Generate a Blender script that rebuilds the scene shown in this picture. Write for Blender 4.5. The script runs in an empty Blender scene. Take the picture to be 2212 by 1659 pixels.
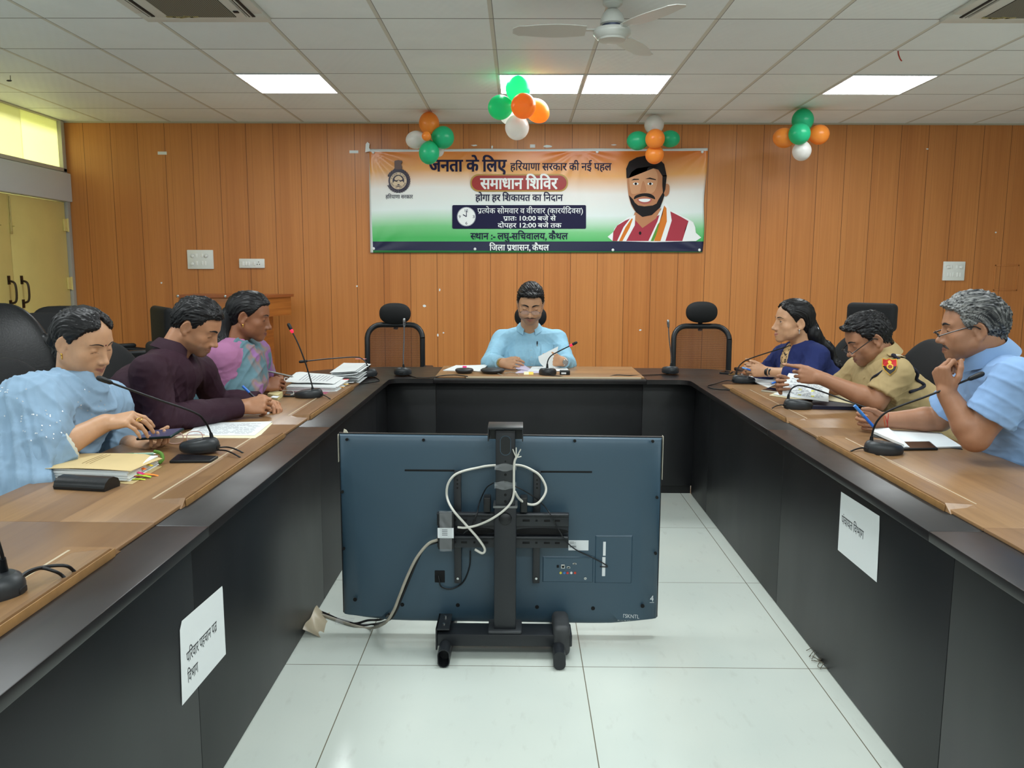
import bpy, bmesh, math, random
import numpy as np
from mathutils import Vector, Matrix

# ------------------------------------------------------------------ camera, world, exposure
SC = bpy.context.scene
COL = SC.collection
PI = math.pi
F_PX, YAW, PITCH, ROLL, CZ = 1747.9, -.0088, .1362, .0041, 1.381
_fw = Vector((math.sin(YAW)*math.cos(PITCH), math.cos(YAW)*math.cos(PITCH), -math.sin(PITCH)))
_rt = Vector((math.cos(YAW), -math.sin(YAW), 0)); _up = _rt.cross(_fw)
_r2 = _rt*math.cos(ROLL) + _up*math.sin(ROLL)
_u2 = _up*math.cos(ROLL) - _rt*math.sin(ROLL)
cam_data = bpy.data.cameras.new('camera')
cam_data.sensor_fit = 'HORIZONTAL'; cam_data.sensor_width = 36.0
cam_data.lens = F_PX*36.0/2212.0; cam_data.clip_start = .05; cam_data.clip_end = 60
cam = bpy.data.objects.new('camera', cam_data); COL.objects.link(cam)
M = Matrix.Identity(4)
for i in range(3):
    M[i][0] = _r2[i]; M[i][1] = _u2[i]; M[i][2] = -_fw[i]
M[2][3] = CZ
cam.matrix_world = M
SC.camera = cam

world = bpy.data.worlds.new('world'); SC.world = world; world.use_nodes = True
world.node_tree.nodes['Background'].inputs[0].default_value = (.75, .85, 1, 1)
world.node_tree.nodes['Background'].inputs[1].default_value = .25
vs = SC.view_settings
vs.view_transform = 'Standard'; vs.look = 'None'; vs.gamma = 1; vs.use_curve_mapping = False
vs.exposure = 0.33
PANEL_STRENGTH = 15.5     # the ceiling's LED panels
CORRIDOR_WATTS = 100       # lamp in the corridor beyond the clerestory window
ADDED_WINDOW_WATTS = 210        # front light added at each assumed window behind the camera

def at(x, y, Z=None, Y=None, X=None):
    """point of the place seen at pixel (x, y) on a plane of known height / depth / side"""
    d = _fw + _r2*((x-1106)/F_PX) - _u2*((y-829.5)/F_PX)
    t = (Z-CZ)/d.z if Z is not None else (Y/d.y if Y is not None else X/d.x)
    return Vector((0, 0, CZ)) + d*t

# ------------------------------------------------------------------ helpers
def lin(c):
    return tuple(((v/255)/12.92 if v/255 <= .04045 else ((v/255+.055)/1.055)**2.4) for v in c)

def mat(name, rgb, rough=.5, metal=0, spec=.5, var=0, vscale=8, vstretch=(1, 1, 1), bump=0, bscale=60, bstretch=(1, 1, 1),
        emit=None, estr=1, trans=0, ior=1.45, alpha=1, coat=0, sheen=0, sss=0, attr=None, rgb2=None, lin_rgb=False, rvar=0):
    m = bpy.data.materials.new(name); m.use_nodes = True
    nt = m.node_tree; p = nt.nodes['Principled BSDF']
    c = rgb if lin_rgb else lin(rgb)
    p.inputs['Base Color'].default_value = (*c, 1); p.inputs['Roughness'].default_value = rough
    p.inputs['Metallic'].default_value = metal; p.inputs['Specular IOR Level'].default_value = spec
    p.inputs['IOR'].default_value = ior
    if trans: p.inputs['Transmission Weight'].default_value = trans
    if alpha < 1: p.inputs['Alpha'].default_value = alpha
    if coat: p.inputs['Coat Weight'].default_value = coat
    if sheen: p.inputs['Sheen Weight'].default_value = sheen
    if sss:
        p.inputs['Subsurface Weight'].default_value = sss
        p.inputs['Subsurface Radius'].default_value = (.01, .004, .002); p.inputs['Subsurface Scale'].default_value = .6
    if emit:
        p.inputs['Emission Color'].default_value = (*lin(emit), 1); p.inputs['Emission Strength'].default_value = estr
    tc = None
    def coords(stretch):
        nonlocal tc
        if tc is None: tc = nt.nodes.new('ShaderNodeTexCoord')
        mp = nt.nodes.new('ShaderNodeMapping'); mp.inputs['Scale'].default_value = stretch
        nt.links.new(tc.outputs['Object'], mp.inputs['Vector']); return mp.outputs['Vector']
    if attr:
        a = nt.nodes.new('ShaderNodeAttribute'); a.attribute_name = attr
        nt.links.new(a.outputs['Color'], p.inputs['Base Color'])
    if var or rgb2:
        n = nt.nodes.new('ShaderNodeTexNoise'); n.inputs['Scale'].default_value = vscale; n.inputs['Detail'].default_value = 5
        nt.links.new(coords(vstretch), n.inputs['Vector'])
        mx = nt.nodes.new('ShaderNodeMix'); mx.data_type = 'RGBA'
        r = nt.nodes.new('ShaderNodeMapRange'); r.inputs['From Min'].default_value = .3; r.inputs['From Max'].default_value = .7
        nt.links.new(n.outputs['Fac'], r.inputs['Value']); nt.links.new(r.outputs['Result'], mx.inputs['Factor'])
        c2 = lin(rgb2) if rgb2 else tuple(min(1, v*(1+var)) for v in c)
        c1 = c if rgb2 else tuple(v*(1-var) for v in c)
        mx.inputs['A'].default_value = (*c1, 1); mx.inputs['B'].default_value = (*c2, 1)
        nt.links.new(mx.outputs['Result'], p.inputs['Base Color'])
        if rvar:
            r2 = nt.nodes.new('ShaderNodeMapRange'); r2.inputs['To Min'].default_value = rough-rvar; r2.inputs['To Max'].default_value = rough+rvar
            nt.links.new(n.outputs['Fac'], r2.inputs['Value']); nt.links.new(r2.outputs['Result'], p.inputs['Roughness'])
    if bump:
        n = nt.nodes.new('ShaderNodeTexNoise'); n.inputs['Scale'].default_value = bscale; n.inputs['Detail'].default_value = 3
        nt.links.new(coords(bstretch), n.inputs['Vector'])
        b = nt.nodes.new('ShaderNodeBump'); b.inputs['Strength'].default_value = bump; b.inputs['Distance'].default_value = .004
        nt.links.new(n.outputs['Fac'], b.inputs['Height']); nt.links.new(b.outputs['Normal'], p.inputs['Normal'])
    return m

class MB:
    """collects simple shapes into one bmesh"""
    def __init__(s): s.bm = bmesh.new()
    def box(s, c, size, bev=0, seg=2, rot=None):
        r = bmesh.ops.create_cube(s.bm, size=1); v = r['verts']
        bmesh.ops.scale(s.bm, vec=size, verts=v)
        if bev:
            e = list({e for q in v for e in q.link_edges})
            rb = bmesh.ops.bevel(s.bm, geom=e, offset=min(bev, min(size)*.49), segments=seg, profile=.5, affect='EDGES')
            v = list({q for f in rb['faces'] for q in f.verts} | {q for q in v if q.is_valid})
            vv = set(v); st = list(v)
            while st:
                q = st.pop()
                for e in q.link_edges:
                    w = e.other_vert(q)
                    if w not in vv: vv.add(w); st.append(w)
            v = list(vv)
        if rot is not None: bmesh.ops.rotate(s.bm, cent=(0, 0, 0), matrix=rot, verts=v)
        bmesh.ops.translate(s.bm, vec=c, verts=v); return s
    def box2(s, lo, hi, bev=0, seg=2):
        lo, hi = Vector(lo), Vector(hi)
        return s.box((lo+hi)/2, hi-lo, bev, seg)
    def tube(s, pts, r, n=8, cap=True, flat=None):
        pts = [Vector(p) for p in pts]; N = len(pts)
        rs = r if hasattr(r, '__len__') else [r]*N
        rings = []; ref = None
        for i, p in enumerate(pts):
            t = (pts[min(i+1, N-1)]-pts[max(i-1, 0)])
            t = t.normalized() if t.length > 1e-9 else Vector((0, 0, 1))
            if ref is None:
                ref = t.orthogonal().normalized()
            else:
                ref = ref - t*ref.dot(t); ref = ref.normalized() if ref.length > 1e-6 else t.orthogonal().normalized()
            b = t.cross(ref)
            rings.append([s.bm.verts.new(p + (ref*math.cos(2*PI*k/n) + b*math.sin(2*PI*k/n))*rs[i]) for k in range(n)])
        for a, b in zip(rings, rings[1:]):
            for k in range(n): s.bm.faces.new((a[k], a[(k+1) % n], b[(k+1) % n], b[k]))
        if cap and n > 2:
            s.bm.faces.new(rings[0][::-1]); s.bm.faces.new(rings[-1])
        return s
    def lathe(s, prof, c=(0, 0, 0), axis=(0, 0, 1), n=32):
        ax = Vector(axis).normalized(); u = ax.orthogonal().normalized(); w = ax.cross(u); c = Vector(c)
        rings = []
        for r, z in prof:
            if r < 1e-6: rings.append([s.bm.verts.new(c+ax*z)])
            else: rings.append([s.bm.verts.new(c+ax*z+(u*math.cos(2*PI*k/n)+w*math.sin(2*PI*k/n))*r) for k in range(n)])
        for a, b in zip(rings, rings[1:]):
            for k in range(n):
                l = (k+1) % n
                if len(a) == 1 and len(b) == 1: continue
                if len(a) == 1: s.bm.faces.new((a[0], b[l], b[k]))
                elif len(b) == 1: s.bm.faces.new((a[k], a[l], b[0]))
                else: s.bm.faces.new((a[k], a[l], b[l], b[k]))
        return s
    def prism(s, poly, vec):
        """planar polygon (3-D points) swept along vec"""
        vec = Vector(vec); a = [s.bm.verts.new(p) for p in poly]; b = [s.bm.verts.new(Vector(p)+vec) for p in poly]
        n = len(a); s.bm.faces.new(a[::-1]); s.bm.faces.new(b)
        for i in range(n): s.bm.faces.new((a[i], a[(i+1) % n], b[(i+1) % n], b[i]))
        return s
    def face(s, pts): s.bm.faces.new([s.bm.verts.new(p) for p in pts]); return s
    def grid(s, fn, nu, nv, thick=None):
        """surface fn(u, v); with thick a second layer offset along the normal"""
        def lay(off):
            V = [[Vector(fn(i/nu, j/nv)) for j in range(nv+1)] for i in range(nu+1)]
            if off:
                W = []
                for i in range(nu+1):
                    W.append([])
                    for j in range(nv+1):
                        du = V[min(i+1, nu)][j]-V[max(i-1, 0)][j]; dv = V[i][min(j+1, nv)]-V[i][max(j-1, 0)]
                        nn = du.cross(dv); nn = nn.normalized() if nn.length > 1e-12 else Vector((0, 0, 1))
                        W[-1].append(V[i][j]+nn*off)
                V = W
            return [[s.bm.verts.new(p) for p in row] for row in V]
        A = lay(0)
        for i in range(nu):
            for j in range(nv): s.bm.faces.new((A[i][j], A[i+1][j], A[i+1][j+1], A[i][j+1]))
        if thick:
            B = lay(-thick)
            for i in range(nu):
                for j in range(nv): s.bm.faces.new((B[i][j], B[i][j+1], B[i+1][j+1], B[i+1][j]))
            for i in range(nu):
                s.bm.faces.new((A[i+1][0], A[i][0], B[i][0], B[i+1][0])); s.bm.faces.new((A[i][nv], A[i+1][nv], B[i+1][nv], B[i][nv]))
            for j in range(nv):
                s.bm.faces.new((A[0][j], A[0][j+1], B[0][j+1], B[0][j])); s.bm.faces.new((A[nu][j+1], A[nu][j], B[nu][j], B[nu][j+1]))
        return s
    def ellipsoid(s, c, r, rot=None, u=24, v=14, fn=None):
        R = rot or Matrix.Identity(3); c = Vector(c)
        rings = []
        for j in range(v+1):
            th = PI*j/v
            row = []
            for k in range(1 if j in (0, v) else u):
                ph = 2*PI*k/u; p = Vector((math.sin(th)*math.cos(ph), math.sin(th)*math.sin(ph), math.cos(th)))
                if fn: p = fn(p)
                row.append(s.bm.verts.new(c + R @ Vector((p.x*r[0], p.y*r[1], p.z*r[2]))))
            rings.append(row)
        for a, b in zip(rings, rings[1:]):
            for k in range(u):
                l = (k+1) % u
                if len(a) == 1: s.bm.faces.new((a[0], b[k], b[l]))
                elif len(b) == 1: s.bm.faces.new((a[k], b[0], a[l]))
                else: s.bm.faces.new((a[k], b[k], b[l], a[l]))
        return s
    def build(s, name, m=None, parent=None, smooth=40, world=False, recalc=True):
        if recalc: bmesh.ops.recalc_face_normals(s.bm, faces=s.bm.faces[:])
        me = bpy.data.meshes.new(name); s.bm.to_mesh(me); s.bm.free()
        return link(name, me, m, parent, smooth, world)

def link(name, me, m=None, parent=None, smooth=40, world=False):
    if world and parent is not None:
        me.transform(root_matrix(parent).inverted())
    if m is not None:
        for q in (m if isinstance(m, (list, tuple)) else [m]): me.materials.append(q)
    if smooth:
        me.polygons.foreach_set('use_smooth', [True]*len(me.polygons))
        if smooth < 180: me.set_sharp_from_angle(angle=math.radians(smooth))
    o = bpy.data.objects.new(name, me); COL.objects.link(o)
    if parent is not None: o.parent = parent
    return o

def root_matrix(o):
    m = Matrix.Translation(o.location) @ o.rotation_euler.to_matrix().to_4x4()
    return (root_matrix(o.parent) @ m) if o.parent else m

def tag(o, label, cat, group=None, kind=None):
    o['label'] = label; o['category'] = cat
    if group: o['group'] = group
    if kind: o['kind'] = kind
    return o

def thing(name, label, cat, loc=(0, 0, 0), rz=0, group=None):
    o = bpy.data.objects.new(name, None); COL.objects.link(o); o.empty_display_size = .05
    o.location = loc; o.rotation_euler = (0, 0, rz)
    return tag(o, label, cat, group)

def struct(o): o['kind'] = 'structure'; return o

def dup(o, loc=None, rz=None, label=None, group=None, parent=None):
    c = o.copy(); COL.objects.link(c)
    if parent is not None: c.parent = parent
    if loc is not None: c.location = loc
    if rz is not None: c.rotation_euler = (0, 0, rz)
    if label: c['label'] = label
    if group: c['group'] = group
    for ch in [q for q in CHILD.get(o.name, [])] or list(o.children): dup(ch, parent=c)
    return c
CHILD = {}

def rotz(a): return Matrix.Rotation(a, 3, 'Z')
def smooth_path(pts, n=6):
    """Catmull-Rom through pts"""
    P = [Vector(p) for p in pts]; P = [2*P[0]-P[1]] + P + [2*P[-1]-P[-2]]; out = []
    for i in range(1, len(P)-2):
        for k in range(n):
            t = k/n; a, b, c, d = P[i-1:i+3]
            out.append(.5*((2*b)+(c-a)*t+(2*a-5*b+4*c-d)*t*t+(3*b-a-3*c+d)*t**3))
    return out+[P[-2]]
# ------------------------------------------------------------------ room shell
H, YB, XL, XR, YF = 2.721, 7.514, -4.12, 5.7, -4.2
GX, GY = -.7596, 6.926           # ceiling grid: lines at GX + .6 i and GY - .6 (j-1)
def node_mat(name):
    m = bpy.data.materials.new(name); m.use_nodes = True
    return m, m.node_tree, m.node_tree.nodes['Principled BSDF']
def N(nt, typ, **kw):
    n = nt.nodes.new(typ)
    for k, v in kw.items():
        if k.startswith('i_'): n.inputs[int(k[2:]) if k[2:].isdigit() else k[2:].replace('_', ' ')].default_value = v
        else: setattr(n, k, v)
    return n
def math_(nt, op, a, b=None, c=None):
    n = nt.nodes.new('ShaderNodeMath'); n.operation = op
    for i, v in enumerate((a, b, c)):
        if v is None: continue
        if isinstance(v, (int, float)): n.inputs[i].default_value = v
        else: nt.links.new(v, n.inputs[i])
    return n.outputs[0]
def mix_(nt, f, a, b):
    n = nt.nodes.new('ShaderNodeMix'); n.data_type = 'RGBA'
    for k, v in (('Factor', f), ('A', a), ('B', b)):
        if isinstance(v, tuple): n.inputs[k].default_value = (*v, 1)
        elif isinstance(v, (int, float)): n.inputs[k].default_value = v
        else: nt.links.new(v, n.inputs[k])
    return n.outputs['Result']
def pos_(nt):
    g = nt.nodes.new('ShaderNodeNewGeometry'); s = nt.nodes.new('ShaderNodeSeparateXYZ')
    nt.links.new(g.outputs['Position'], s.inputs[0]); return g.outputs['Position'], s.outputs[0], s.outputs[1], s.outputs[2]
def noise_(nt, vec, scale, stretch=(1, 1, 1), detail=4, rough=.55, dist=0):
    mp = N(nt, 'ShaderNodeMapping'); mp.inputs['Scale'].default_value = stretch; nt.links.new(vec, mp.inputs['Vector'])
    n = N(nt, 'ShaderNodeTexNoise'); n.inputs['Scale'].default_value = scale; n.inputs['Detail'].default_value = detail
    n.inputs['Roughness'].default_value = rough; n.inputs['Distortion'].default_value = dist
    nt.links.new(mp.outputs[0], n.inputs['Vector']); return n.outputs['Fac']
def ramp_(nt, v, lo, hi, a=0, b=1):
    r = N(nt, 'ShaderNodeMapRange'); r.inputs['From Min'].default_value = lo; r.inputs['From Max'].default_value = hi
    r.inputs['To Min'].default_value = a; r.inputs['To Max'].default_value = b; nt.links.new(v, r.inputs['Value']); return r.outputs[0]
def line_(nt, x, off, per, w):
    """1 within w of the lines off + k*per"""
    t = math_(nt, 'FRACT', math_(nt, 'DIVIDE', math_(nt, 'SUBTRACT', x, off - per*100), per))
    d = math_(nt, 'MULTIPLY', math_(nt, 'MINIMUM', t, math_(nt, 'SUBTRACT', 1, t)), per)
    return math_(nt, 'LESS_THAN', d, w)
def bump_(nt, p, h, strength, dist):
    b = N(nt, 'ShaderNodeBump'); b.inputs['Strength'].default_value = strength; b.inputs['Distance'].default_value = dist
    nt.links.new(h, b.inputs['Height']); nt.links.new(b.outputs[0], p.inputs['Normal'])

# floor: 0.8 m vitrified tiles with dark joints
m_floor, nt, p = node_mat('floor_tiles')
V, X, Y, Z = pos_(nt)
n1 = noise_(nt, V, 1.1, detail=3); n2 = noise_(nt, V, 26, (1, .35, 1))
c = mix_(nt, ramp_(nt, n1, .35, .65), lin((202, 210, 203)), lin((213, 219, 210)))
c = mix_(nt, ramp_(nt, n2, .60, .78, 0, .35), c, lin((180, 182, 174)))
jt = math_(nt, 'MAXIMUM', line_(nt, X, .2315, .7976, .0016), line_(nt, Y, 4.3021, .7976, .0016))
c = mix_(nt, jt, c, lin((112, 106, 88)))
nt.links.new(c, p.inputs['Base Color']); p.inputs['Roughness'].default_value = .16; p.inputs['Specular IOR Level'].default_value = .45
bump_(nt, p, math_(nt, 'SUBTRACT', 1, jt), .4, .001)
struct(MB().box2((XL-.2, YF-.1, -.1), (XR+.1, YB+.1, 0)).build('floor', m_floor, smooth=0))

# ceiling: 0.6 m mineral tiles, embossed, in a T-bar grid
m_ceil, nt, p = node_mat('ceiling_tiles')
V, X, Y, Z = pos_(nt)
bar = line_(nt, X, GX, .6, .0105); cross = line_(nt, Y, GY, .6, .005); edge = line_(nt, X, GX+.0125, .6, .0022)
n1 = noise_(nt, V, 3.5, detail=2)
def cellrand(k):
    cx = math_(nt, 'FLOOR', math_(nt, 'DIVIDE', math_(nt, 'SUBTRACT', X, GX-60), .6)); cy = math_(nt, 'FLOOR', math_(nt, 'DIVIDE', math_(nt, 'SUBTRACT', Y, GY-60), .6))
    cb = N(nt, 'ShaderNodeCombineXYZ'); nt.links.new(cx, cb.inputs[0]); nt.links.new(cy, cb.inputs[1]); cb.inputs[2].default_value = k
    w = N(nt, 'ShaderNodeTexWhiteNoise'); nt.links.new(cb.outputs[0], w.inputs['Vector']); return w.outputs['Value']
c = mix_(nt, cellrand(1), lin((226, 232, 233)), lin((236, 241, 240)))
c = mix_(nt, ramp_(nt, n1, .4, .7, 0, .3), c, lin((220, 226, 226)))
c = mix_(nt, bar, c, lin((206, 204, 192))); c = mix_(nt, cross, c, lin((118, 120, 118))); c = mix_(nt, edge, c, lin((140, 140, 136)))
nt.links.new(c, p.inputs['Base Color']); p.inputs['Roughness'].default_value = .55; p.inputs['Specular IOR Level'].default_value = .35
# woven emboss: alternating bumps
sx = math_(nt, 'SINE', math_(nt, 'MULTIPLY', X, 2*PI/.055)); sy = math_(nt, 'SINE', math_(nt, 'MULTIPLY', Y, 2*PI/.11))
hb = math_(nt, 'ADD', math_(nt, 'MULTIPLY', sx, sy), math_(nt, 'MULTIPLY', noise_(nt, V, 180, detail=2), .5))
bump_(nt, p, hb, .16, .003)
struct(MB().box2((XL-.2, YF-.1, H), (XR+.1, YB+.1, H+.12)).build('ceiling', m_ceil, smooth=0))

# back wall: laminate boards
GROOVE = at(188, 420, Y=YB).x; GP = .2455
m_wall, nt, p = node_mat('wood_laminate')
V, X, Y, Z = pos_(nt)
bd = math_(nt, 'FLOOR', math_(nt, 'DIVIDE', math_(nt, 'SUBTRACT', X, GROOVE-GP*100), GP))
cb = N(nt, 'ShaderNodeCombineXYZ'); nt.links.new(bd, cb.inputs[0]); w = N(nt, 'ShaderNodeTexWhiteNoise'); nt.links.new(cb.outputs[0], w.inputs['Vector'])
gr = noise_(nt, V, 60, (1, 1, .025), detail=3, rough=.6); gr2 = noise_(nt, V, 9, (1, 1, .02), detail=2)
c = mix_(nt, ramp_(nt, gr, .2, .85), lin((182, 112, 56)), lin((202, 131, 70)))
c = mix_(nt, ramp_(nt, gr2, .45, .7, 0, .55), c, lin((166, 97, 46)))
c = mix_(nt, math_(nt, 'MULTIPLY', w.outputs['Value'], .35), c, lin((204, 138, 78)))
g1 = line_(nt, X, GROOVE, GP, .0022); g2 = line_(nt, X, GROOVE+.052, GP, .0014); g3 = line_(nt, X, GROOVE-.03, GP, .0012)
c = mix_(nt, math_(nt, 'MULTIPLY', math_(nt, 'MAXIMUM', g2, g3), .4), c, lin((112, 62, 32)))
c = mix_(nt, math_(nt, 'MULTIPLY', g1, .85), c, lin((74, 38, 20)))
nt.links.new(c, p.inputs['Base Color']); p.inputs['Roughness'].default_value = .36; p.inputs['Specular IOR Level'].default_value = .4
hh = math_(nt, 'SUBTRACT', math_(nt, 'MULTIPLY', gr, .08), math_(nt, 'ADD', g1, math_(nt, 'MULTIPLY', g2, .3)))
bump_(nt, p, hh, .35, .0015)
struct(MB().box2((XL-.3, YB, 0), (XR+.2, YB+.15, H)).build('wall_back', m_wall, smooth=0))
struct(MB().box2((XL, YB-.012, H-.014), (XR, YB, H)).build('trim_1', mat('ceiling_edge_angle', (176, 168, 150), .5), smooth=0))
# inspection hatch edge on the right of the back wall
hx0, hx1 = at(2147, 600, Y=YB).x, at(2199, 600, Y=YB).x; hz1, hz0 = at(2170, 572, Y=YB).z, at(2170, 628, Y=YB).z
hb = MB()
for lo, hi in (((hx0, hz0), (hx1, hz0+.012)), ((hx0, hz1-.012), (hx1, hz1)), ((hx0, hz0), (hx0+.012, hz1)), ((hx1-.012, hz0), (hx1, hz1))):
    hb.box2((lo[0], YB-.005, lo[1]), (hi[0], YB+.001, hi[1]), .002)
struct(hb.build('trim_2', m_wall))

m_paint = mat('white_paint', (205, 210, 212), .7, bump=.1, bscale=30)
m_offwhite = mat('plaster', (196, 192, 180), .8)
struct(MB().box2((XR, YF, 0), (XR+.15, YB, H)).build('wall_right', m_offwhite, smooth=0))
fw_ = MB(); WN = ((-2.6, -.4), (1.2, 3.4))     # unseen wall; its two windows are assumed, added to give front light
fw_.box2((XL-.2, YF-.15, 0), (XR+.2, YF, .9)); fw_.box2((XL-.2, YF-.15, 2.35), (XR+.2, YF, H)); fw_.box2((XL-.2, YF-.15, .9), (WN[0][0], YF, 2.35)); fw_.box2((WN[0][1], YF-.15, .9), (WN[1][0], YF, 2.35)); fw_.box2((WN[1][1], YF-.15, .9), (XR+.2, YF, 2.35))
struct(fw_.build('wall_front', m_offwhite, smooth=0))
for k, (xa, xb) in enumerate(WN):
    b = MB()
    for lo, hi in (((xa, .9), (xb, .95)), ((xa, 2.3), (xb, 2.35)), ((xa, .9), (xa+.05, 2.35)), ((xb-.05, .9), (xb, 2.35)), (((xa+xb)/2-.025, .9), ((xa+xb)/2+.025, 2.35))): b.box2((lo[0], YF-.1, lo[1]), (hi[0], YF-.04, hi[1]))
    struct(b.build('window_%d' % (k+2), m_paint, smooth=0))
    ld = bpy.data.lights.new('added_window_light', 'AREA'); ld.shape = 'RECTANGLE'; ld.size = xb-xa-.1; ld.size_y = 1.35; ld.energy = ADDED_WINDOW_WATTS; ld.color = (.86, .94, 1)  # added front light; the window round it is assumed
    lo = bpy.data.objects.new('added_window_light', ld); COL.objects.link(lo); lo.location = ((xa+xb)/2, YF-.12, 1.62); lo.rotation_euler = (-PI/2, 0, 0)

# left wall: clerestory window over a painted lintel over yellow double doors
zl1, zl0 = at(140, 372, X=XL).z, at(145, 435, X=XL).z      # lintel band
zw0, zw1 = at(132, 362, X=XL).z, at(130, 262, X=XL).z      # glass
yw1 = at(131, 310, X=XL).y
WY0 = 5.2
yd1 = at(146, 500, X=XL).y; yd0 = at(25, 500, X=XL).y; dw = yd1-yd0; yL = yd0-dw-.004
lw = MB()
lw.box2((XL-.15, YF, 0), (XL, 4.9, H)); lw.box2((XL-.15, 4.9, 0), (XL, yL, zl0)); lw.box2((XL-.15, 4.9, zl0), (XL, YB, zl1)); lw.box2((XL-.15, yw1+.03, zl1), (XL, YB, H))
lw.box2((XL-.15, 4.9, zl1), (XL, WY0, H)); lw.box2((XL-.15, WY0, zw1+.03), (XL, yw1+.03, H))
struct(lw.build('wall_left', m_paint, smooth=0))
struct(MB().box2((XL-.05, 4.9, zl0-.004), (XL+.035, YB-.004, zl1-.01), .006).build('trim_3', m_paint))
win = MB()
zf0 = zl1
for lo, hi in (((WY0, zf0), (yw1+.055, zw0)), ((WY0, zw1), (yw1+.055, zw1+.04)), ((yw1, zf0), (yw1+.055, zw1+.04)), ((WY0, zf0), (WY0+.05, zw1+.04))):
    win.box2((XL-.07, lo[0], lo[1]), (XL+.012, hi[0], hi[1]), .004)
wf = struct(win.build('window_1', mat('window_frame_paint', (188, 184, 170), .6)))
def film_glass(n, c_):      # glazing with a milky film
    m, nt, p = node_mat(n); p.inputs['Base Color'].default_value = (*lin(c_), 1); p.inputs['Roughness'].default_value = .12
    t_ = N(nt, 'ShaderNodeBsdfTranslucent'); t_.inputs[0].default_value = (*lin(c_), 1); mx = N(nt, 'ShaderNodeMixShader'); mx.inputs[0].default_value = .8
    nt.links.new(p.outputs[0], mx.inputs[1]); nt.links.new(t_.outputs[0], mx.inputs[2]); nt.links.new(mx.outputs[0], nt.nodes['Material Output'].inputs['Surface']); return m
ym = at(52, 280, X=XL).y
MB().box2((XL-.03, ym, zw0-.005), (XL-.024, yw1+.005, zw1+.005)).build('pane', film_glass('filmed_glass', (232, 234, 200)), wf, smooth=0)
MB().box2((XL-.03, WY0+.04, zw0-.005), (XL-.024, ym, zw1+.005)).build('pane', film_glass('filmed_glass_grey', (216, 216, 190)), wf, smooth=0)
m_corr = mat('corridor_paint', (222, 224, 180), .8, var=.04, vscale=3)
cw = MB(); cw.box2((XL-1.75, 4.4, 0), (XL-1.65, 9.4, 3.3)); cw.box2((XL-1.7, 9.3, 0), (XL-.15, 9.4, 3.3)); cw.box2((XL-1.7, 4.4, 3.25), (XL-.15, 9.4, 3.35)); cw.box2((XL-1.7, 4.3, 0), (XL-.15, 4.4, 3.3)); cw.box2((XL-1.75, 4.3, -.1), (XL-.15, 9.4, -.02))
cw.box2((XL-.25, YB, 0), (XL-.15, 9.4, 3.3))
struct(cw.build('wall_corridor', m_corr, smooth=0))
ld = bpy.data.lights.new('corridor_lamp', 'AREA'); ld.energy = CORRIDOR_WATTS; ld.color = (1, .98, .86); ld.shape = 'RECTANGLE'; ld.size = .5; ld.size_y = 2.4
lo = bpy.data.objects.new('corridor_lamp', ld); COL.objects.link(lo); lo.location = (XL-1.0, 6.4, 3.2)

# doors
m_door = mat('yellow_door_paint', (222, 204, 128), .35, var=.04, vscale=4, bump=.05, bscale=25)
m_steel = mat('dull_steel', (110, 105, 95), .35, 1)
m_brass = mat('dark_handle', (62, 50, 38), .35, .6)
yd1 = at(146, 500, X=XL).y; yd0 = at(25, 500, X=XL).y; dw = yd1-yd0
struct(MB().box2((XL-.1, yd1+.005, 0), (XL+.012, YB-.002, zl0), .004).build('trim_4', mat('door_jamb', (168, 166, 158), .6, bump=.3, bscale=20)))
def door(name, y0, y1, hy):
    d = struct(MB().box2((XL-.055, y0+.003, .008), (XL-.012, y1-.003, zl0-.012), .003).build(name, m_door))
    h = MB()
    zt, zb = at(50, 606, X=XL).z, at(50, 655, X=XL).z
    h.tube(smooth_path([(XL-.012, hy, zt), (XL+.035, hy, zt-.02), (XL+.045, hy, (zt+zb)/2), (XL+.035, hy, zb+.02), (XL-.012, hy, zb)]), .009)
    h.box2((XL-.013, hy-.016, zt-.03), (XL-.006, hy+.016, zt+.04)); h.box2((XL-.013, hy-.016, zb-.04), (XL-.006, hy+.016, zb+.03))
    h.build('handle', m_brass, d)
    b = MB(); b.tube([(XL-.004, hy-.09, zl0-.03), (XL-.004, hy-.09, zl0-.31)], .006); b.box2((XL-.012, hy-.105, zl0-.33), (XL-.003, hy-.075, zl0-.24), .002)
    b.tube([(XL-.004, hy-.09, zl0-.27), (XL+.02, hy-.09, zl0-.27)], .005); b.build('bolt', mat('bolt_paint', (190, 172, 105), .4), d)
    if y1 > 7:
        for px, py in ((150, 487), (155, 612)):
            zz = at(px, py, X=XL).z; k = MB(); k.box2((XL-.012, y1-.05, zz-.055), (XL+.004, y1+.06, zz+.055), .003); k.tube([(XL+.006, y1+.002, zz-.06), (XL+.006, y1+.002, zz+.06)], .009); k.build('hinge', m_door, d)
door('door_1', yd0, yd1, yd0+.10); door('door_2', yd0-dw, yd0, yd0-.07)

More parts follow.
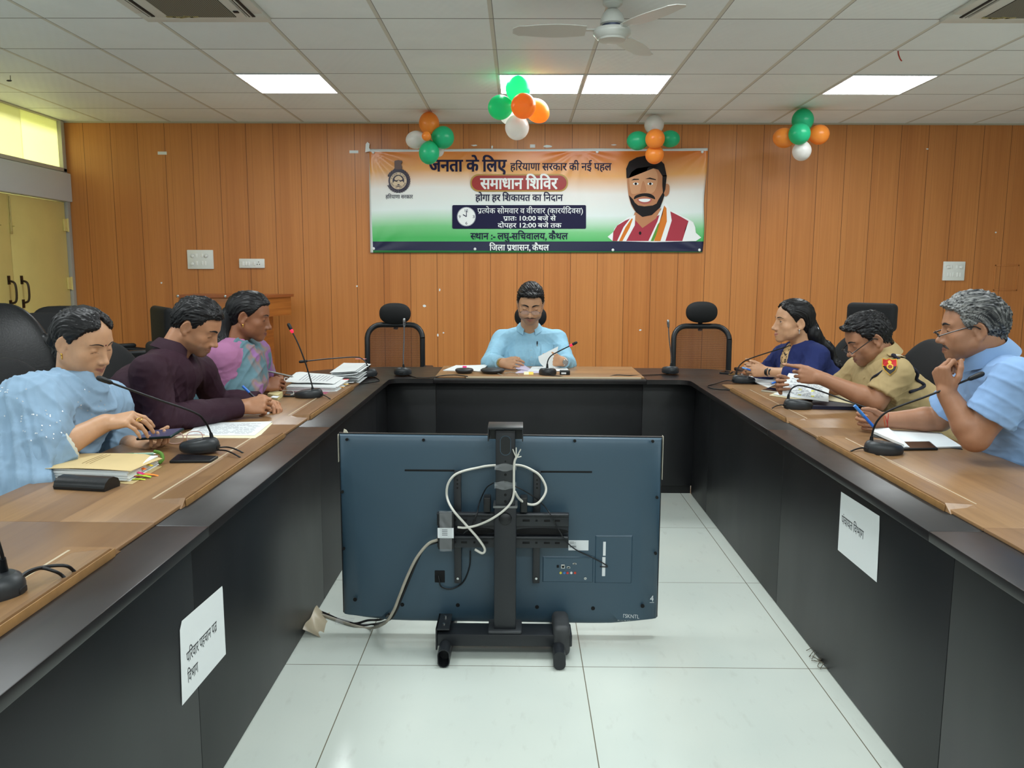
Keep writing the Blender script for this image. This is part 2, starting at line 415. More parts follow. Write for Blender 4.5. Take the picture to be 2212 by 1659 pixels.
# ------------------------------------------------------------------ ceiling fittings
m_led = mat('led_panel', (255, 255, 255), .5, emit=(246, 253, 255), estr=PANEL_STRENGTH)
m_alu = mat('white_trim', (225, 226, 226), .4)
def led(i, y0, label, group):
    x0 = GX+.6*i
    t = thing('ceiling_lamp', label, 'ceiling lamp', (x0+.3, y0+.3, H), group=group)
    f = MB()
    for lo, hi in (((-.295, -.295), (.295, -.283)), ((-.295, .283), (.295, .295)), ((-.295, -.283), (-.283, .283)), ((.283, -.283), (.295, .283))):
        f.box2((lo[0], lo[1], -.006), (hi[0], hi[1], 0))
    f.build('frame', m_alu, t, smooth=0)
    MB().face([(-.284, -.284, -.004), (-.284, .284, -.004), (.284, .284, -.004), (.284, -.284, -.004)]).build('diffuser', m_led, t, smooth=0, recalc=False)
    return t
LEDROW = GY-.6*2
led(-2, LEDROW, 'lit square LED panel in the ceiling, leftmost of the row of four', 'lit ceiling panels')
led(1, LEDROW, 'lit square LED panel in the ceiling behind the tall balloon cluster', 'lit ceiling panels')
led(2, LEDROW, 'lit square LED panel, right one of the adjoining middle pair', 'lit ceiling panels')
led(5, LEDROW, 'lit square LED panel in the ceiling, rightmost of the row of four', 'lit ceiling panels')
for y0 in (LEDROW-3.0, LEDROW-6.0, LEDROW-8.4):
    for i in (-5, -2, 1, 2, 5, 8):  # assumed unseen panels; outermost columns added to brighten the side walls
        led(i, y0, 'assumed unseen LED panel in the ceiling overhead, outside the picture', 'assumed ceiling panels overhead')

m_ac = mat('ac_plastic', (206, 206, 198), .45)
m_dark = mat('dark_slot', (12, 13, 15), .6)
m_grille, nt, p = node_mat('ac_grille')
V, X, Y, Z = pos_(nt); l1 = line_(nt, X, 0, .011, .0026)
nt.links.new(mix_(nt, l1, lin((128, 128, 116)), lin((60, 60, 52))), p.inputs['Base Color']); p.inputs['Roughness'].default_value = .6
def ac(i, label, side):
    x0 = GX+.6*i+.3; y1 = GY-.6*4-.005
    t = thing('air_conditioner', label, 'air conditioner', (x0, y1-.34, H), group='ceiling cassette air conditioners')
    a = MB()   # picture frame fascia
    for lo, hi in (((-.33, .2), (.33, .34)), ((-.33, -.34), (.33, -.2)), ((-.33, -.2), (-.235, .2)), ((.235, -.2), (.33, .2))):
        a.box2((lo[0], lo[1], -.022), (hi[0], hi[1], 0), .004)
    a.build('fascia', m_ac, t)
    MB().box2((-.235, -.235, -.03), (.235, .235, -.005), .004).build('intake_panel', m_ac, t)
    MB().box2((-.165, -.2, -.034), (.185, .215, -.029)).build('grille', m_grille, t, smooth=0)
    for sx in (-1, 1):
        s = MB(); s.box2((sx*.262-.016, -.235, -.0265), (sx*.262+.016, .235, -.0215)); s.build('air_slot', m_dark, t, smooth=0)
        MB().box2((sx*.262-.004, -.232, -.031), (sx*.262+.002, .232, -.0215)).build('vane', m_ac, t, smooth=0)
    MB().box2((.2, .12, -.0345), (.225, .145, -.03)).build('sensor_window', m_dark, t, smooth=0)
    r = random.Random(3); s = MB()
    for k in range(5): s.box((-.15+.03*k, .21+r.uniform(-.006, .012), -.0335), (.05, .02, .003), .002, rot=rotz(r.uniform(-.4, .4)))
    s.build('peeling_tape', mat('old_tape', (158, 146, 96), .5), t)
ac(-2, 'white ceiling cassette air conditioner above the left side of the table', 0)
ac(5, 'white ceiling cassette air conditioner at the right corner of the ceiling', 1)

# ceiling fan
fc = at(1322, 75, Y=4.2)
t = thing('ceiling_fan', 'white three bladed ceiling fan hanging over the table', 'ceiling fan', (fc.x, fc.y, H))
m_fan = mat('fan_enamel', (196, 198, 192), .3); z0 = fc.z-H
MB().lathe([(.001, 0), (.05, 0), (.048, -.03), (.03, -.045), (.014, -.05), (.014, -.09)], n=32).build('canopy', m_fan, t)
MB().lathe([(.014, -.05), (.03, -.055), (.048, -.075), (.058, -.1), (.06, z0+.05), (.05, z0+.045)], n=32).build('motor_housing', m_fan, t)
MB().lathe([(.05, z0+.05), (.05, z0+.028)], n=32).build('motor_gap', mat('fan_motor', (70, 78, 96), .4, .5), t)
MB().lathe([(.04, z0+.03), (.088, z0+.024), (.094, z0+.012), (.092, z0), (.082, z0-.01), (.076, z0-.018), (.07, z0-.02), (.066, z0-.028), (.03, z0-.033), (0, z0-.034)], n=40).build('motor_cover', m_fan, t)
for a in (182, 302, 62):
    R = Matrix.Rotation(math.radians(a), 4, 'Z'); b = MB()
    def fn(u, v):
        r = .13+.36*u; w = (.055+.02*math.sin(PI*min(u*1.2, 1)))*(1 if u < .92 else (1-(u-.92)/.08*.5)); y = (v-.5)*2*w
        return (r, y, z0+.018+.14*y*.9-.004*u)
    b.grid(fn, 12, 4, .003); b.bm.transform(R); bl = b.build('blade', m_fan, t)
    k = MB(); k.box((.11, 0, z0+.02), (.1, .035, .005), .002); k.bm.transform(R); k.build('blade_bracket', m_fan, bl)
# ------------------------------------------------------------------ lettering
def glyphs(txt, bold=0.0):
    """2-D triangles of a run of text (built-in font): (verts Nx2, tris)"""
    c = bpy.data.curves.new('run', 'FONT'); c.body = txt; c.size = 1; c.resolution_u = 3
    o = bpy.data.objects.new('run', c); COL.objects.link(o)
    dg = bpy.context.evaluated_depsgraph_get(); dg.update()
    me = o.evaluated_get(dg).to_mesh()
    V = np.array([v.co[:2] for v in me.vertices]).reshape(-1, 2); T = [tuple(p.vertices) for p in me.polygons]
    o.evaluated_get(dg).to_mesh_clear(); bpy.data.objects.remove(o); bpy.data.curves.remove(c)
    return V, T
def stroke(pts, w):
    P = [Vector((p[0], p[1], 0)) for p in pts]; V = []; T = []
    for i, p in enumerate(P):
        t = (P[min(i+1, len(P)-1)]-P[max(i-1, 0)]).normalized(); n = Vector((-t.y, t.x, 0))*w/2
        V += [(p+n)[:2], (p-n)[:2]]
    for i in range(len(P)-1): T.append((2*i, 2*i+1, 2*i+3, 2*i+2))
    return np.array(V), T
def clip_right(V, T, xmax):
    bm = bmesh.new(); vs_ = [bm.verts.new((*v, 0)) for v in V]
    for t in T:
        try: bm.faces.new([vs_[i] for i in t])
        except ValueError: pass
    bmesh.ops.bisect_plane(bm, geom=bm.verts[:]+bm.edges[:]+bm.faces[:], plane_co=(xmax, 0, 0), plane_no=(1, 0, 0), clear_outer=True)
    bm.verts.index_update(); V2 = np.array([v.co[:2] for v in bm.verts]); T2 = [tuple(v.index for v in f.verts) for f in bm.faces]; bm.free()
    return V2, T2
_G = {}
def layout(segs, bold=0.0):
    """segs: strings and marks - '<X' half form of X (stem cut off), '/r' rakar under the last letter, '^r' reph over the last letter, ' ' space"""
    VV = []; TT = []; x = 0; last = 0
    def put(V, T, dx):
        n = sum(len(v) for v in VV); VV.append(V+[dx, 0]); TT.extend(tuple(i+n for i in t) for t in T)
    for s in segs:
        if s == ' ': x += .24; continue
        if s == '/r':
            put(*stroke([(x-.17, .17), (x-.30, .07), (x-.40, -.04)], .075), 0); continue
        if s == '^r':
            put(*stroke([(x-.20, .66), (x-.24, .76), (x-.17, .84), (x-.08, .80), (x-.075, .72)], .06), 0); continue
        half = s.startswith('<'); key = s
        if key not in _G:
            V, T = glyphs(s[1:] if half else s, bold)
            if half: V, T = clip_right(V, T, V[:, 0].max()-.17)
            _G[key] = (V, T)
        V, T = _G[key]; w = V[:, 0].max()
        put(V, T, x); x += w
    V = np.concatenate(VV)
    if bold > 0:       # heavier weight: the run again, shifted a little to each side
        n = len(V); k = bold*.55; V = np.concatenate([V+d for d in ((-k, -k*.5), (k, -k*.5), (-k, k*.5), (k, k*.5), (0, 0))]); TT = [tuple(i+n*q for i in t) for q in range(5) for t in TT]
    return V, TT
def letter(segs, origin, right, up, width=None, height=None, m=None, parent=None, bold=0.0, name='lettering', align='l', world=True, shear=0):
    """place a line of text: origin = left end of the base line (or centre with align 'c')"""
    V, T = layout(segs if isinstance(segs, (list, tuple)) else [segs], bold)
    w = V[:, 0].max()-V[:, 0].min(); V = V-[V[:, 0].min(), 0]
    sx = (width/w) if width else height/.7; sy = height/.7 if height else sx
    if align == 'c': V = V-[w/2, 0]
    o, r, u = Vector(origin), Vector(right).normalized(), Vector(up).normalized()
    me = bpy.data.meshes.new(name)
    nrm = r.cross(u); n5 = max(1, len(V)//5) if bold > 0 else len(V)      # the shifted copies lie a hair apart
    me.from_pydata([tuple(o+r*(p[0]*sx+p[1]*shear*sy)+u*(p[1]*sy)+nrm*(.00012*(i//n5))) for i, p in enumerate(V)], [], T); me.update()
    return link(name, me, m, parent, smooth=0, world=world)

# ------------------------------------------------------------------ conference table
m_black, nt, p = node_mat('wenge_laminate')
V, X, Y, Z = pos_(nt)
gr = noise_(nt, V, 40, (1, .06, .06), detail=3)
c = mix_(nt, ramp_(nt, gr, .4, .7), lin((20, 17, 18)), lin((28, 23, 23)))
nt.links.new(c, p.inputs['Base Color'])
sm = noise_(nt, V, 3, detail=3); nt.links.new(ramp_(nt, sm, .3, .7, .30, .42), p.inputs['Roughness']); p.inputs['Specular IOR Level'].default_value = .55
m_skirt, nt, p = node_mat('black_panel')
V, X, Y, Z = pos_(nt)
gr = noise_(nt, V, 9, (.4, .4, .12), detail=3)
c = mix_(nt, ramp_(nt, gr, .35, .7), lin((17, 18, 21)), lin((22, 22, 25)))
nt.links.new(c, p.inputs['Base Color']); nt.links.new(ramp_(nt, gr, .3, .7, .40, .46), p.inputs['Roughness']); p.inputs['Specular IOR Level'].default_value = .5
def walnut(name, axis, k=1.0):
    m, nt, p = node_mat(name); V, X, Y, Z = pos_(nt)
    a, b = (X, Y) if axis == 'y' else (Y, X)
    pl = math_(nt, 'FLOOR', math_(nt, 'DIVIDE', a, .115)); cb = N(nt, 'ShaderNodeCombineXYZ'); nt.links.new(pl, cb.inputs[0])
    w0 = N(nt, 'ShaderNodeTexWhiteNoise'); nt.links.new(cb.outputs[0], w0.inputs['Vector'])
    pl2 = math_(nt, 'FLOOR', math_(nt, 'DIVIDE', math_(nt, 'ADD', b, math_(nt, 'MULTIPLY', w0.outputs['Value'], 3)), .62))
    nt.links.new(pl2, cb.inputs[1]); w1 = N(nt, 'ShaderNodeTexWhiteNoise'); cb2 = N(nt, 'ShaderNodeCombineXYZ'); nt.links.new(pl, cb2.inputs[0]); nt.links.new(pl2, cb2.inputs[1]); nt.links.new(cb2.outputs[0], w1.inputs['Vector'])
    st = (1, .05, 1) if axis == 'y' else (.05, 1, 1)
    gr = noise_(nt, V, 45, st, detail=5, rough=.65, dist=.4); g2 = noise_(nt, V, 7, st, detail=3)
    c = mix_(nt, w1.outputs['Value'], tuple(v*k for v in lin((122, 90, 60))), tuple(v*k for v in lin((150, 114, 77))))
    c = mix_(nt, ramp_(nt, gr, .45, .75, 0, .5), c, lin((98, 70, 46))); c = mix_(nt, ramp_(nt, g2, .4, .7, 0, .45), c, lin((156, 121, 84)))
    nt.links.new(c, p.inputs['Base Color']); p.inputs['Roughness'].default_value = .34; p.inputs['Specular IOR Level'].default_value = .45
    bump_(nt, p, gr, .05, .001); return m
m_wal, m_walx = walnut('walnut_top', 'y'), walnut('walnut_top_across', 'x', 1.35)  # across copy has the wood wall's reflection put in as lighter colour
m_edge = mat('wood_edge_band', (150, 112, 68), .4, var=.15, vscale=30)
m_slot = mat('inlay_strip', (196, 178, 150), .35)
ZT, ZW, ZF = .75, .759, .771
LX0, LX1, RX0, RX1 = -.775, -1.45, 1.02, 1.66
SEAM = [.64, 1.953, 3.27, 4.572]; YF0, YF1 = 4.82, 5.43
def poly_slab(mb, pts, z0, z1): mb.prism([(x, y, z0) for x, y in pts], (0, 0, z1-z0))
def table_module(side, y0, y1, label):
    sx = -1 if side == 'l' else 1; xi = LX0 if side == 'l' else RX0; xo = LX1 if side == 'l' else RX1
    t = thing('conference_table', label, 'table', ((xi+xo)/2, (y0+y1)/2, 0), group='conference table sections')
    g = .0008
    b = MB(); b.box2((min(xi, xo), y0+g, ZT-.027), (max(xi, xo), y1-g, ZT), .003); b.build('tabletop', m_black, t, world=True)
    xs = xi+sx*.047 if side == 'l' else xi+.07
    b = MB(); b.box2((min(xs, xs+sx*.018), y0+.0012, .004), (max(xs, xs+sx*.018), y1-.0012, ZT-.027), .0015); b.build('front_panel', m_skirt, t, world=True)
    b = MB(); b.box2((min(xs+sx*.02, xo-sx*.12), y0+.002, .02), (max(xs+sx*.02, xo-sx*.12), y0+.02, ZT-.027)); b.box2((min(xs+sx*.02, xo-sx*.12), y1-.02, .02), (max(xs+sx*.02, xo-sx*.12), y1-.002, ZT-.027)); b.build('end_panel', m_skirt, t, world=True)
    xw = xi+sx*.135
    b = MB(); b.box2((min(xw, xo-sx*.002), y0+g, ZT), (max(xw, xo-sx*.002), y1-g, ZW), .0015); b.build('wood_top', m_wal, t, world=True)
    # hinged cable flap with sloped ends along the inner edge
    f0, f1 = y0+.14, y1-.19; xa, xb = xi+sx*.128, xi+sx*.215
    fl = MB(); z0, z1 = ZW, ZF
    P = lambda x, y, z: (x, y, z)
    q = [P(xa, f0, z0-.008), P(xb, f0+.03, z0), P(xb, f1-.03, z0), P(xa, f1, z0-.008)]
    r = [P(xa+sx*.004, f0+.04, z1), P(xb, f0+.05, z1-.008), P(xb, f1-.05, z1-.008), P(xa+sx*.004, f1-.04, z1)]
    vb = [fl.bm.verts.new(v) for v in q]; vt = [fl.bm.verts.new(v) for v in r]
    fl.bm.faces.new(vt); fl.bm.faces.new(vb[::-1])
    for i in range(4): fl.bm.faces.new((vb[i], vb[(i+1) % 4], vt[(i+1) % 4], vt[i]))
    fl.build('cable_flap', m_wal, t, smooth=0, world=True)
    b = MB(); b.box2((min(xa, xa-sx*.003), f0+.03, ZT), (max(xa, xa-sx*.003), f1-.03, ZF-.002), .001); b.build('edge_strip', m_edge, t, world=True)
    b = MB(); xl = xi+sx*.232; b.box2((min(xl, xl+sx*.006), f0+.07, ZW-.001), (max(xl, xl+sx*.004), f1-.02, ZW+.0009)); b.build('inlay', m_slot, t, smooth=0, world=True)
    return t
names = {('l', 0): 'dark conference table section at the near left with a printed paper on its front', ('l', 1): 'left conference table section in front of the woman in pale blue',
         ('l', 2): 'left conference table section under the papers of the woman in purple', ('r', 0): 'right conference table section nearest the camera, bare wooden top',
         ('r', 1): 'right conference table section with a printed paper, before the man in pale blue', ('r', 2): 'right conference table section in front of the police officer'}
for (sd, k), lb in names.items(): table_module(sd, SEAM[k], SEAM[k+1], lb)
# corner sections with a rounded outside, and the head section
def arc(cx, cy, rx, ry, a0, a1, n): return [(cx+rx*math.cos(a0+(a1-a0)*i/n), cy+ry*math.sin(a0+(a1-a0)*i/n)) for i in range(n+1)]
BX0, BX1 = -.517, .767
def corner(side, label):
    if side == 'l':
        xi, xo, xe, s = LX0, LX1, BX0, -1
    else:
        xi, xo, xe, s = RX0, RX1, BX1, 1
    t = thing('conference_table', label, 'table', ((xi+xo)/2, 5.1, 0), group='conference table sections')
    y0 = SEAM[3]+.0008; r = .07
    pts = [(xi, y0), (xo, y0)]
    cx, cy = xo-s*.62, YF1-.62
    pts += [(xo, cy)]+[(cx+s*.62*math.cos(a), cy+.62*math.sin(a)) for a in [PI/2*i/12 for i in range(1, 13)]]
    pts += [(xe, YF1), (xe, YF0)]
    pts += [(xi-s*r+s*r*math.sin(a), YF0-r+r*math.cos(a)) for a in [PI/2*i/6 for i in range(0, 7)]]
    b = MB(); poly_slab(b, pts, ZT-.027, ZT); b.build('tabletop', m_black, t, smooth=20, world=True)
    xs = xi+(-.047 if side == 'l' else .07)
    b = MB(); b.box2((min(xs, xs+s*.018), y0, .004), (max(xs, xs+s*.018), YF0+.17, ZT-.027), .0015); b.build('side_panel', m_skirt, t, world=True)
    b = MB(); b.box2((min(xe, xs), YF0+.15, .06), (max(xe, xs), YF0+.168, ZT-.027), .0015); b.box2((min(xe, xs), YF0+.19, 0), (max(xe, xs), YF0+.2, .06)); b.build('front_panel', m_skirt, t, world=True)
    b = MB(); b.tube([(xo-s*.3, YF1-.3, 0), (xo-s*.3, YF1-.3, ZT-.027)], .04, 16); b.build('leg', m_skirt, t, world=True)
corner('l', 'rounded left corner section of the conference table beside the wooden lectern'); corner('r', 'rounded right corner section of the conference table beside the woman in navy')
t = thing('conference_table', 'head section of the conference table where the man in sky blue sits', 'table', ((BX0+BX1)/2, 5.1, 0), group='conference table sections')
MB().box2((BX0+.0008, YF0, ZT-.027), (BX1-.0008, YF1, ZT), .003).build('tabletop', m_black, t, world=True)
b = MB(); b.box2((BX0+.001, YF0+.15, .06), (BX1-.001, YF0+.168, ZT-.027), .0015); b.box2((BX0, YF0+.19, 0), (BX1, YF0+.2, .06)); b.build('front_panel', m_skirt, t, world=True)
MB().box2((BX0+.008, YF0+.045, ZT), (BX1-.008, YF1-.002, ZW), .0015).build('wood_top', m_walx, t, world=True)
MB().box2((-.32, YF0+.03, ZT), (BX1-.03, YF0+.0455, ZW+.001), .001).build('inlay', m_slot, t, world=True)

# printed paper signs taped on the fronts
m_paper = mat('white_paper', (226, 230, 230), .7)
m_ink = mat('black_ink', (40, 42, 46), .7)
def sign(name_pts, X, label, lines, s):
    P = [Vector((X, y, z)) for y, z in name_pts]
    c = sum(P, Vector())/len(P)
    t = thing('paper_sign', label, 'paper sign', c, group='printed paper signs on the table fronts')
    b = MB(); b.prism(P, (-s*.0008, 0, 0)); b.build('sheet', m_paper, t, smooth=0, world=True)
    for segs, o, r, w, h in lines:
        letter(segs, Vector((X-s*.0014, *o)), (0, *r), (0, 0, 1), width=w, height=h, m=m_ink, parent=t, bold=-.002)
XSL, XSR = LX0-.047, RX0+.07
y_a, y_b = at(389, 1362, X=XSL), at(488, 1413, X=XSL)
sign([(1.872, .536), (2.139, .518+.0), (2.141, .508), (2.143, .317), (1.848, .329), (1.858, .518)], XSL+.0012, 'white paper sign with two lines of print on the left table front',
     [(['प', 'िर', 'वार', ' ', 'पहचान', ' ', 'प', 'त', '/r'], (1.886, .418), (1, -.02), .20, .030), (['िव', 'भाग'], (1.886, .366), (1, -.02), .065, .030)], -1)
sign([(2.665, .655), (2.372, .66), (2.368, .62), (2.361, .456), (2.663, .452)], XSR-.0012, 'white paper sign with one line of print on the right table front',
     [(['पंचायत', ' ', 'िव', 'भाग'], (2.645, .553), (-1, 0), .175, .030)], 1)

# ------------------------------------------------------------------ television on its stand
TY = 2.915
m_tv, nt, p = node_mat('tv_back')
V, X, Y, Z = pos_(nt); sp = noise_(nt, V, 900, detail=1)
p.inputs['Base Color'].default_value = (*lin((52, 76, 92)), 1); p.inputs['Roughness'].default_value = .42; p.inputs['Specular IOR Level'].default_value = .6
bump_(nt, p, sp, .15, .0004)
m_blk = mat('black_metal', (32, 35, 39), .38, .0, .5); m_blk2 = mat('black_plastic', (20, 22, 24), .45)
m_hole = mat('hole_black', (4, 4, 5), .8)
m_chrome = mat('steel_bright', (190, 192, 192), .25, 1)
m_label = mat('sticker_paper', (222, 226, 228), .5)
TR = TY+.038     # plane of the rim
tl, tr_, bl_, br_ = at(736, 938, Y=TR), at(1427, 944, Y=TR), at(742, 1318, Y=TR), at(1420, 1322, Y=TR)
tx0, tx1 = (tl.x+bl_.x)/2, (tr_.x+br_.x)/2; tz1 = (tl.z+tr_.z)/2; tz0 = at(1080, 1340.5, Y=TR).z
tw, th = tx1-tx0, tz1-tz0; tcx = (tx0+tx1)/2
tv = thing('television', 'large flat television seen from behind, dark blue-grey back', 'television', (tcx, TY+.05, 0))
def outline(inset, nb=14):
    x0, x1, zt = tx0+inset, tx1-inset, tz1-inset; w = x1-x0; side = .026
    pts = [(x0, zt), (x0, tz0+side)]
    for i in range(1, nb):       # sagging bottom edge that curves up to both corners
        u = i/nb; e = abs(2*u-1); pts.append((x0+w*u, tz0+inset*.5+side*max(0, (e-.62)/.38)**1.9))
    pts += [(x1, tz0+side), (x1, zt)]
    return [(x, z-(x-tcx)*.007) for x, z in pts]
b = MB(); b.prism([(x, TY+.034, z) for x, z in outline(-.0035)], (0, .016, 0)); b.build('bezel', m_blk2, tv, smooth=0, world=True)
b = MB(); b.face([(x, TY+.0505, z) for x, z in outline(.008)]); b.build('screen', mat('tv_screen', (6, 7, 9), .12), tv, smooth=0, world=True)
b = MB(); lays = []
for ins, dy in ((0, .036), (.0005, .028), (.006, .021), (.02, .0145), (.045, .0085), (.08, .0035), (.12, .0008), (.15, 0)):
    lays.append([b.bm.verts.new((x, TY+dy, z)) for x, z in outline(ins)])
for a, c in zip(lays, lays[1:]):
    for i in range(len(a)): b.bm.faces.new((a[i], a[(i+1) % len(a)], c[(i+1) % len(a)], c[i]))
b.bm.faces.new(lays[-1])
b.build('back_cover', m_tv, tv, smooth=60, world=True)
def tp(x, y, d=0): return at(x, y, Y=TY-d)
def disc(mb, p, r, d=.0015): mb.lathe([(0, d), (r, d), (r, -.001)], c=p, axis=(0, -1, 0), n=16)
for x, y in ((748, 942), (914, 942), (1242, 946), (1411, 950), (738, 1064), (1420, 1076), (741, 1187), (1417, 1197)):
    b = MB(); q = tp(x, y); q.x = min(max(q.x, tx0+.01), tx1-.01); q.z = min(q.z, tz1-.012); q.y = TY+.012; disc(b, q, .0055, .006); b.build('screw_hole', m_hole, tv, world=True)
for x, y in ((767, 1295), (869, 1306), (989, 1307), (1160, 1311), (1281, 1314), (1388, 1309)):
    b = MB(); disc(b, tp(x, y), .0075); b.build('screw_hole', m_hole, tv, world=True)
for (xa, ya), (xb, yb) in (((874, 1016), (982, 1018)), ((1168, 1019), (1279, 1021))):
    p0, p1 = tp(xa, ya), tp(xb, yb); b = MB(); b.box2((p0.x, TY-.0008, p0.z-.0035), (p1.x, TY+.002, p0.z+.0035), .001); b.build('vent_slot', m_hole, tv, world=True)
def recess(x0, y0, x1, y1, name, depth=.012):
    a, c = tp(x0, y0), tp(x1, y1); b = MB(); k = .012
    o = [(a.x, c.z), (c.x, c.z), (c.x, a.z), (a.x, a.z)]; i = [(a.x+k, c.z+k), (c.x-k, c.z+k), (c.x-k, a.z-k*.5), (a.x+k, a.z-k*.5)]
    y_o, y_i = TY-.0035, TY-.0012
    rim = MB()
    vo = [rim.bm.verts.new((x, y_o, z)) for x, z in o]; vi = [rim.bm.verts.new((x, y_i, z)) for x, z in i]; vb = [rim.bm.verts.new((x, TY+.001, z)) for x, z in [(o[0][0]-.004, o[0][1]-.004), (o[1][0]+.004, o[1][1]-.004), (o[2][0]+.004, o[2][1]+.004), (o[3][0]-.004, o[3][1]+.004)]]
    for q in range(4):
        rim.bm.faces.new((vo[q], vo[(q+1) % 4], vi[(q+1) % 4], vi[q])); rim.bm.faces.new((vb[q], vb[(q+1) % 4], vo[(q+1) % 4], vo[q]))
    rim.bm.faces.new(vi)
    return rim.build(name, m_tv, tv, smooth=20, world=True)
rp = recess(1174, 1203, 1279, 1256, 'port_recess'); rs = recess(1288, 1158, 1362, 1258, 'side_port_recess')
for x, y, w, h, c in ((1205, 1223, 5, 6, 'b'), (1216, 1223, 9, 10, 'c'), (1228, 1225, 8, 5, 'd'), (1241, 1217, 9, 4, 'd')):
    q = tp(x, y); s = .00163; b = MB(); b.box2((q.x-w*s/2, TY-.004, q.z-h*s/2), (q.x+w*s/2, TY-.001, q.z+h*s/2), .001)
    b.build('port', m_chrome if c != 'b' else m_hole, rp, world=True)
    if c != 'b': k = MB(); k.box2((q.x-w*s*.32, TY-.0045, q.z-h*s*.3), (q.x+w*s*.32, TY-.002, q.z+h*s*.18)); k.build('port_socket', m_hole, rp, world=True)
for x, col in ((1211, (206, 196, 70)), (1219, (60, 120, 190)), (1226, (200, 60, 55)), (1234, (225, 225, 225)), (1242, (200, 70, 50))):
    q = tp(x, 1237); b = MB(); b.lathe([(.0045, .001), (.0045, .004), (.002, .004), (.002, .002), (0, .002)], c=q, axis=(0, -1, 0), n=16); b.build('audio_jack', mat('jack', col, .4), rp, world=True)
b = MB(); q = tp(1264, 1248); b.lathe([(.005, 0), (.005, .008), (.003, .008), (.003, .002), (0, .002)], c=q, axis=(0, -1, 0), n=16); b.build('aerial_socket', m_chrome, rp, world=True)
for x0, y0, x1, y1 in ((1303, 1170, 1308, 1200), (1301, 1203, 1307, 1244)):
    a, c = tp(x0, y0), tp(x1, y1); b = MB(); b.box2((a.x, TY-.0025, c.z), (c.x, TY-.001, a.z)); b.build('port_label', m_label, rs, smooth=0, world=True)
a, c = tp(1228, 1167), tp(1271, 1189); b = MB(); b.box2((a.x, TY-.0012, c.z), (c.x, TY+.0005, a.z), .0004); st_ = b.build('rating_sticker', m_label, tv, smooth=0, world=True)
b = MB()
r = random.Random(5); xx = a.x+.004
while xx < a.x+.028: w = r.uniform(.0006, .0018); b.box2((xx, TY-.0016, c.z+.011), (xx+w, TY-.0011, c.z+.019)); xx += w+r.uniform(.0006, .0014)
for k in range(4): b.box2((a.x+.004, TY-.0016, a.z-.006-.0028*k), (a.x+.02+.008*(k % 2), TY-.0011, a.z-.0052-.0028*k))
b.build('barcode', m_ink, st_, smooth=0, world=True)
a, c = tp(939, 1232), tp(961, 1258); b = MB(); b.box2((a.x, TY-.003, c.z), (c.x, TY+.001, a.z), .003); ps = b.build('power_inlet', m_hole, tv, world=True)
m_chalk = mat('white_marker', (214, 218, 220), .8)
q = tp(1404, 1299); letter(['4'], (q.x, TY-.0012, q.z), (1, 0, 0), (0, 0, 1), width=.013, height=.024, m=m_chalk, parent=tv)
b = MB(); b.box2((q.x-.001, TY-.0013, q.z-.005), (q.x+.015, TY-.0011, q.z-.0035)); b.build('marker_stroke', m_chalk, tv, smooth=0, world=True)
q = tp(1334, 1333.5); letter(['DITSKNTL'], (q.x, TY+.0005, q.z-.0), (1, 0, -.06), (0, 0, 1), width=.082, height=.015, m=m_chalk, parent=tv)
q = tp(1334, 1343); letter(['21/09/'], (q.x, TY+.006, q.z+.002), (1, 0, -.03), (0, 0, 1), width=.05, height=.012, m=m_chalk, parent=tv)
b = MB(); q = tl; b.prism([(q.x+.008, TY+.036, tz1), (q.x+.032, TY+.036, tz1), (q.x+.022, TY+.036, tz1+.017), (q.x+.013, TY+.036, tz1+.022)], (0, .004, 0)); b.build('corner_foam', mat('foam', (205, 198, 178), .8), tv, smooth=0, world=True)
b = MB(); b.box2((tx0-.0045, TY+.02, tz1-.10), (tx0-.003, TY+.045, tz1+.004)); b.box2((tx1+.003, TY+.02, tz1-.16), (tx1+.0045, TY+.045, tz1+.004)); b.build('edge_foam', mat('foam_strip', (196, 190, 172), .8), tv, smooth=0, world=True)

# stand
PYF = 2.785; pcx = at(1091, 1250, Y=PYF).x
st = thing('television_stand', 'black floor stand on crossbar feet holding the television', 'tv stand', (pcx, PYF+.035, 0))
pw = (at(1112, 1250, Y=PYF).x-at(1068, 1250, Y=PYF).x)/2+.003
zj = at(1090, 1094, Y=PYF).z; ztop = at(1090, 929, Y=PYF+.004).z
MB().box2((pcx-pw, PYF, .09), (pcx+pw, PYF+.07, zj), .004).build('lower_pole', m_blk, st, world=True)
MB().box2((pcx-pw+.005, PYF+.005, zj-.02), (pcx+pw-.005, PYF+.065, ztop), .003).build('upper_pole', m_blk, st, world=True)
b = MB(); b.box2((pcx-pw-.004, PYF-.004, zj-.006), (pcx+pw+.004, PYF+.074, zj+.002), .002); b.build('pole_collar', mat('collar_metal', (120, 122, 122), .35, .8), st, world=True)
for yy in (1026, 1041, 1055, 1070, 1084):
    b = MB(); disc(b, Vector((pcx, PYF+.005, at(1088, yy, Y=PYF).z)), .005, .0008); b.build('pin_hole', m_hole, st, world=True)
b = MB(); disc(b, Vector((pcx, PYF+.005, at(1088, 997, Y=PYF).z)), .003, .0008); b.build('pin_hole', m_hole, st, world=True)
zz = at(1087, 963, Y=PYF).z; b = MB()
pl = [(pcx+.018*math.cos(a), PYF+.0045, zz+(.016 if math.sin(a) >= 0 else -.016)+.018*math.sin(a)) for a in [2*PI*i/32 for i in range(32)]]
b.prism(pl, (0, -.0012, 0)); cp = b.build('cable_cap', m_blk2, st, smooth=0, world=True)
b = MB(); b.tube(pl+[pl[0]], .0015, 6, cap=False); b.build('cap_rim', m_tv, cp, world=True)
zt2 = at(1088, 921, Y=PYF).z
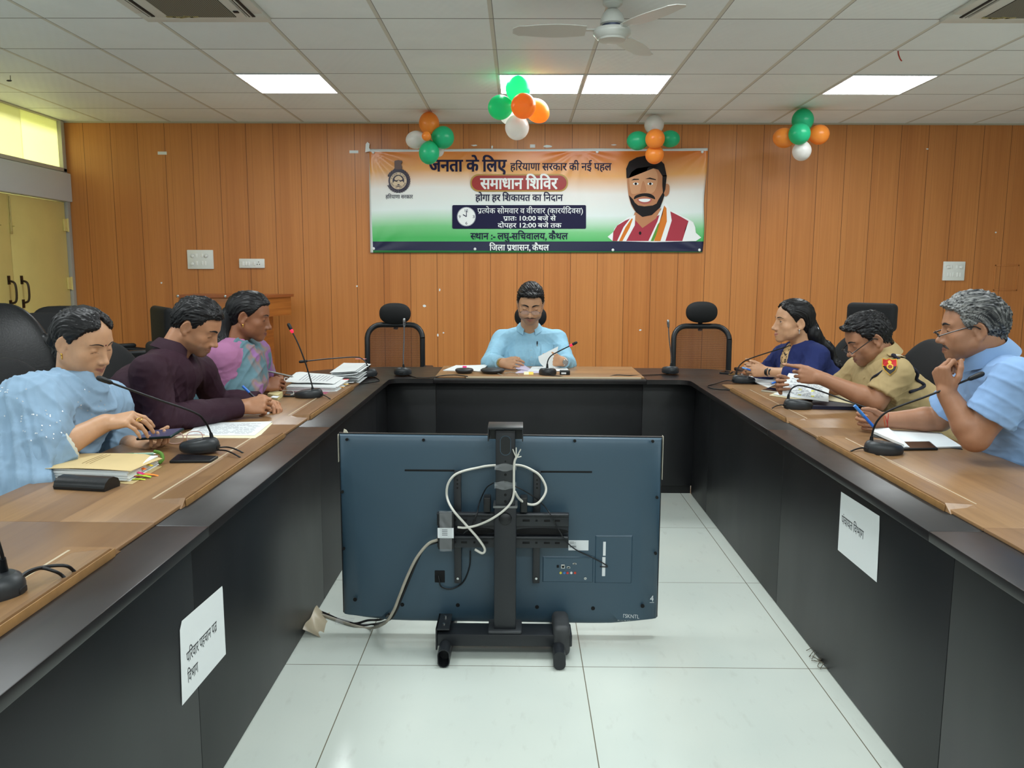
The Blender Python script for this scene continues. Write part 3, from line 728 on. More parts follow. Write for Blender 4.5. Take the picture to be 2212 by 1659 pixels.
b = MB(); b.box2((pcx-.062, PYF-.02, zt2-.008), (pcx+.062, PYF+.09, zt2), .002); b.box2((pcx-.062, PYF+.062, zt2-.058), (pcx+.062, PYF+.068, zt2-.006)); b.box2((pcx-.062, PYF-.018, zt2-.05), (pcx-.058, PYF+.068, zt2-.006)); b.box2((pcx+.058, PYF-.018, zt2-.05), (pcx+.062, PYF+.068, zt2-.006)); b.build('top_bracket', m_blk, st, world=True)
# mount: two rails, a plate between them and two upright arms on the television's back
ry = PYF+.06
xa, xb = tp(948, 1120).x, at(1229, 1120, Y=ry).x
for y0, y1, nm in ((1108, 1137, 'u'), (1157, 1184, 'l')):
    z1, z0 = at(1150, y0, Y=ry).z, at(1150, y1, Y=ry).z
    b = MB(); b.box2((xa, ry, z0), (xb, ry+.012, z1), .002); b.box2((xa, ry-.012, z1-.011), (xb, ry+.012, z1), .005, 3); rl = b.build('mount_rail', m_blk, st, world=True)
    for k in range(4):
        for sx_ in (-1, 1):
            cx_ = pcx+sx_*(.075+.038*k); l = (.013, .004, .011, .009)[k]; zc = (z0*.58+z1*.42); b = MB()
            b.box2((cx_-l, ry-.0014, zc-.004), (cx_+l, ry+.001, zc+.004), .003); b.build('slot', m_hole, rl, world=True)
z1, z0 = at(1150, 1135, Y=ry+.01).z, at(1150, 1160, Y=ry+.01).z
b = MB(); b.box2((xa+.03, ry+.01, z0), (xb, ry+.016, z1), .002); b.build('mount_plate', m_blk, st, world=True)
b = MB(); n = 24; b.prism([(pcx+.13+.10*math.cos(2*PI*i/n) if True else 0, ry+.0095, (z0+z1)/2+.013*math.sin(2*PI*i/n)) for i in range(n)], (0, -.0012, 0)); b.build('plate_opening', m_hole, st, smooth=0, world=True)
b = MB(); b.prism([(pcx-.11+.07*math.cos(2*PI*i/n), ry+.0095, (z0+z1)/2+.013*math.sin(2*PI*i/n)) for i in range(n)], (0, -.0012, 0)); b.build('plate_opening', m_hole, st, smooth=0, world=True)
for cx_ in (989, 1159):
    xc = at(cx_, 1150, Y=TY-.02).x; zt_, zb_ = at(cx_, 1018, Y=TY-.02).z, at(cx_, 1258, Y=TY-.02).z
    b = MB(); b.box2((xc-.013, TY-.03, zb_), (xc+.013, TY-.0022, zt_), .002); am = b.build('mount_arm', m_blk, st, world=True)
    for z_ in (zt_-.03, zt_-.045, zt_-.06):
        b = MB(); disc(b, Vector((xc, TY-.03, z_)), .0035, .0008); b.build('arm_hole', m_hole, am, world=True)
    b = MB(); b.lathe([(0, .005), (.005, .005), (.006, 0)], c=(xc, TY-.03, zb_+.02), axis=(0, -1, 0), n=6); b.build('bolt', m_chrome, am, world=True)
b = MB(); q = Vector((pcx, PYF, zj-.045)); b.lathe([(0, .014), (.014, .013), (.022, .008), (.024, 0)], c=q, axis=(0, -1, 0), n=10); b.build('clamp_knob', m_blk2, st, world=True)
for s_ in (-1, 1): b = MB(); b.box2((pcx+s_*.066-.013, PYF+.04, zj-.035), (pcx+s_*.066+.013, ry+.03, zj+.02), .004); b.build('tilt_joint', m_blk2, st, world=True)
# base
bx0, bx1 = at(944, 1372, Z=.09).x, at(1236, 1372, Z=.09).x
MB().box2((bx0, 2.765, .045), (bx1, 2.865, .09), .004).build('crossbar', m_blk, st, world=True)
MB().box2((pcx-pw-.022, 2.768, .088), (pcx+pw+.022, 2.875, .102), .012, 3).build('pole_foot', mat('foot_plastic', (52, 55, 58), .5), st, world=True)
def foot(xc, yf, yr, cap):
    b = MB(); n = 20
    def ring(y, s=1): return [(xc+.022*s*math.cos(2*PI*i/n), y, .034+(.012 if math.sin(2*PI*i/n) > 0 else -.012)+.022*s*math.sin(2*PI*i/n)) for i in range(n)]
    rs_ = [[b.bm.verts.new(p) for p in ring(y)] for y in (yf, yr)]
    for i in range(n): b.bm.faces.new((rs_[0][i], rs_[0][(i+1) % n], rs_[1][(i+1) % n], rs_[1][i]))
    b.bm.faces.new(rs_[1])
    if cap: b.bm.faces.new(rs_[0][::-1])
    else:
        r2 = [b.bm.verts.new(p) for p in ring(yf, .86)]; r3 = [b.bm.verts.new(p) for p in ring(yf+.06, .86)]
        for i in range(n):
            b.bm.faces.new((rs_[0][i], rs_[0][(i+1) % n], r2[(i+1) % n], r2[i])); b.bm.faces.new((r2[i], r2[(i+1) % n], r3[(i+1) % n], r3[i]))
        b.bm.faces.new(r3[::-1])
    return b.build('foot', m_blk, st, smooth=50, world=True)
fl_, fr_ = at(958, 1425, Z=.03).x, at(1209, 1433, Z=.03).x
foot(fl_, 2.69, 3.14, False); foot(fr_, 2.68, 3.14, True)
b = MB(); b.box2((fl_-.035, 2.765, .03), (fl_-.03, 2.90, .11)); b.box2((fl_-.035, 2.765, .104), (fl_+.015, 2.90, .11), .002); pb = b.build('foot_bracket', m_blk, st, world=True)
for y_ in (2.80, 2.865):
    b = MB(); b.lathe([(0, .006), (.005, .006), (.006, 0)], c=(fl_-.008, y_, .11), n=8); b.build('bolt', m_chrome, pb, world=True)
b = MB(); b.box2((fr_-.02, 2.755, .01), (fr_+.042, 2.91, .125), .02, 4); b.build('foot_cover', mat('dusty_cover', (58, 60, 62), .55, var=.2, vscale=30), st, world=True)

# player box taped to the mount, cables
bx = thing('media_player', 'small black media player box taped to the television mount', 'media player', at(961, 1150, Y=ry-.02))
a, c = at(946, 1108, Y=ry-.02), at(981, 1186, Y=ry-.02)
MB().box2((a.x, ry-.026, c.z), (c.x, ry-.0125, a.z), .003).build('case', m_blk2, bx, world=True)
a2, c2 = at(945, 1141, Y=ry-.03), at(980, 1163, Y=ry-.03); b = MB(); b.box2((a2.x, ry-.028, c2.z), (c2.x, ry-.0262, a2.z)); sk = b.build('sticker', m_label, bx, smooth=0, world=True)
b = MB()
for k in range(4): b.box2((a2.x+.016, ry-.0286, a2.z-.008-.0065*k), (a2.x+.036, ry-.0279, a2.z-.005-.0065*k))
b.build('fine_print', mat('grey_ink', (120, 124, 128), .7), sk, smooth=0, world=True)
m_tape = mat('clear_tape', (210, 214, 216), .12, alpha=.2, bump=.8, bscale=90, bstretch=(1, 1, .3))
b = MB(); r = random.Random(8)
def tapefn(x0, z0, x1, z1, y, amp, seed, vert=True):
    rr = random.Random(seed); ph = [rr.uniform(0, 6) for _ in range(6)]
    def fn(u, v):
        return (x0+(x1-x0)*u, y-amp*(.5+.5*math.sin(7*u+ph[0]+3*v)*math.cos(9*v+ph[1])+.3*math.sin(23*v+ph[2]+8*u)), z0+(z1-z0)*v)
    return fn
q0, q1 = at(950, 1190, Y=ry-.03), at(976, 1103, Y=ry-.03); b.grid(tapefn(q0.x, q0.z, q1.x, q1.z, ry-.031, .006, 1), 14, 30); b.build('tape', m_tape, bx, world=True)
def cable(name, label, pts, r, m, group=None, n=8, cat='cable'):
    b = MB(); b.tube(smooth_path(pts, 7), r, n); o = b.build(name, m, smooth=180); tag(o, label, cat, group); return o
m_wc = mat('white_cable', (206, 204, 194), .45); m_bc = mat('black_cable', (16, 17, 19), .42)
Q = lambda x, y, d: at(x, y, Y=d)
cable('white_cable', 'white network cable looped in a figure of eight on the television stand',
      [Q(1117, 985, PYF-.004), Q(1111, 1000, PYF-.003), Q(1110, 1040, PYF+.0), Q(1110, 1065, PYF-.004), Q(1104, 1085, PYF-.008), Q(1088, 1103, PYF-.012), Q(1060, 1122, PYF-.01), Q(1030, 1135, PYF+.02), Q(1004, 1140, PYF+.03), Q(989, 1139, ry-.02)], .0042, m_wc, 'white cables on the stand')
cable('white_cable', 'long white cable loop hanging over both mount arms, loose end below',
      [Q(1112, 1062, PYF-.006), Q(1122, 1078, PYF+.03), Q(1140, 1089, PYF+.06), Q(1160, 1088, PYF+.07), Q(1176, 1070, PYF+.08), Q(1179, 1052, PYF+.09), Q(1168, 1030, TY-.036), Q(1152, 1017, TY-.036), Q(1120, 1005, TY-.02), Q(1060, 1006, TY-.02), Q(1030, 1011, TY-.02), Q(1000, 1018, TY-.036), Q(980, 1028, TY-.038), Q(967, 1048, TY-.036), Q(966, 1075, TY-.036), Q(978, 1101, ry-.03), Q(1003, 1130, ry-.03), Q(1030, 1160, ry-.035), Q(1047, 1185, ry-.03), Q(1042, 1195, ry-.03), Q(1026, 1187, ry-.02)], .0046, m_wc, 'white cables on the stand')
b = MB()
for dx, dz in ((-.012, .03), (.0, .036), (.016, .03), (.018, .004), (.01, .012)):
    b.tube([Q(1115, 988, PYF-.004), Q(1115, 988, PYF-.004)+Vector((dx*.6, -.004, dz*.6)), Q(1115, 988, PYF-.004)+Vector((dx, -.002, dz))], .0022, 6)
tag(b.build('cable_tie', m_wc), 'splayed white tie ends at the top of the cable bundle on the stand', 'cable tie')
cable('black_cable', 'thin black cable from the stand to the side port of the television',
      [Q(1112, 1050, PYF+.0), Q(1135, 1062, PYF+.02), Q(1165, 1082, TY-.037), Q(1187, 1108, ry-.03), Q(1203, 1138, ry-.022), Q(1222, 1168, ry-.02), Q(1245, 1188, TY-.01), Q(1285, 1207, TY-.006), Q(1312, 1223, TY-.008), Q(1296, 1224, TY-.008)], .0022, m_bc, 'thin black cables on the television')
cable('black_cable', 'thin black cable looping from the stand pole down to the player box',
      [Q(1066, 1043, PYF+.04), Q(1050, 1055, PYF+.06), Q(1036, 1085, TY-.03), Q(1030, 1110, ry-.015), Q(1018, 1137, ry-.02), Q(1000, 1153, ry-.02)], .0022, m_bc, 'thin black cables on the television')
cable('power_cord', 'short black power cord curling from the socket on the television back',
      [Q(947, 1243, TY-.006), Q(949, 1255, TY-.014), Q(954, 1268, TY-.01), Q(975, 1272, TY-.006), Q(1000, 1258, TY-.006), Q(1014, 1225, TY-.006), Q(1016, 1190, TY-.012)], .0025, m_bc)
gy = 3.0
def fl(x, y, z=.006): return at(x, y, Z=z)
m_gc = mat('grey_cable', (158, 152, 138), .5, var=.15, vscale=20)
cable('grey_cable', 'thick grey cable running from the player box down to the floor',
      [Q(946, 1166, ry-.01), Q(925, 1175, ry-.01), Q(900, 1205, ry-.02), Q(880, 1245, PYF+.03), Q(862, 1290, PYF+.02), Q(850, 1320, PYF+.03), Q(832, 1345, 2.84), fl(800, 1357), fl(760, 1350), fl(716, 1335), fl(690, 1326)], .0055, m_gc)
for k, (pts) in enumerate(([Q(945, 1170, ry), Q(912, 1190, ry-.006), Q(872, 1280, PYF+.05), Q(853, 1325, PYF+.05), Q(838, 1340, 2.86), fl(812, 1348), fl(778, 1350), fl(740, 1340), fl(694, 1326)],
                           [Q(842, 1325, PYF+.06), fl(824, 1338, .03), fl(795, 1340, .02), fl(766, 1347), fl(735, 1339), fl(705, 1326), fl(690, 1320)])):
    cable('black_cable', ('black cable lying along the grey cable on the floor', 'black cable on the floor bowing above the grey cable')[k], pts, .0045, m_bc, 'black floor cables')
for y0, y1, lb in ((1003, 1017, 'clear tape wrapped round the pole under the cable cap'), (1041, 1057, 'clear tape wrapped round the pole above its collar')):
    b = MB(); za, zb = at(1090, y1, Y=PYF).z, at(1090, y0, Y=PYF).z; rr = random.Random(y0)
    def tf(u, v):
        x = (pcx-pw+.001)+(2*pw-.002)*u; return (x, PYF+.0025-.0015*math.sin(9*v+7*u), za+(zb-za)*v+.003*math.sin(8*u+y0)*(1 if v > .5 else -1))
    b.grid(tf, 12, 8); tag(b.build('tape', m_tape, smooth=60), lb, 'tape', 'tape on the stand pole')
b = MB(); q = fl(742, 1345, .001); b.grid(lambda u, v: (q.x-.03+.07*u, q.y-.02+.05*v, .004+.012*math.sin(PI*v)+.022*max(0, 1-abs(u-.3)*4)*max(0, v-.5)), 10, 10)
tag(b.build('tape', m_tape), 'clear tape strip holding the cables on the floor near the television', 'tape', 'tape on the floor')
b = MB(); q = fl(672, 1345, .001); b.grid(lambda u, v: (XSL+.002+.075*u*(1-.3*v), q.y-.13+.22*v, .003+.03*(1-u)**2+.006*math.sin(9*v+4*u)), 10, 16)
tag(b.build('tape', mat('brown_tape', (178, 166, 142), .3, alpha=.85)), 'crumpled brownish tape where the cables pass under the left table', 'tape', 'tape on the floor')
b = MB(); r = random.Random(4)
for k in range(7):
    q = fl(1745+5*k, 1408+6*k, .003); b.tube(smooth_path([q+Vector((r.uniform(-.02, .05), r.uniform(-.05, .05), r.uniform(0, .012))) for _ in range(4)], 4), .0013, 5)
tag(b.build('string_scraps', mat('dusty_string', (104, 98, 84), .9)), 'scraps of dusty string on the floor along the right table', 'string', kind='stuff')
# ------------------------------------------------------------------ banner
BY = YB-.014
def bp(x, y, d=0): return at(x, y, Y=BY-d)
q00, q10, q11, q01 = bp(800, 546), bp(1517, 545), bp(1528, 320), bp(797, 322)
bn = thing('banner', 'printed orange, white and green vinyl banner stretched across the back wall', 'banner', ((q00.x+q10.x)/2, BY, q00.z))
m_ban, nt, p = node_mat('banner_print')
V, X, Y, Z = pos_(nt)
zr = ramp_(nt, math_(nt, 'ADD', Z, math_(nt, 'MULTIPLY', math_(nt, 'SINE', math_(nt, 'MULTIPLY', X, 2.1)), .03)), bp(1100, 520).z, bp(1100, 326).z)
cr = N(nt, 'ShaderNodeValToRGB'); nt.links.new(zr, cr.inputs[0]); el = cr.color_ramp.elements
for i, (ps_, c_) in enumerate(((0, (70, 178, 92)), (.13, (120, 200, 132)), (.32, (228, 238, 236)), (.56, (236, 232, 228)), (.76, (234, 168, 98)), (1, (214, 112, 30)))):
    e = el[i] if i < 2 else el.new(ps_)
    e.position = ps_; e.color = (*lin(c_), 1)
navy = math_(nt, 'LESS_THAN', Z, math_(nt, 'ADD', bp(1100, 521.5).z, math_(nt, 'MULTIPLY', X, .004)))
grn = math_(nt, 'LESS_THAN', Z, bp(1100, 542).z)
bord = math_(nt, 'MAXIMUM', math_(nt, 'GREATER_THAN', Z, math_(nt, 'ADD', bp(800, 328).z, math_(nt, 'MULTIPLY', math_(nt, 'SUBTRACT', X, q01.x), .0055))), math_(nt, 'LESS_THAN', X, math_(nt, 'ADD', bp(806, 540).x, math_(nt, 'MULTIPLY', math_(nt, 'SUBTRACT', Z, q00.z), -.022))))
c = mix_(nt, navy, cr.outputs[0], lin((24, 26, 62))); c = mix_(nt, grn, c, lin((40, 120, 60))); c = mix_(nt, bord, c, lin((214, 218, 218)))
nt.links.new(c, p.inputs['Base Color']); p.inputs['Roughness'].default_value = .3; p.inputs['Specular IOR Level'].default_value = .5
def wr(u, v):
    d = 0
    for cu, cv, k, s in ((0, 1, 17, .0042), (1, 1, 13, .0042), (.62, 1, 15, .003), (.31, 1, 12, .0024), (0, 0, 11, .002), (1, 0, 12, .002)):
        du, dv = (u-cu)*3.3, v-cv; r = math.hypot(du, dv); a = math.atan2(dv, du); d += s*math.sin(k*a)*math.exp(-((r-.18)/.28)**2)
    return d + .0015*math.sin(9*u+4*v)
b = MB()
def bfn(u, v):
    x = (q00.x*(1-v)+q01.x*v)*(1-u)+(q10.x*(1-v)+q11.x*v)*u; z = (q00.z*(1-u)+q10.z*u)*(1-v)+(q01.z*(1-u)+q11.z*u)*v
    x += .008*math.sin(v*9)*(u > .97); z += -.006*math.sin(u*PI*3)**2*(v > .96)
    return (x, BY-.003-wr(u, v)*1.0, z)
b.grid(bfn, 150, 60, .0006); b.build('banner_sheet', m_ban, bn, smooth=180, world=True)
m_navy = mat('print_navy', (22, 20, 58), .5, spec=.25); m_white = mat('print_white', (238, 240, 240), .35); m_red = mat('print_red', (160, 40, 38), .35); m_gold = mat('print_gold', (178, 142, 62), .35)
LAY = .0075
def bl(segs, x0, x1, ybase, h, m, bold=.02, nm='lettering', d=.0006):
    a, c_ = bp(x0, ybase, LAY+d), bp(x1, ybase, LAY+d); zz = bp(x0, ybase-h).z-a.z
    letter(segs, (a.x, BY-LAY-d, a.z), (1, 0, (c_.z-a.z)/(c_.x-a.x)), (0, 0, 1), width=c_.x-a.x, height=zz, m=m, parent=bn, bold=bold, name=nm)
# letters are about .62 of the em for the body with the head line; heights below are body heights
bl(['जनता', ' ', 'के', ' ', 'िल', 'ए'], 926, 1095, 370, 27, m_navy, .055)
bl(['हिर', 'याणा', ' ', 'सरकार', ' ', 'की', ' ', 'नई', ' ', 'पहल'], 1102, 1321, 368, 17, m_navy, .03)
def shape(pts, m, name, d, closed=True, sm=4, parent=None):
    P = [bp(x, y, LAY+d) for x, y in pts]
    if sm:
        Q_ = [P[-2], P[-1]]+P+[P[0], P[1]]; out = []
        for i in range(2, len(Q_)-2):
            a, b_, c_, e_ = Q_[i-1], Q_[i], Q_[i+1], Q_[i+2]
            for k in range(sm):
                t = k/sm; out.append(.5*((2*b_)+(c_-a)*t+(2*a-5*b_+4*c_-e_)*t*t+(3*b_-a-3*c_+e_)*t**3))
        P = out
    mb = MB(); mb.face(P); bmesh.ops.triangulate(mb.bm, faces=mb.bm.faces[:])
    return mb.build(name, m, parent or bn, smooth=0, world=True)
def rrect(x0, y0, x1, y1, r, n=8):
    o = []
    for cx, cy, a0 in ((x1-r, y0+r, -PI/2), (x1-r, y1-r, 0), (x0+r, y1-r, PI/2), (x0+r, y0+r, PI)):
        o += [(cx+r*math.cos(a0+PI/2*i/n), cy+r*math.sin(a0+PI/2*i/n)) for i in range(n+1)]
    return o
shape(rrect(1016, 376, 1227, 414, 18), m_gold, 'title_border', .0002, sm=0)
shape(rrect(1019, 379, 1224, 411, 16), m_red, 'title_field', .0006, sm=0)
bl(['समाधान', ' ', 'िश', 'िव', 'र'], 1037, 1205, 408, 25, m_white, .055, d=.0012)
bl(['होगा', ' ', 'हर', ' ', 'िश', 'कायत', ' ', 'का', ' ', 'िन', 'दान'], 1027, 1216, 434, 15, m_navy, .035)
shape(rrect(977, 443, 1266, 494, 3), m_navy, 'notice_field', .0004, sm=0)
bl(['प', '/r', '<त', 'येक', ' ', 'सोमवार', ' ', 'व', ' ', 'वीरवार', ' ', '(कार', 'य', '^r', 'िद', 'वस)'], 1031, 1259, 461, 12, m_white, .012, d=.001)
bl(['प', '/r', 'ातः', ' ', '10:00', ' ', 'बजे', ' ', 'से'], 1087, 1201, 476.5, 10, m_white, .03, d=.001)
bl(['दोपहर', ' ', '12:00', ' ', 'बजे', ' ', 'तक'], 1075, 1213, 491.5, 10, m_white, .03, d=.001)
bl(['<स', 'थान', ' ', ':-', ' ', 'लघु-', 'सिच', 'वालय,', ' ', 'कैथल'], 1016, 1227, 517, 15, m_navy, .03)
bl(['िज', 'ला', ' ', 'प', '/r', 'शासन,', ' ', 'कैथल'], 1057, 1186, 541, 13.5, m_white, .04)
bl(['हिर', 'याणा', ' ', 'सरकार'], 833, 892, 429, 8.5, m_navy, .005)
# clock
def ell(cx, cy, rx, ry=None, n=28): return [(cx+rx*math.cos(2*PI*i/n), cy+(ry or rx)*math.sin(2*PI*i/n)) for i in range(n)]
m_grey = mat('print_grey', (150, 155, 165), .35)
shape(ell(1007.5, 468, 20.5, 21), m_grey, 'clock_rim', .0008, sm=0); ck = shape(ell(1007.5, 468, 19, 19.5), m_white, 'clock_face', .0012, sm=0)
for s_, x, y, w in (('12', 1004, 458, 7), ('3', 1021, 471, 4), ('6', 1005.5, 485, 4), ('9', 991, 471, 4)):
    a = bp(x, y, LAY+.0016); letter([s_], (a.x, BY-LAY-.0016, a.z), (1, 0, 0), (0, 0, 1), width=w*.0043, height=.026, m=m_navy, parent=ck)
for (xa, ya), (xb, yb), w in (((1007.5, 468), (1007.5, 454), 1.5), ((1007.5, 468), (1000, 463.5), 2)):
    dx, dy = xb-xa, yb-ya; l = math.hypot(dx, dy); nx, ny = -dy/l*w/2, dx/l*w/2
    shape([(xa+nx, ya+ny), (xb+nx, yb+ny), (xb-nx, yb-ny), (xa-nx, ya-ny)], m_navy, 'clock_hand', .0018, sm=0, parent=ck)
# state emblem: wreath, double ring with lettering, tree and horizon, capital on top
em_navy = mat('emblem_dark', (38, 28, 52), .35); em_pale = mat('emblem_pale', (214, 190, 160), .35); em_brown = mat('emblem_brown', (92, 62, 52), .35)
ex, ey = 860.5, 390.5
shape(ell(ex, ey, 21.5, 22), em_navy, 'emblem_ring', .0004, sm=0); shape(ell(ex, ey, 18, 18.5), em_pale, 'emblem_field', .0008, sm=0); shape(ell(ex, ey, 12.6, 13), em_navy, 'emblem_disc', .0012, sm=0)
b = MB()
for i in range(28):
    a = math.radians(-62+304*i/27+90-180+0); 
    for k, (rr, tl_) in enumerate(((24.6, .5), (22.6, -.5))):
        cx, cy = ex+rr*math.cos(a), ey+rr*math.sin(a)*1.02; s = 1 if math.cos(a) > 0 else -1; th = a-s*(PI/2)+s*tl_*.7
        pts = []
        for j in range(8):
            u = 2*PI*j/8; px_, py_ = 3.2*math.cos(u), 1.05*math.sin(u); pts.append((cx+px_*math.cos(th)-py_*math.sin(th), cy+px_*math.sin(th)+py_*math.cos(th)))
        b.face([bp(x, y, LAY+.001) for x, y in pts])
b.build('emblem_wreath', em_navy, bn, smooth=0, world=True)
shape([(847, 372), (852, 366), (854, 360), (867, 360), (869, 366), (874, 372)], em_navy, 'emblem_pedestal', .0014, sm=0)
shape([(853, 365), (853.5, 357), (855, 353), (852, 350), (853, 347), (857, 346.5), (860.5, 345.5), (864, 346.5), (868, 347), (869, 350), (866, 353), (867.5, 357), (868, 365)], em_brown, 'emblem_capital', .0018, sm=2)
shape([(849, 396), (852, 391), (857, 393), (861, 389), (865, 393), (869, 391), (872.5, 396), (870, 401), (851, 401)], em_pale, 'emblem_horizon', .0016, sm=2)
shape([(852, 387), (855, 382), (861, 379.5), (866, 382), (869.5, 387), (865, 389.5), (861, 388), (856, 389.5)], em_pale, 'emblem_tree', .0016, sm=2)
shape([(857.5, 399.5), (861, 397.5), (864, 399.5), (861, 400.6)], em_navy, 'emblem_lotus', .002, sm=2)
def arc_text(chars, r, a0, a1, top, h):
    for i, ch in enumerate(chars):
        if ch == ' ': continue
        a = math.radians(a0+(a1-a0)*(i+.5)/len(chars)); rr = r if top else r+.6
        cx, cy = ex+rr*math.cos(a), ey-rr*math.sin(a)
        o = bp(cx, cy, LAY+.0014)
        if top: up = Vector((math.cos(a), 0, math.sin(a))); right = Vector((math.sin(a), 0, -math.cos(a)))
        else: up = -Vector((math.cos(a), 0, math.sin(a))); right = Vector((-math.sin(a), 0, math.cos(a)))
        letter([ch], Vector((o.x, BY-LAY-.0014, o.z))-up*h*.35, right, up, height=h, m=em_navy, parent=bn, bold=.02, align='c', name='emblem_letter')
arc_text(['ह', 'िर', 'या', 'णा', ' ', 'स', 'र', 'का', 'र'], 15.1, 168, 12, True, .0125)
arc_text(list('GOVT OF HARYANA'), 15.1, 194, 346, False, .0115)
# portrait of a smiling man (flat print)
pc = lambda n, c_: mat('print_'+n, c_, .5, spec=.25)
c_skin, c_skin2, c_hair, c_vest, c_or, c_gr, c_lip = pc('skin', (186, 128, 92)), pc('skin_light', (206, 152, 114)), pc('hair', (26, 20, 22)), pc('vest', (168, 58, 72)), pc('scarf_orange', (214, 122, 44)), pc('scarf_green', (96, 150, 60)), pc('lips', (176, 96, 88))
zz = lambda L: [(700+x*.40687, 100+y*.40687) for x, y in L]
shape(zz([(1532, 1034), (1536, 985), (1552, 955), (1590, 925), (1640, 902), (1700, 960), (1790, 870), (1840, 872), (1900, 902), (1960, 934), (1974, 990), (1974, 1034)]), m_white, 'portrait_shirt', .0006, sm=2)
shape(zz([(1532, 1034), (1536, 985), (1556, 952), (1600, 925), (1648, 905), (1690, 962), (1770, 900), (1830, 872), (1895, 905), (1935, 928), (1905, 1000), (1902, 1034)]), c_vest, 'portrait_vest', .001, sm=0)
shape(zz([(1650, 880), (1640, 910), (1690, 965), (1762, 915), (1790, 860)]), c_skin, 'portrait_neck', .0014, sm=0)
for L, m_, d in (([(1556, 1034), (1590, 960), (1632, 905), (1652, 895), (1650, 950), (1604, 1034)], m_white, .0018), ([(1566, 1034), (1600, 962), (1632, 915), (1640, 915), (1622, 965), (1584, 1034)], c_or, .0022),
                 ([(1722, 1034), (1770, 930), (1795, 850), (1812, 828), (1836, 862), (1846, 925), (1812, 1034)], m_white, .0018), ([(1752, 1034), (1790, 930), (1806, 845), (1818, 860), (1820, 930), (1786, 1034)], c_or, .0022), ([(1734, 1034), (1772, 945), (1784, 930), (1770, 985), (1750, 1034)], c_gr, .0022)):
    shape(zz(L), m_, 'portrait_scarf', d, sm=0)
shape(zz([(1822, 730), (1834, 742), (1832, 778), (1818, 796), (1808, 790), (1808, 740)]), c_skin, 'portrait_ear', .0018)
shape(zz([(1611, 690), (1613, 760), (1622, 815), (1645, 868), (1690, 903), (1740, 892), (1790, 840), (1810, 770), (1812, 690), (1790, 630), (1700, 610), (1635, 630)]), c_skin, 'portrait_face', .0022)
shape(zz([(1622, 690), (1626, 760), (1640, 785), (1690, 775), (1740, 780), (1765, 745), (1770, 680), (1740, 645), (1660, 650)]), c_skin2, 'portrait_cheeks', .0026)
shape(zz([(1606, 700), (1604, 650), (1620, 612), (1660, 590), (1710, 580), (1770, 590), (1806, 625), (1820, 690), (1797, 690), (1775, 655), (1720, 640), (1660, 648), (1632, 668), (1618, 700)]), c_hair, 'portrait_hair', .003, sm=0)
shape(zz([(1797, 685), (1820, 685), (1812, 760), (1800, 790), (1796, 740)]), c_hair, 'portrait_sideburn', .003, sm=0)
shape(zz([(1618, 790), (1630, 835), (1655, 880), (1690, 906), (1740, 896), (1785, 855), (1808, 790), (1800, 775), (1775, 815), (1765, 835), (1745, 845), (1700, 850), (1668, 845), (1650, 830), (1640, 812)]), c_hair, 'portrait_beard', .003, sm=0)
shape(zz([(1645, 812), (1650, 796), (1670, 786), (1700, 780), (1730, 783), (1752, 796), (1758, 812), (1742, 806), (1700, 796), (1665, 804)]), c_hair, 'portrait_moustache', .0034, sm=3)
shape(zz([(1662, 812), (1700, 804), (1740, 810), (1728, 832), (1700, 838), (1676, 830)]), c_lip, 'portrait_lips', .0032, sm=3)
shape(zz([(1670, 813), (1700, 809), (1733, 812), (1722, 824), (1700, 827), (1680, 823)]), m_white, 'portrait_teeth', .0036, sm=3)
for L in ([(1630, 712), (1645, 703), (1672, 704), (1672, 709), (1645, 710)], [(1704, 704), (1730, 697), (1762, 706), (1762, 711), (1730, 705)]): shape(zz(L), c_hair, 'portrait_brow', .003, sm=0)
for x in (1655, 1732):
    shape(zz(ell(x, 730, 15, 7, 14)), m_white, 'portrait_eye', .003, sm=0); shape(zz(ell(x, 730, 7, 7, 12)), c_hair, 'portrait_iris', .0034, sm=0)
shape(zz([(1690, 720), (1700, 720), (1712, 765), (1705, 775), (1690, 777), (1676, 772), (1680, 762)]), c_skin, 'portrait_nose', .003, sm=2)
shape(zz(ell(1678, 992, 7, 9, 12)), c_hair, 'portrait_button', .0018, sm=0)
# fixings of the banner
m_cap = mat('white_cap', (228, 230, 230), .4)
for x, y in ((806, 329), (1517, 328), (1290, 328), (807, 537), (1026, 538), (1324, 540), (1511, 540)):
    b = MB(); q = bp(x, y, LAY); b.lathe([(0, .006), (.009, .005), (.013, 0)], c=q, axis=(0, -1, 0), n=12); b.build('fixing_cap', m_cap, bn, world=True)
b = MB(); a = bp(794, 312); b.prism([(a.x-.02, BY-.012, a.z-.07), (a.x-.015, BY-.012, a.z+.0), (a.x+.0, BY-.012, a.z+.02), (a.x+.02, BY-.012, a.z+.005), (a.x+.015, BY-.012, a.z-.03), (a.x+.03, BY-.012, a.z-.06)], (0, .01, 0)); b.build('folded_corner', m_cap, bn, smooth=0, world=True)

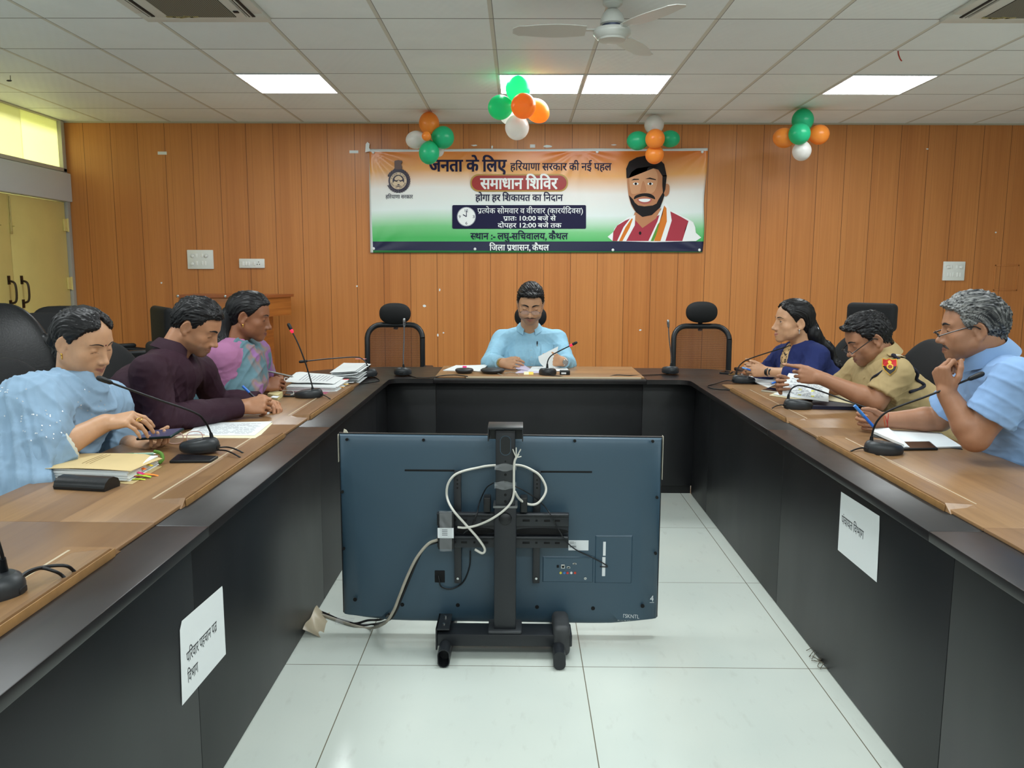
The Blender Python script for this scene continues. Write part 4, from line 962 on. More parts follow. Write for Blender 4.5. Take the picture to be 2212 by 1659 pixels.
# ------------------------------------------------------------------ balloons
def bal_mat(n, c_, tr):
    m, nt, p = node_mat(n); p.inputs['Base Color'].default_value = (*lin(c_), 1); p.inputs['Roughness'].default_value = .3
    t_ = N(nt, 'ShaderNodeBsdfTranslucent'); t_.inputs[0].default_value = (*lin(c_), 1); mx = N(nt, 'ShaderNodeMixShader'); mx.inputs[0].default_value = tr
    out = nt.nodes['Material Output']; nt.links.new(p.outputs[0], mx.inputs[1]); nt.links.new(t_.outputs[0], mx.inputs[2]); nt.links.new(mx.outputs[0], out.inputs['Surface']); return m
BM = {'green': bal_mat('balloon_green', (56, 206, 150), .5), 'orange': bal_mat('balloon_orange', (255, 166, 70), .45), 'white': bal_mat('balloon_white', (236, 234, 230), .4)}
def balloon(px, py, rx, ry, depth, col, knot, label, group):
    c_ = at(px, py, Y=depth); s = (c_-Vector((0, 0, CZ))).dot(_fw)/F_PX; r1, r2 = rx*s, ry*s
    t = thing('balloon', label, 'balloon', c_, group=group)
    b = MB(); ax = Vector(knot).normalized(); rot = ax.to_track_quat('Z', 'Y').to_matrix()
    rm = (r1+r2)/2; hr, hz = min(r1, r2), max(r1, r2)
    def fn(p):
        z = p.z; k = 1-.10*max(0, z)**2; return Vector((p.x*k, p.y*k, z*(1+.05*max(0, z)**3)))
    b.ellipsoid((0, 0, 0), (hr, hr, hz), rot, 32, 20, fn); b.build('skin', BM[col], t, smooth=180)
    k = MB(); k.lathe([(.004, hz*1.02), (.005, hz*1.05), (.004, hz*1.08), (.010, hz*1.12), (.008, hz*1.125), (0, hz*1.09)], axis=ax, n=12); k.build('knot', BM[col], t)
G = ('balloon cluster at the left top of the banner', 'tall balloon cluster under the middle lamps', 'balloon cluster above the portrait', 'balloon cluster right of the banner')
for args in (
    (927, 267, 22, 25, 7.0, 'orange', (.1, -.3, -1), 'orange balloon on top of the cluster at the left of the banner', G[0]),
    (899, 302, 19, 23, 7.02, 'white', (1, -.2, .1), 'white balloon at the left of the cluster on the banner left', G[0]),
    (957, 297, 24, 24, 6.97, 'green', (-1, 0, .2), 'green balloon at the right of the cluster on the banner left', G[0]),
    (927, 330, 22, 25, 6.93, 'green', (.1, .3, 1), 'green balloon lowest in the cluster over the headline', G[0]),
    (921, 294, 10, 10, 6.86, 'orange', (.2, 1, 0), 'tiny half inflated orange balloon in the middle of a cluster', G[0]),
    (945, 322, 14, 17, 7.1, 'white', (-.4, 0, 1), 'white balloon mostly hidden behind two green ones', G[0]),
    (1119, 192, 27, 28, 5.78, 'green', (0, .1, -1), 'bright green balloon on top, in front of a lit panel', G[1]),
    (1081, 232, 26, 27, 5.8, 'green', (1, 0, .1), 'green balloon at the left of the tallest cluster', G[1]),
    (1131, 229, 27, 28, 5.62, 'orange', (.6, -1, -.1), 'orange balloon facing forward in the tallest cluster', G[1]),
    (1160, 239, 24, 29, 5.82, 'orange', (-.6, 0, .5), 'orange balloon at the right of the tallest cluster', G[1]),
    (1117, 275, 26, 27, 5.76, 'white', (.1, .2, 1), 'pale white balloon lowest in the tallest cluster', G[1]),
    (1097, 252, 16, 17, 5.9, 'white', (.4, 0, -.5), 'white balloon tucked behind the tallest cluster', G[1]),
    (1413, 270, 21, 21, 7.12, 'white', (0, -.2, -1), 'white balloon on top of the cluster above the portrait', G[2]),
    (1378, 304, 20, 24, 7.1, 'green', (1, -.2, 0), 'green balloon left in the cluster above the portrait', G[2]),
    (1447, 300, 18, 22, 7.14, 'green', (-1, -.2, 0), 'green balloon right in the cluster above the portrait', G[2]),
    (1415, 300, 21, 21, 6.98, 'orange', (-.4, -1, 0), 'orange balloon in the middle of the cluster above the portrait', G[2]),
    (1414, 334, 20, 20, 7.06, 'orange', (0, -.1, 1), 'orange balloon touching the hair of the printed portrait', G[2]),
    (1734, 260, 23, 25, 6.84, 'green', (0, -.2, -1), 'dark green balloon touching the ceiling right of the banner', G[3]),
    (1694, 298, 21, 24, 6.8, 'orange', (1, -.1, -.2), 'orange balloon left in the cluster right of the banner', G[3]),
    (1727, 289, 23, 23, 6.7, 'green', (.1, 1, .1), 'green balloon facing forward right of the banner', G[3]),
    (1769, 291, 21, 22, 6.84, 'orange', (-1, -.1, -.2), 'orange balloon right in the cluster right of the banner', G[3]),
    (1732, 326, 21, 20, 6.78, 'white', (0, -.1, 1), 'white balloon lowest in the cluster right of the banner', G[3])):
    balloon(*args)
# threads that tie each cluster to the ceiling
# ------------------------------------------------------------------ small things on the back wall
m_swp = mat('switch_plastic', (228, 230, 226), .35); m_sw2 = mat('switch_key', (238, 239, 236), .3)
def wbox(mb, x0, y0, x1, y1, d0, d1, bev=0):
    a, c_ = at(x0, y1, Y=YB), at(x1, y0, Y=YB); mb.box2((a.x, YB-d1, a.z), (c_.x, YB-d0, c_.z), bev)
def board(x0, y0, x1, y1, label, keys, knobs, holes, group='white switch boards'):
    a = at((x0+x1)/2, y1, Y=YB); t = thing('switch_board', label, 'switch board', (a.x, YB, a.z), group=group)
    b = MB(); wbox(b, x0, y0, x1, y1, 0, .018, .005); b.build('plate', m_swp, t, world=True)
    for k in keys: b = MB(); wbox(b, *k, .017, .0215, .002); b.build('switch_key', m_sw2, t, world=True)
    for x, y in knobs: b = MB(); b.lathe([(0, .032), (.011, .031), (.013, .018), (.02, .018), (.02, .016)], c=at(x, y, Y=YB), axis=(0, -1, 0), n=16); b.build('regulator_knob', m_sw2, t, world=True)
    for x, y in holes: b = MB(); b.lathe([(0, .0186), (.004, .0186), (.004, .017)], c=at(x, y, Y=YB), axis=(0, -1, 0), n=10); b.build('socket_hole', m_hole, t, world=True)
board(407, 540, 461, 581, 'square white switch board with regulator knobs on the back wall, left side', [(424, 548, 428, 556), (436, 548, 440, 556), (425, 564, 429, 573), (437, 564, 441, 573), (443, 564, 447, 573)], [(418, 553), (447, 553), (418, 570)], [])
board(518, 559, 572, 579, 'narrow white switch board with a three pin socket', [(525, 565, 529, 574), (532, 565, 535, 574), (537, 565, 541, 574), (549, 565, 553, 574)], [], [(560, 566), (557, 571), (562, 571)])
board(2034, 565, 2084, 606, 'square white switch board on the back wall, right side', [(2051, 573, 2055, 581), (2063, 573, 2067, 581), (2043, 589, 2047, 598), (2049, 589, 2053, 598), (2055, 589, 2058, 598), (2064, 589, 2068, 598), (2070, 589, 2074, 598)], [(2046, 577), (2073, 577)], [])
b = MB(); wbox(b, 341, 327.5, 360, 334, 0, .001); tag(b.build('paper_label', m_label, smooth=0), 'small white paper strip high on the wall at the left', 'paper label', 'paper strips on the back wall')
b = MB(); wbox(b, 755, 325, 774, 331, 0, .001); tag(b.build('paper_label', m_label, smooth=0), 'small white paper strip just left of the banner', 'paper label', 'paper strips on the back wall')
b = MB(); wbox(b, 1145, 312, 1156, 319, 0, .001); tag(b.build('paper_label', m_label, smooth=0), 'small white paper strip just above the banner', 'paper label', 'paper strips on the back wall')
r = random.Random(12)
scr = [(917, 661, 9, 7, 'largest white paper scrap on the wall, right of the left mesh chair'), (946, 724, 5, 7, 'torn paper scrap low on the wall, left of the man in sky blue'), (958, 719, 4, 4, 'tiny paper scrap beside the low torn one'), (950, 626, 4, 7, 'paper scrap on the wall at the height of his hair'),
       (1183, 316, 26, 6, 'long torn tape scrap above the middle of the banner'), (1063, 318, 6, 7, 'torn tape scrap on the wall near the tall balloons'), (1025, 314, 18, 4, 'flat tape smear above the headline of the banner'), (1383, 713, 6, 4, 'paper scrap on the wall beside the right mesh chair'), (771, 618, 4, 4, 'white speck of paper above the left mesh chair'), (349, 611, 5, 4, 'white speck of paper on the wall above the lectern'), (2003, 322, 6, 3, 'white speck of paper high on the right of the wall'), (2151, 502, 5, 4, 'white speck of paper above the small hatch'), (1327, 313, 14, 3, 'thin tape smear above the banner near the portrait')]
for x, y, w, h, lb in scr:
    P_ = [(x+w/2*math.cos(a)*r.uniform(.6, 1.1), y+h/2*math.sin(a)*r.uniform(.6, 1.1)) for a in [2*PI*i/7 for i in range(7)]]
    b = MB(); b.prism([at(px, py, Y=YB-.0005) for px, py in P_], (0, -.0015, 0)); tag(b.build('paper_scrap', m_label, smooth=0), lb, 'paper scrap', 'scraps stuck to the back wall')
a = at(1940, 110, Z=H); b = MB(); b.tube(smooth_path([(a.x, a.y, H), (a.x+.004, a.y, H-.02), (a.x+.012, a.y-.01, H-.05), (a.x+.022, a.y-.012, H-.062)]), [.004]*18+[.002], 6); tag(b.build('ribbon', mat('red_ribbon', (178, 62, 48), .5)), 'short scrap of red ribbon hanging from the ceiling', 'ribbon')
a = at(22, 163, Z=H); b = MB(); b.tube([(a.x, a.y, H), (a.x, a.y, H-.03)], .002, 6); b.ellipsoid((a.x-.01, a.y, H-.035), (.02, .008, .006), u=10, v=6); tag(b.build('hook', m_blk), 'small dark hook hanging from the ceiling at the left', 'hook')

# ------------------------------------------------------------------ lectern
m_lec, nt, p = node_mat('lectern_wood'); V, X, Y, Z = pos_(nt)
gr = noise_(nt, V, 40, (.05, .05, 1), detail=4); nt.links.new(mix_(nt, ramp_(nt, gr, .35, .7), lin((156, 90, 40)), lin((186, 116, 52))), p.inputs['Base Color']); p.inputs['Roughness'].default_value = .35
m_lec2 = mat('lectern_edge', (150, 84, 44), .4)
LY = 6.78; lx0, lx1 = at(386, 640, Y=LY).x, at(601, 650, Y=LY).x; lzt, lzb = at(480, 643, Y=LY).z, at(480, 684, Y=LY).z
t = thing('lectern', 'brown wooden lectern standing against the back wall behind the chairs', 'lectern', ((lx0+lx1)/2, LY+.2, 0))
b = MB(); b.box2((lx0, LY, lzb), (lx1-.098, LY+.03, lzt), .003); b.build('front_board', m_lec, t, world=True)
b = MB(); b.prism([(lx1-.1, LY, lzb), (lx1-.1, LY, lzt), (lx1, LY+.38, lzt-.0), (lx1, LY+.38, lzb)], (-.02, .004, 0)); b.build('side_board', m_lec, t, smooth=0, world=True)
b = MB(); b.box2((lx0, LY+.03, lzb), (lx0+.02, LY+.42, lzt)); b.build('side_board', m_lec, t, world=True)
b = MB(); b.prism([(lx0-.015, LY-.02, lzt), (lx1-.085, LY-.02, lzt), (lx1+.02, LY+.40, lzt), (lx0-.015, LY+.44, lzt)], (0, 0, .022)); b.build('top', m_lec2, t, smooth=0, world=True)
b = MB(); b.box2((lx0+.12, LY+.06, .06), (lx1-.17, LY+.40, lzb)); b.build('body', m_lec, t, world=True)
b = MB(); b.box2((lx0+.06, LY+.02, 0), (lx1-.11, LY+.44, .06), .004); b.build('plinth', m_lec2, t, world=True)
for x in (lx0, (lx0+lx1)/2-.02):
    b = MB(); b.ellipsoid((x, LY-.02, lzt+.012), (.012, .006, .012), u=10, v=6); b.build('stud', m_chrome, t, world=True)

# ------------------------------------------------------------------ chairs
m_mesh, nt, p = node_mat('chair_mesh'); V, X, Y, Z = pos_(nt)
p.inputs['Base Color'].default_value = (*lin((58, 34, 24)), 1); p.inputs['Roughness'].default_value = .7; p.inputs['Alpha'].default_value = .78
tc_ = N(nt, 'ShaderNodeTexCoord'); sp_ = N(nt, 'ShaderNodeSeparateXYZ'); nt.links.new(tc_.outputs['Object'], sp_.inputs[0])
nt.links.new(math_(nt, 'ADD', .66, math_(nt, 'MULTIPLY', math_(nt, 'SINE', math_(nt, 'MULTIPLY', sp_.outputs[2], 900)), .2)), p.inputs['Alpha'])
m_cfab = mat('chair_fabric', (15, 16, 18), .75, bump=.2, bscale=300); m_cpl = mat('chair_plastic', (24, 26, 29), .42); m_leather = mat('black_leather', (14, 15, 17), .36, bump=.15, bscale=120); m_chr = mat('chair_chrome', (160, 165, 172), .2, 1)
def rr_path(w, h, r, n=6):
    o = []
    for cx, cz, a0 in ((w/2-r, h-r, 0), (-w/2+r, h-r, PI/2), (-w/2+r*.6, r*.6, PI), (w/2-r*.6, r*.6, PI*1.5)):
        rr = r if cz > h/2 else r*.6
        o += [(cx+rr*math.cos(a0+PI/2*i/n), cz+rr*math.sin(a0+PI/2*i/n)) for i in range(n+1)]
    return o
def base_parts(t, m=None):
    """gas column, five-star base with castors"""
    b = MB(); b.tube([(0, 0, .09), (0, 0, .40)], [.03, .025], 14); b.build('column', m_cpl, t)
    b = MB()
    for k in range(5):
        a = 2*PI*k/5+.3; b.tube([(.02*math.cos(a), .02*math.sin(a), .10), (.15*math.cos(a), .15*math.sin(a), .095), (.29*math.cos(a), .29*math.sin(a), .075)], [.026, .022, .015], 8)
    b.build('star_base', m_cpl, t)
    for k in range(5):
        a = 2*PI*k/5+.3; b = MB(); c_ = Vector((.29*math.cos(a), .29*math.sin(a), .028)); ax = Vector((-math.sin(a), math.cos(a), 0)); b.lathe([(0, -.022), (.027, -.022), (.028, 0), (.027, .022), (0, .022)], c=c_, axis=ax, n=14); b.build('castor', m_cpl, t)
def arms_parts(t, h=.66, w=.27, m=None):
    for s in (-1, 1):
        b = MB(); b.box((s*w, .0, h), (.075, .26, .028), .012, 3); ar = b.build('armrest', m or m_cpl, t)
        b = MB(); b.tube([(s*(w-.03), .02, h-.01), (s*(w+.01), .03, h-.12), (s*(w-.02), .04, .42), (s*.12, .04, .40)], .016, 8); b.build('armrest_post', m_cpl, ar)
def mesh_chair(label, loc, rz, head=True, group=None, hz=1.075, bz=1.0, bw=.46):
    """high-back mesh task chair; local -y is the sitter's front"""
    t = thing('office_chair', label, 'chair', loc, rz, group)
    b = MB(); b.box((0, -.01, .45), (.49, .48, .09), .04, 4); b.build('seat', m_cfab, t)
    base_parts(t); arms_parts(t)
    h = bz-.50; pth = rr_path(bw-.03, h-.03, .10)
    cv = lambda x, z: (x, .235+.05*(1-(2*x/bw)**2)*.4+.10*(z/h)**2*.5-.04*math.sin(PI*min(z/h, 1)), .515+z)
    b = MB(); P_ = [Vector(cv(x, z)) for x, z in pth]; P_.append(P_[0]); b.tube(P_, .021, 10, cap=False); b.build('backrest_frame', m_cpl, t)
    b = MB(); b.face([cv(x, z) for x, z in pth]); bmesh.ops.triangulate(b.bm, faces=b.bm.faces[:]); bmesh.ops.subdivide_edges(b.bm, edges=b.bm.edges[:], cuts=2); b.build('back_mesh', m_mesh, t)
    b = MB(); b.tube([(0, .30, .515), (0, .33, .44), (0, .2, .40), (0, 0, .40)], .028, 8); b.tube([(0, .30, bz-.05), (0, .315, bz), (0, .29, hz-.02)], .018, 8); b.build('back_support', m_cpl, t)
    if head:
        b = MB(); b.ellipsoid((0, .265, hz), (.123, .042, .083), u=28, v=16, fn=lambda p: Vector((math.copysign(abs(p.x)**.8, p.x), p.y, math.copysign(abs(p.z)**.85, p.z)))); b.build('headrest', m_cfab, t, smooth=180)
    return t
c1 = at(848, 800, Y=6.1); G1 = 'mesh back office chairs'
zh1 = at(848, 677, Y=6.36).z; zb1 = at(848, 699, Y=6.34).z
mesh_chair('empty mesh back office chair with oval headrest, left of the man in sky blue', (-.965, 6.07, 0), .03, group=G1, hz=zh1, bz=zb1+.005)
mesh_chair('empty mesh back office chair with oval headrest, right of the man in sky blue', (at(1512, 675, Y=6.36).x, 6.07, 0), -.03, group=G1, hz=at(1512, 674, Y=6.36).z, bz=at(1512, 702, Y=6.34).z+.005)
mesh_chair('mesh back office chair on which the man in sky blue sits', (.085, 5.93, 0), 0, group=G1, hz=at(1145, 684, Y=6.2).z, bz=zb1-.09)
def fabric_chair(label, loc, rz, group=None, top=.98, w=.46, head=None, mesh=False, leather=False, lean=.10, arms=True, narrow=.75):
    """padded high-back chair"""
    t = thing('office_chair', label, 'chair', loc, rz, group); m = m_leather if leather else m_cfab
    b = MB(); b.box((0, -.01, .45), (.50, .49, .11), .05, 4); b.build('seat', m, t)
    base_parts(t)
    if arms: arms_parts(t, m=m_cpl)
    z0 = .50; h = top-z0
    sg = lambda q, e: math.copysign(abs(q)**e, q)
    def fn(p):
        q = Vector((sg(p.x, .55), sg(p.y, .8), sg(p.z, .5))); v = (q.z+1)/2; kx = 1-(1-narrow)*v**2
        return Vector((q.x*kx, q.y+(lean*v**1.5-.02*math.sin(PI*v)-.03*q.x*q.x)/.045, q.z))
    b = MB(); b.ellipsoid((0, .255, z0+h/2), (w/2, .045, h/2), None, 32, 22, fn); b.build('backrest', m, t, smooth=180)
    if leather:
        b = MB()
        for s in (-1, 1): b.tube(smooth_path([(s*w*.40, .19, z0+.02), (s*w*.46, .19+lean*.3, z0+h*.4), (s*w*.44, .20+lean*.6, z0+h*.65), (s*w*.3, .21+lean*.8, z0+h*.78)]), [.03+.025*math.sin(PI*i/18) for i in range(19)], 10)
        b.build('side_bolster', m, t, smooth=180)
        b = MB()
        for k in range(4): b.box((0, .215+lean*(k/5)**1.5, z0+.06+h*.15*k), (w*.55, .06, h*.14), .028, 3)
        b.build('tufted_pad', m, t)
    if head:
        b = MB(); b.box((0, .245+lean, top+head/2+.012), (w*.62, .075, head), .03, 4); b.build('headrest', m, t)
        b = MB(); b.tube([(0, .30+lean*.8, top-.12), (0, .31+lean, top+head*.5)], .02, 8); b.build('headrest_post', m_cpl, t)
    return t
G2 = 'black padded chairs along the walls'
def chair_at(px, py, depth, face, label, **k):
    """chair whose backrest top middle appears at (px, py) at this depth; face = direction the sitter faces (radians from -y, turning to +x)"""
    top = k.get('top'); q = at(px, py, Y=depth); top = q.z
    k['top'] = top - (k['head']+.014 if k.get('head') else 0)
    off = rotz(face) @ Vector((0, .30, 0)); return fabric_chair(label, (q.x-off.x, q.y-off.y, 0), face, **k)
chair_at(1878, 654, 4.86, -.80, 'black high back chair with rectangular headrest behind the woman in navy', head=.17, w=.47, group=G2)
chair_at(2008, 733, 4.1, -1.35, 'black rounded chair back between the police officer and the man in pale blue', w=.48, narrow=.5, group=G2)
chair_at(233, 738, 3.98, 1.3, 'black chair in which the woman in purple sits, just behind the man in maroon', w=.46, narrow=.6, group=G2)
chair_at(-6, 655, 3.75, 1.0, 'tufted black leather executive chair beside the yellow doors', leather=True, w=.56, narrow=.6, group=G2)
chair_at(88, 676, 4.6, .9, 'plain black chair between the leather chair and the woman in pale blue', w=.50, narrow=.85, group=G2, arms=False)
chair_at(135, 661, 5.5, .85, 'plain black chair nearest the corner of the yellow door', w=.50, narrow=.85, group=G2, arms=False)
chair_at(12, 775, 3.22, 1.35, 'dark chair at the left edge in which the man in maroon sits', w=.48, narrow=.6, group=G2)
fabric_chair('black armed chair under the woman in pale blue', (-1.77, 2.60, 0), 1.45, top=.92, group=G2)
fabric_chair('black chair under the grey haired man in pale blue', (2.0, 2.78, 0), -1.4, top=.92, arms=False, group=G2)
def arm_chair(label, px, py, depth, face):
    q = at(px, py, Y=depth); off = rotz(face) @ Vector((0, .28, 0))
    t = thing('armchair', label, 'chair', (q.x-off.x, q.y-off.y, 0), face, G2)
    b = MB(); b.box((0, 0, .45), (.5, .48, .1), .04, 3); b.build('seat', m_cfab, t)
    b = MB(); b.box((0, .27, (q.z+.62)/2), (.5, .07, q.z-.62), .035, 4); b.build('backrest', m_cfab, t)
    for s in (-1, 1):
        b = MB(); b.tube(smooth_path([(s*.29, .2, .80), (s*.3, .0, .83), (s*.3, -.2, .82), (s*.29, -.25, .76), (s*.27, -.2, .6), (s*.26, -.18, .42)]), .022, 8); ar = b.build('arm_frame', m_cpl, t)
        b = MB(); b.box((s*.3, -.03, .845), (.07, .34, .03), .014, 3); b.build('armrest', m_cpl, ar)
        b = MB(); b.tube([(s*.26, -.2, 0), (s*.26, -.19, .44)], .014, 8); b.build('leg', m_cpl, t); b = MB(); b.tube([(s*.26, .24, 0), (s*.25, .25, .62)], .014, 8); b.build('leg', m_cpl, t)
    return t
arm_chair('black armchair with padded arms in front of the lectern', 352, 662, 5.75, -.95)
arm_chair('second black armchair, nearer the man in maroon than the lectern', 338, 742, 4.95, -1.05)
# ------------------------------------------------------------------ things on the table
TZ = ZW
m_mic = mat('mic_charcoal', (38, 41, 44), .42); m_mic2 = mat('mic_grey', (58, 62, 66), .4); m_neck = mat('gooseneck', (26, 28, 31), .35, .3); m_neckc = mat('gooseneck_chrome', (150, 152, 156), .25, 1)
m_ring = mat('red_ring', (255, 40, 70), .4, emit=(255, 24, 60), estr=1.3)
def mic(label, base, face, pts, ring=False, chrome=False, tiltpx=None, size=1.0, plug=None, lift=0):
    """desk microphone: base centre on the table, face = direction of the speaker, pts = course of the neck from base to tip"""
    t = thing('gooseneck_microphone', label, 'microphone', base, face, 'gooseneck desk microphones')
    # teardrop base, local -y towards the speaker, thick end at +y
    b = MB(); n = 40; lv = ((.94, 0), (.985, .004), (1, .012), (1, .022), (.965, .030), (.88, .037), (.76, .041))
    rings = []
    for s, z in lv:
        row = []
        for k in range(n):
            a = 2*PI*k/n; x, y = math.cos(a)*.055*s*size, math.sin(a)*.07*s*size
            kx = 1-.12*max(0, math.sin(a))
            zz_ = z*(.66+.34*(math.sin(a)+1)/2) if z > .01 else z
            row.append(b.bm.verts.new((x*kx, y, zz_*size*1.12+lift)))
        rings.append(row)
    for p, q in zip(rings, rings[1:]):
        for k in range(n): b.bm.faces.new((p[k], p[(k+1) % n], q[(k+1) % n], q[k]))
    b.bm.faces.new(rings[-1]); b.bm.faces.new(rings[0][::-1]); bs = b.build('base', m_mic, t, smooth=35)
    b = MB(); b.lathe([(.0, .0), (.026, .0), (.028, -.003)], c=(0, -.018*size, .0375*size+lift), axis=(0, -.16, 1), n=20); b.build('talk_button', m_mic2, bs)
    b = MB(); b.box((0, .066*size, .016+lift), (.022, .012, .012), .002); b.build('socket_block', m_blk2, bs)
    P_ = smooth_path(pts, 6); nP = len(P_); nt_ = max(3, nP//6)
    b = MB(); b.tube(P_[:nt_+1], [.0085-.003*i/nt_ for i in range(nt_+1)], 10); b.build('neck_sleeve', m_neck, t, world=True)
    b = MB(); b.tube(P_[nt_:], .0036, 8); b.build('neck', m_neckc if chrome else m_neck, t, world=True)
    d = (P_[-1]-P_[-3]).normalized(); tip = P_[-1]
    b = MB(); b.lathe([(.0035, -.008), (.0065, -.003), (.0078, .001), (.0078, .010)], c=tip, axis=d, n=14); b.build('capsule_ring' if ring else 'capsule_collar', m_ring if ring else (m_neckc if chrome else m_neck), t, world=True)
    b = MB(); b.lathe([(.0078, .010), (.0086, .014), (.009, .034), (.0075, .041), (.004, .0445), (0, .0455)], c=tip, axis=d, n=14); b.build('capsule', m_neckc if chrome else m_blk2, t, world=True)
    return t
def A(x, y, d): return at(x, y, Y=d)
def B(x, y, z=TZ): return at(x, y, Z=z)
L_, R_ = -PI/2, PI/2      # face: local -y -> world -x  (left side) / +x (right side)
q1 = B(-30, 1290); mic('gooseneck microphone base cut off at the near left edge of the picture', (q1.x, q1.y, TZ), L_, [A(8, 1232, q1.y+.02), A(2, 1190, q1.y), A(-30, 1120, q1.y-.02), A(-120, 1060, q1.y-.1), A(-250, 1020, q1.y-.2)], size=1.05)
q2 = B(432, 978); mic('gooseneck microphone bowed towards the woman in pale blue', (q2.x, q2.y, TZ), L_-.15, [A(459, 958, q2.y+.0), A(455, 935, q2.y), A(441, 908, q2.y-.02), A(418, 890, q2.y-.05), A(340, 863, q2.y-.1), A(262, 835, q2.y-.15), A(238, 826, q2.y-.17)], lift=.009)
q3 = B(667, 858); mic('gooseneck microphone with red ring, upright before the man in the maroon shirt', (q3.x, q3.y, TZ), L_, [A(676, 846, q3.y), A(673, 828, q3.y), A(660, 785, q3.y), A(645, 745, q3.y), A(631, 716, q3.y)], ring=True)
q4 = B(790, 812); mic('gooseneck microphone bent level over the papers at the left corner', (q4.x, q4.y, TZ), L_, [A(797, 803, q4.y), A(792, 786, q4.y), A(782, 775, q4.y), A(765, 771.5, q4.y), A(710, 775, q4.y-.03), A(662, 780, q4.y-.05)])
q5 = B(870, 808); mic('gooseneck microphone with bright straight stem before the left mesh chair', (q5.x, q5.y, TZ), PI, [A(872, 796, q5.y), A(871, 775, q5.y), A(872.5, 735, q5.y), A(873, 703, q5.y)], chrome=True)
qc = B(1183, 809); mic('gooseneck microphone with red ring before the man in sky blue', (qc.x, qc.y, TZ), PI, [A(1182, 796, qc.y), A(1183, 781, qc.y), A(1190, 769, qc.y), A(1205, 760, qc.y-.01), A(1233, 746, qc.y-.02)], ring=True)
q6 = B(1448, 805); mic('gooseneck microphone with bright straight stem before the right mesh chair', (q6.x, q6.y, TZ), PI, [A(1449, 793, q6.y), A(1450, 773, q6.y), A(1446, 735, q6.y), A(1444, 706, q6.y)], chrome=True)
q7 = B(1606, 826); mic('gooseneck microphone with red ring before the woman in navy', (q7.x, q7.y, TZ), R_+.3, [A(1589, 818, q7.y), A(1592, 800, q7.y), A(1602, 785, q7.y), A(1622, 774, q7.y-.03), A(1680, 755, q7.y-.08), A(1726, 741, q7.y-.12)], ring=True)
q8 = B(1724, 882); mic('gooseneck microphone bent down over the file of the police officer', (q8.x, q8.y, TZ), R_+.2, [A(1702, 872, q8.y), A(1704, 852, q8.y), A(1712, 838, q8.y), A(1730, 833, q8.y-.02), A(1770, 844, q8.y-.06), A(1830, 866, q8.y-.1), A(1888, 886, q8.y-.13)])
q9 = B(1908, 978); mic('gooseneck microphone reaching towards the man in pale blue', (q9.x, q9.y, TZ), R_+.2, [A(1882, 966, q9.y), A(1884, 938, q9.y), A(1896, 908, q9.y-.01), A(1925, 885, q9.y-.03), A(2010, 853, q9.y-.08), A(2096, 818, q9.y-.13)])
def wire(label, pts, r=.0028, group='thin microphone cables on the table', m=None):
    return cable('microphone_cable', label, pts, r, m or m_bc, group)
cz = TZ+.0145
wire('pair of dark cables from the cut off microphone at the near left', [B(30, 1262, TZ+.03), B(60, 1235, TZ+.04), B(100, 1224, TZ+.035), B(140, 1222, TZ+.03), B(158, 1232, cz), B(172, 1250, ZT+.002)], .0035)
wire('second dark cable from the cut off microphone, nearer the table edge', [B(30, 1264, TZ+.02), B(50, 1245, TZ+.03), B(85, 1228, TZ+.035), B(115, 1233, TZ+.03), B(135, 1244, cz), B(152, 1266, ZT+.002)], .0035)
wire('upper cable behind the microphone of the woman in pale blue', [B(470, 967, TZ+.018), B(492, 966, TZ+.018), B(515, 973, cz+.003), B(537, 986, ZT+.003)], .0028)
wire('lower cable behind the microphone of the woman in pale blue', [B(468, 972, TZ+.012), B(490, 974, cz+.002), B(512, 984, cz+.002), B(530, 996, ZT+.003)], .0028)
wire('cable of the upright microphone with red ring at the left', [B(688, 853, TZ+.012), B(700, 854, TZ+.018), B(712, 861, cz), B(720, 868, ZT+.003)])
wire('dark cable looping past the fanned papers at the left corner', [B(796, 812, ZT+.012), B(812, 816, ZT+.004), B(819, 822, ZT+.003), B(800, 826, ZT+.003), B(775, 829, ZT+.003), B(757, 833, ZT+.003)])
wire('long dark cable from the left upright microphone along the table head', [B(874, 806, ZT+.012), B(884, 811, ZT+.004), B(905, 816, ZT+.004), B(935, 815, ZT+.004), B(958, 811, TZ+.004), B(985, 810, TZ+.003), B(1010, 813, TZ+.003)])
wire('grey cable across the flat black puck to the table edge', [B(1018, 801, TZ+.004), B(1045, 804, TZ+.004), B(1075, 807, TZ+.004), B(1092, 815, ZT+.004)], .0024, m=m_gc)
wire('short grey cable right of the flat black disc', [B(1090, 806, TZ+.01), B(1105, 804, TZ+.008), B(1118, 808, TZ+.004), B(1122, 813, ZT+.004)], .0024, m=m_gc)
wire('short dark cable before the microphone of the man in sky blue', [B(1184, 806, TZ+.012), B(1190, 811, TZ+.004), B(1205, 812, TZ+.004), B(1222, 814, ZT+.004)])
wire('dark cable running left from the right upright microphone', [B(1449, 804, ZT+.012), B(1440, 808, ZT+.004), B(1400, 810, ZT+.004), B(1360, 811, TZ+.003), B(1330, 810, TZ+.003), B(1312, 815, ZT+.004)])
wire('dark cable looping in front of the microphone of the woman in navy', [B(1586, 824, ZT+.016), B(1570, 822, ZT+.014), B(1545, 829, ZT+.004), B(1528, 834, ZT+.003), B(1545, 840, ZT+.003), B(1580, 842, ZT+.003), B(1592, 845, ZT+.003)])
wire('short cable behind the microphone bent over the police file', [B(1698, 876, TZ+.014), B(1684, 875, TZ+.018), B(1669, 881, cz), B(1668, 889, ZT+.003)])
wire('coiled cable behind the microphone of the man in pale blue', [B(1876, 968, TZ+.014), B(1858, 968, TZ+.016), B(1840, 974, cz), B(1834, 980, ZT+.006), B(1842, 987, ZT+.003), B(1850, 988, ZT+.003)])

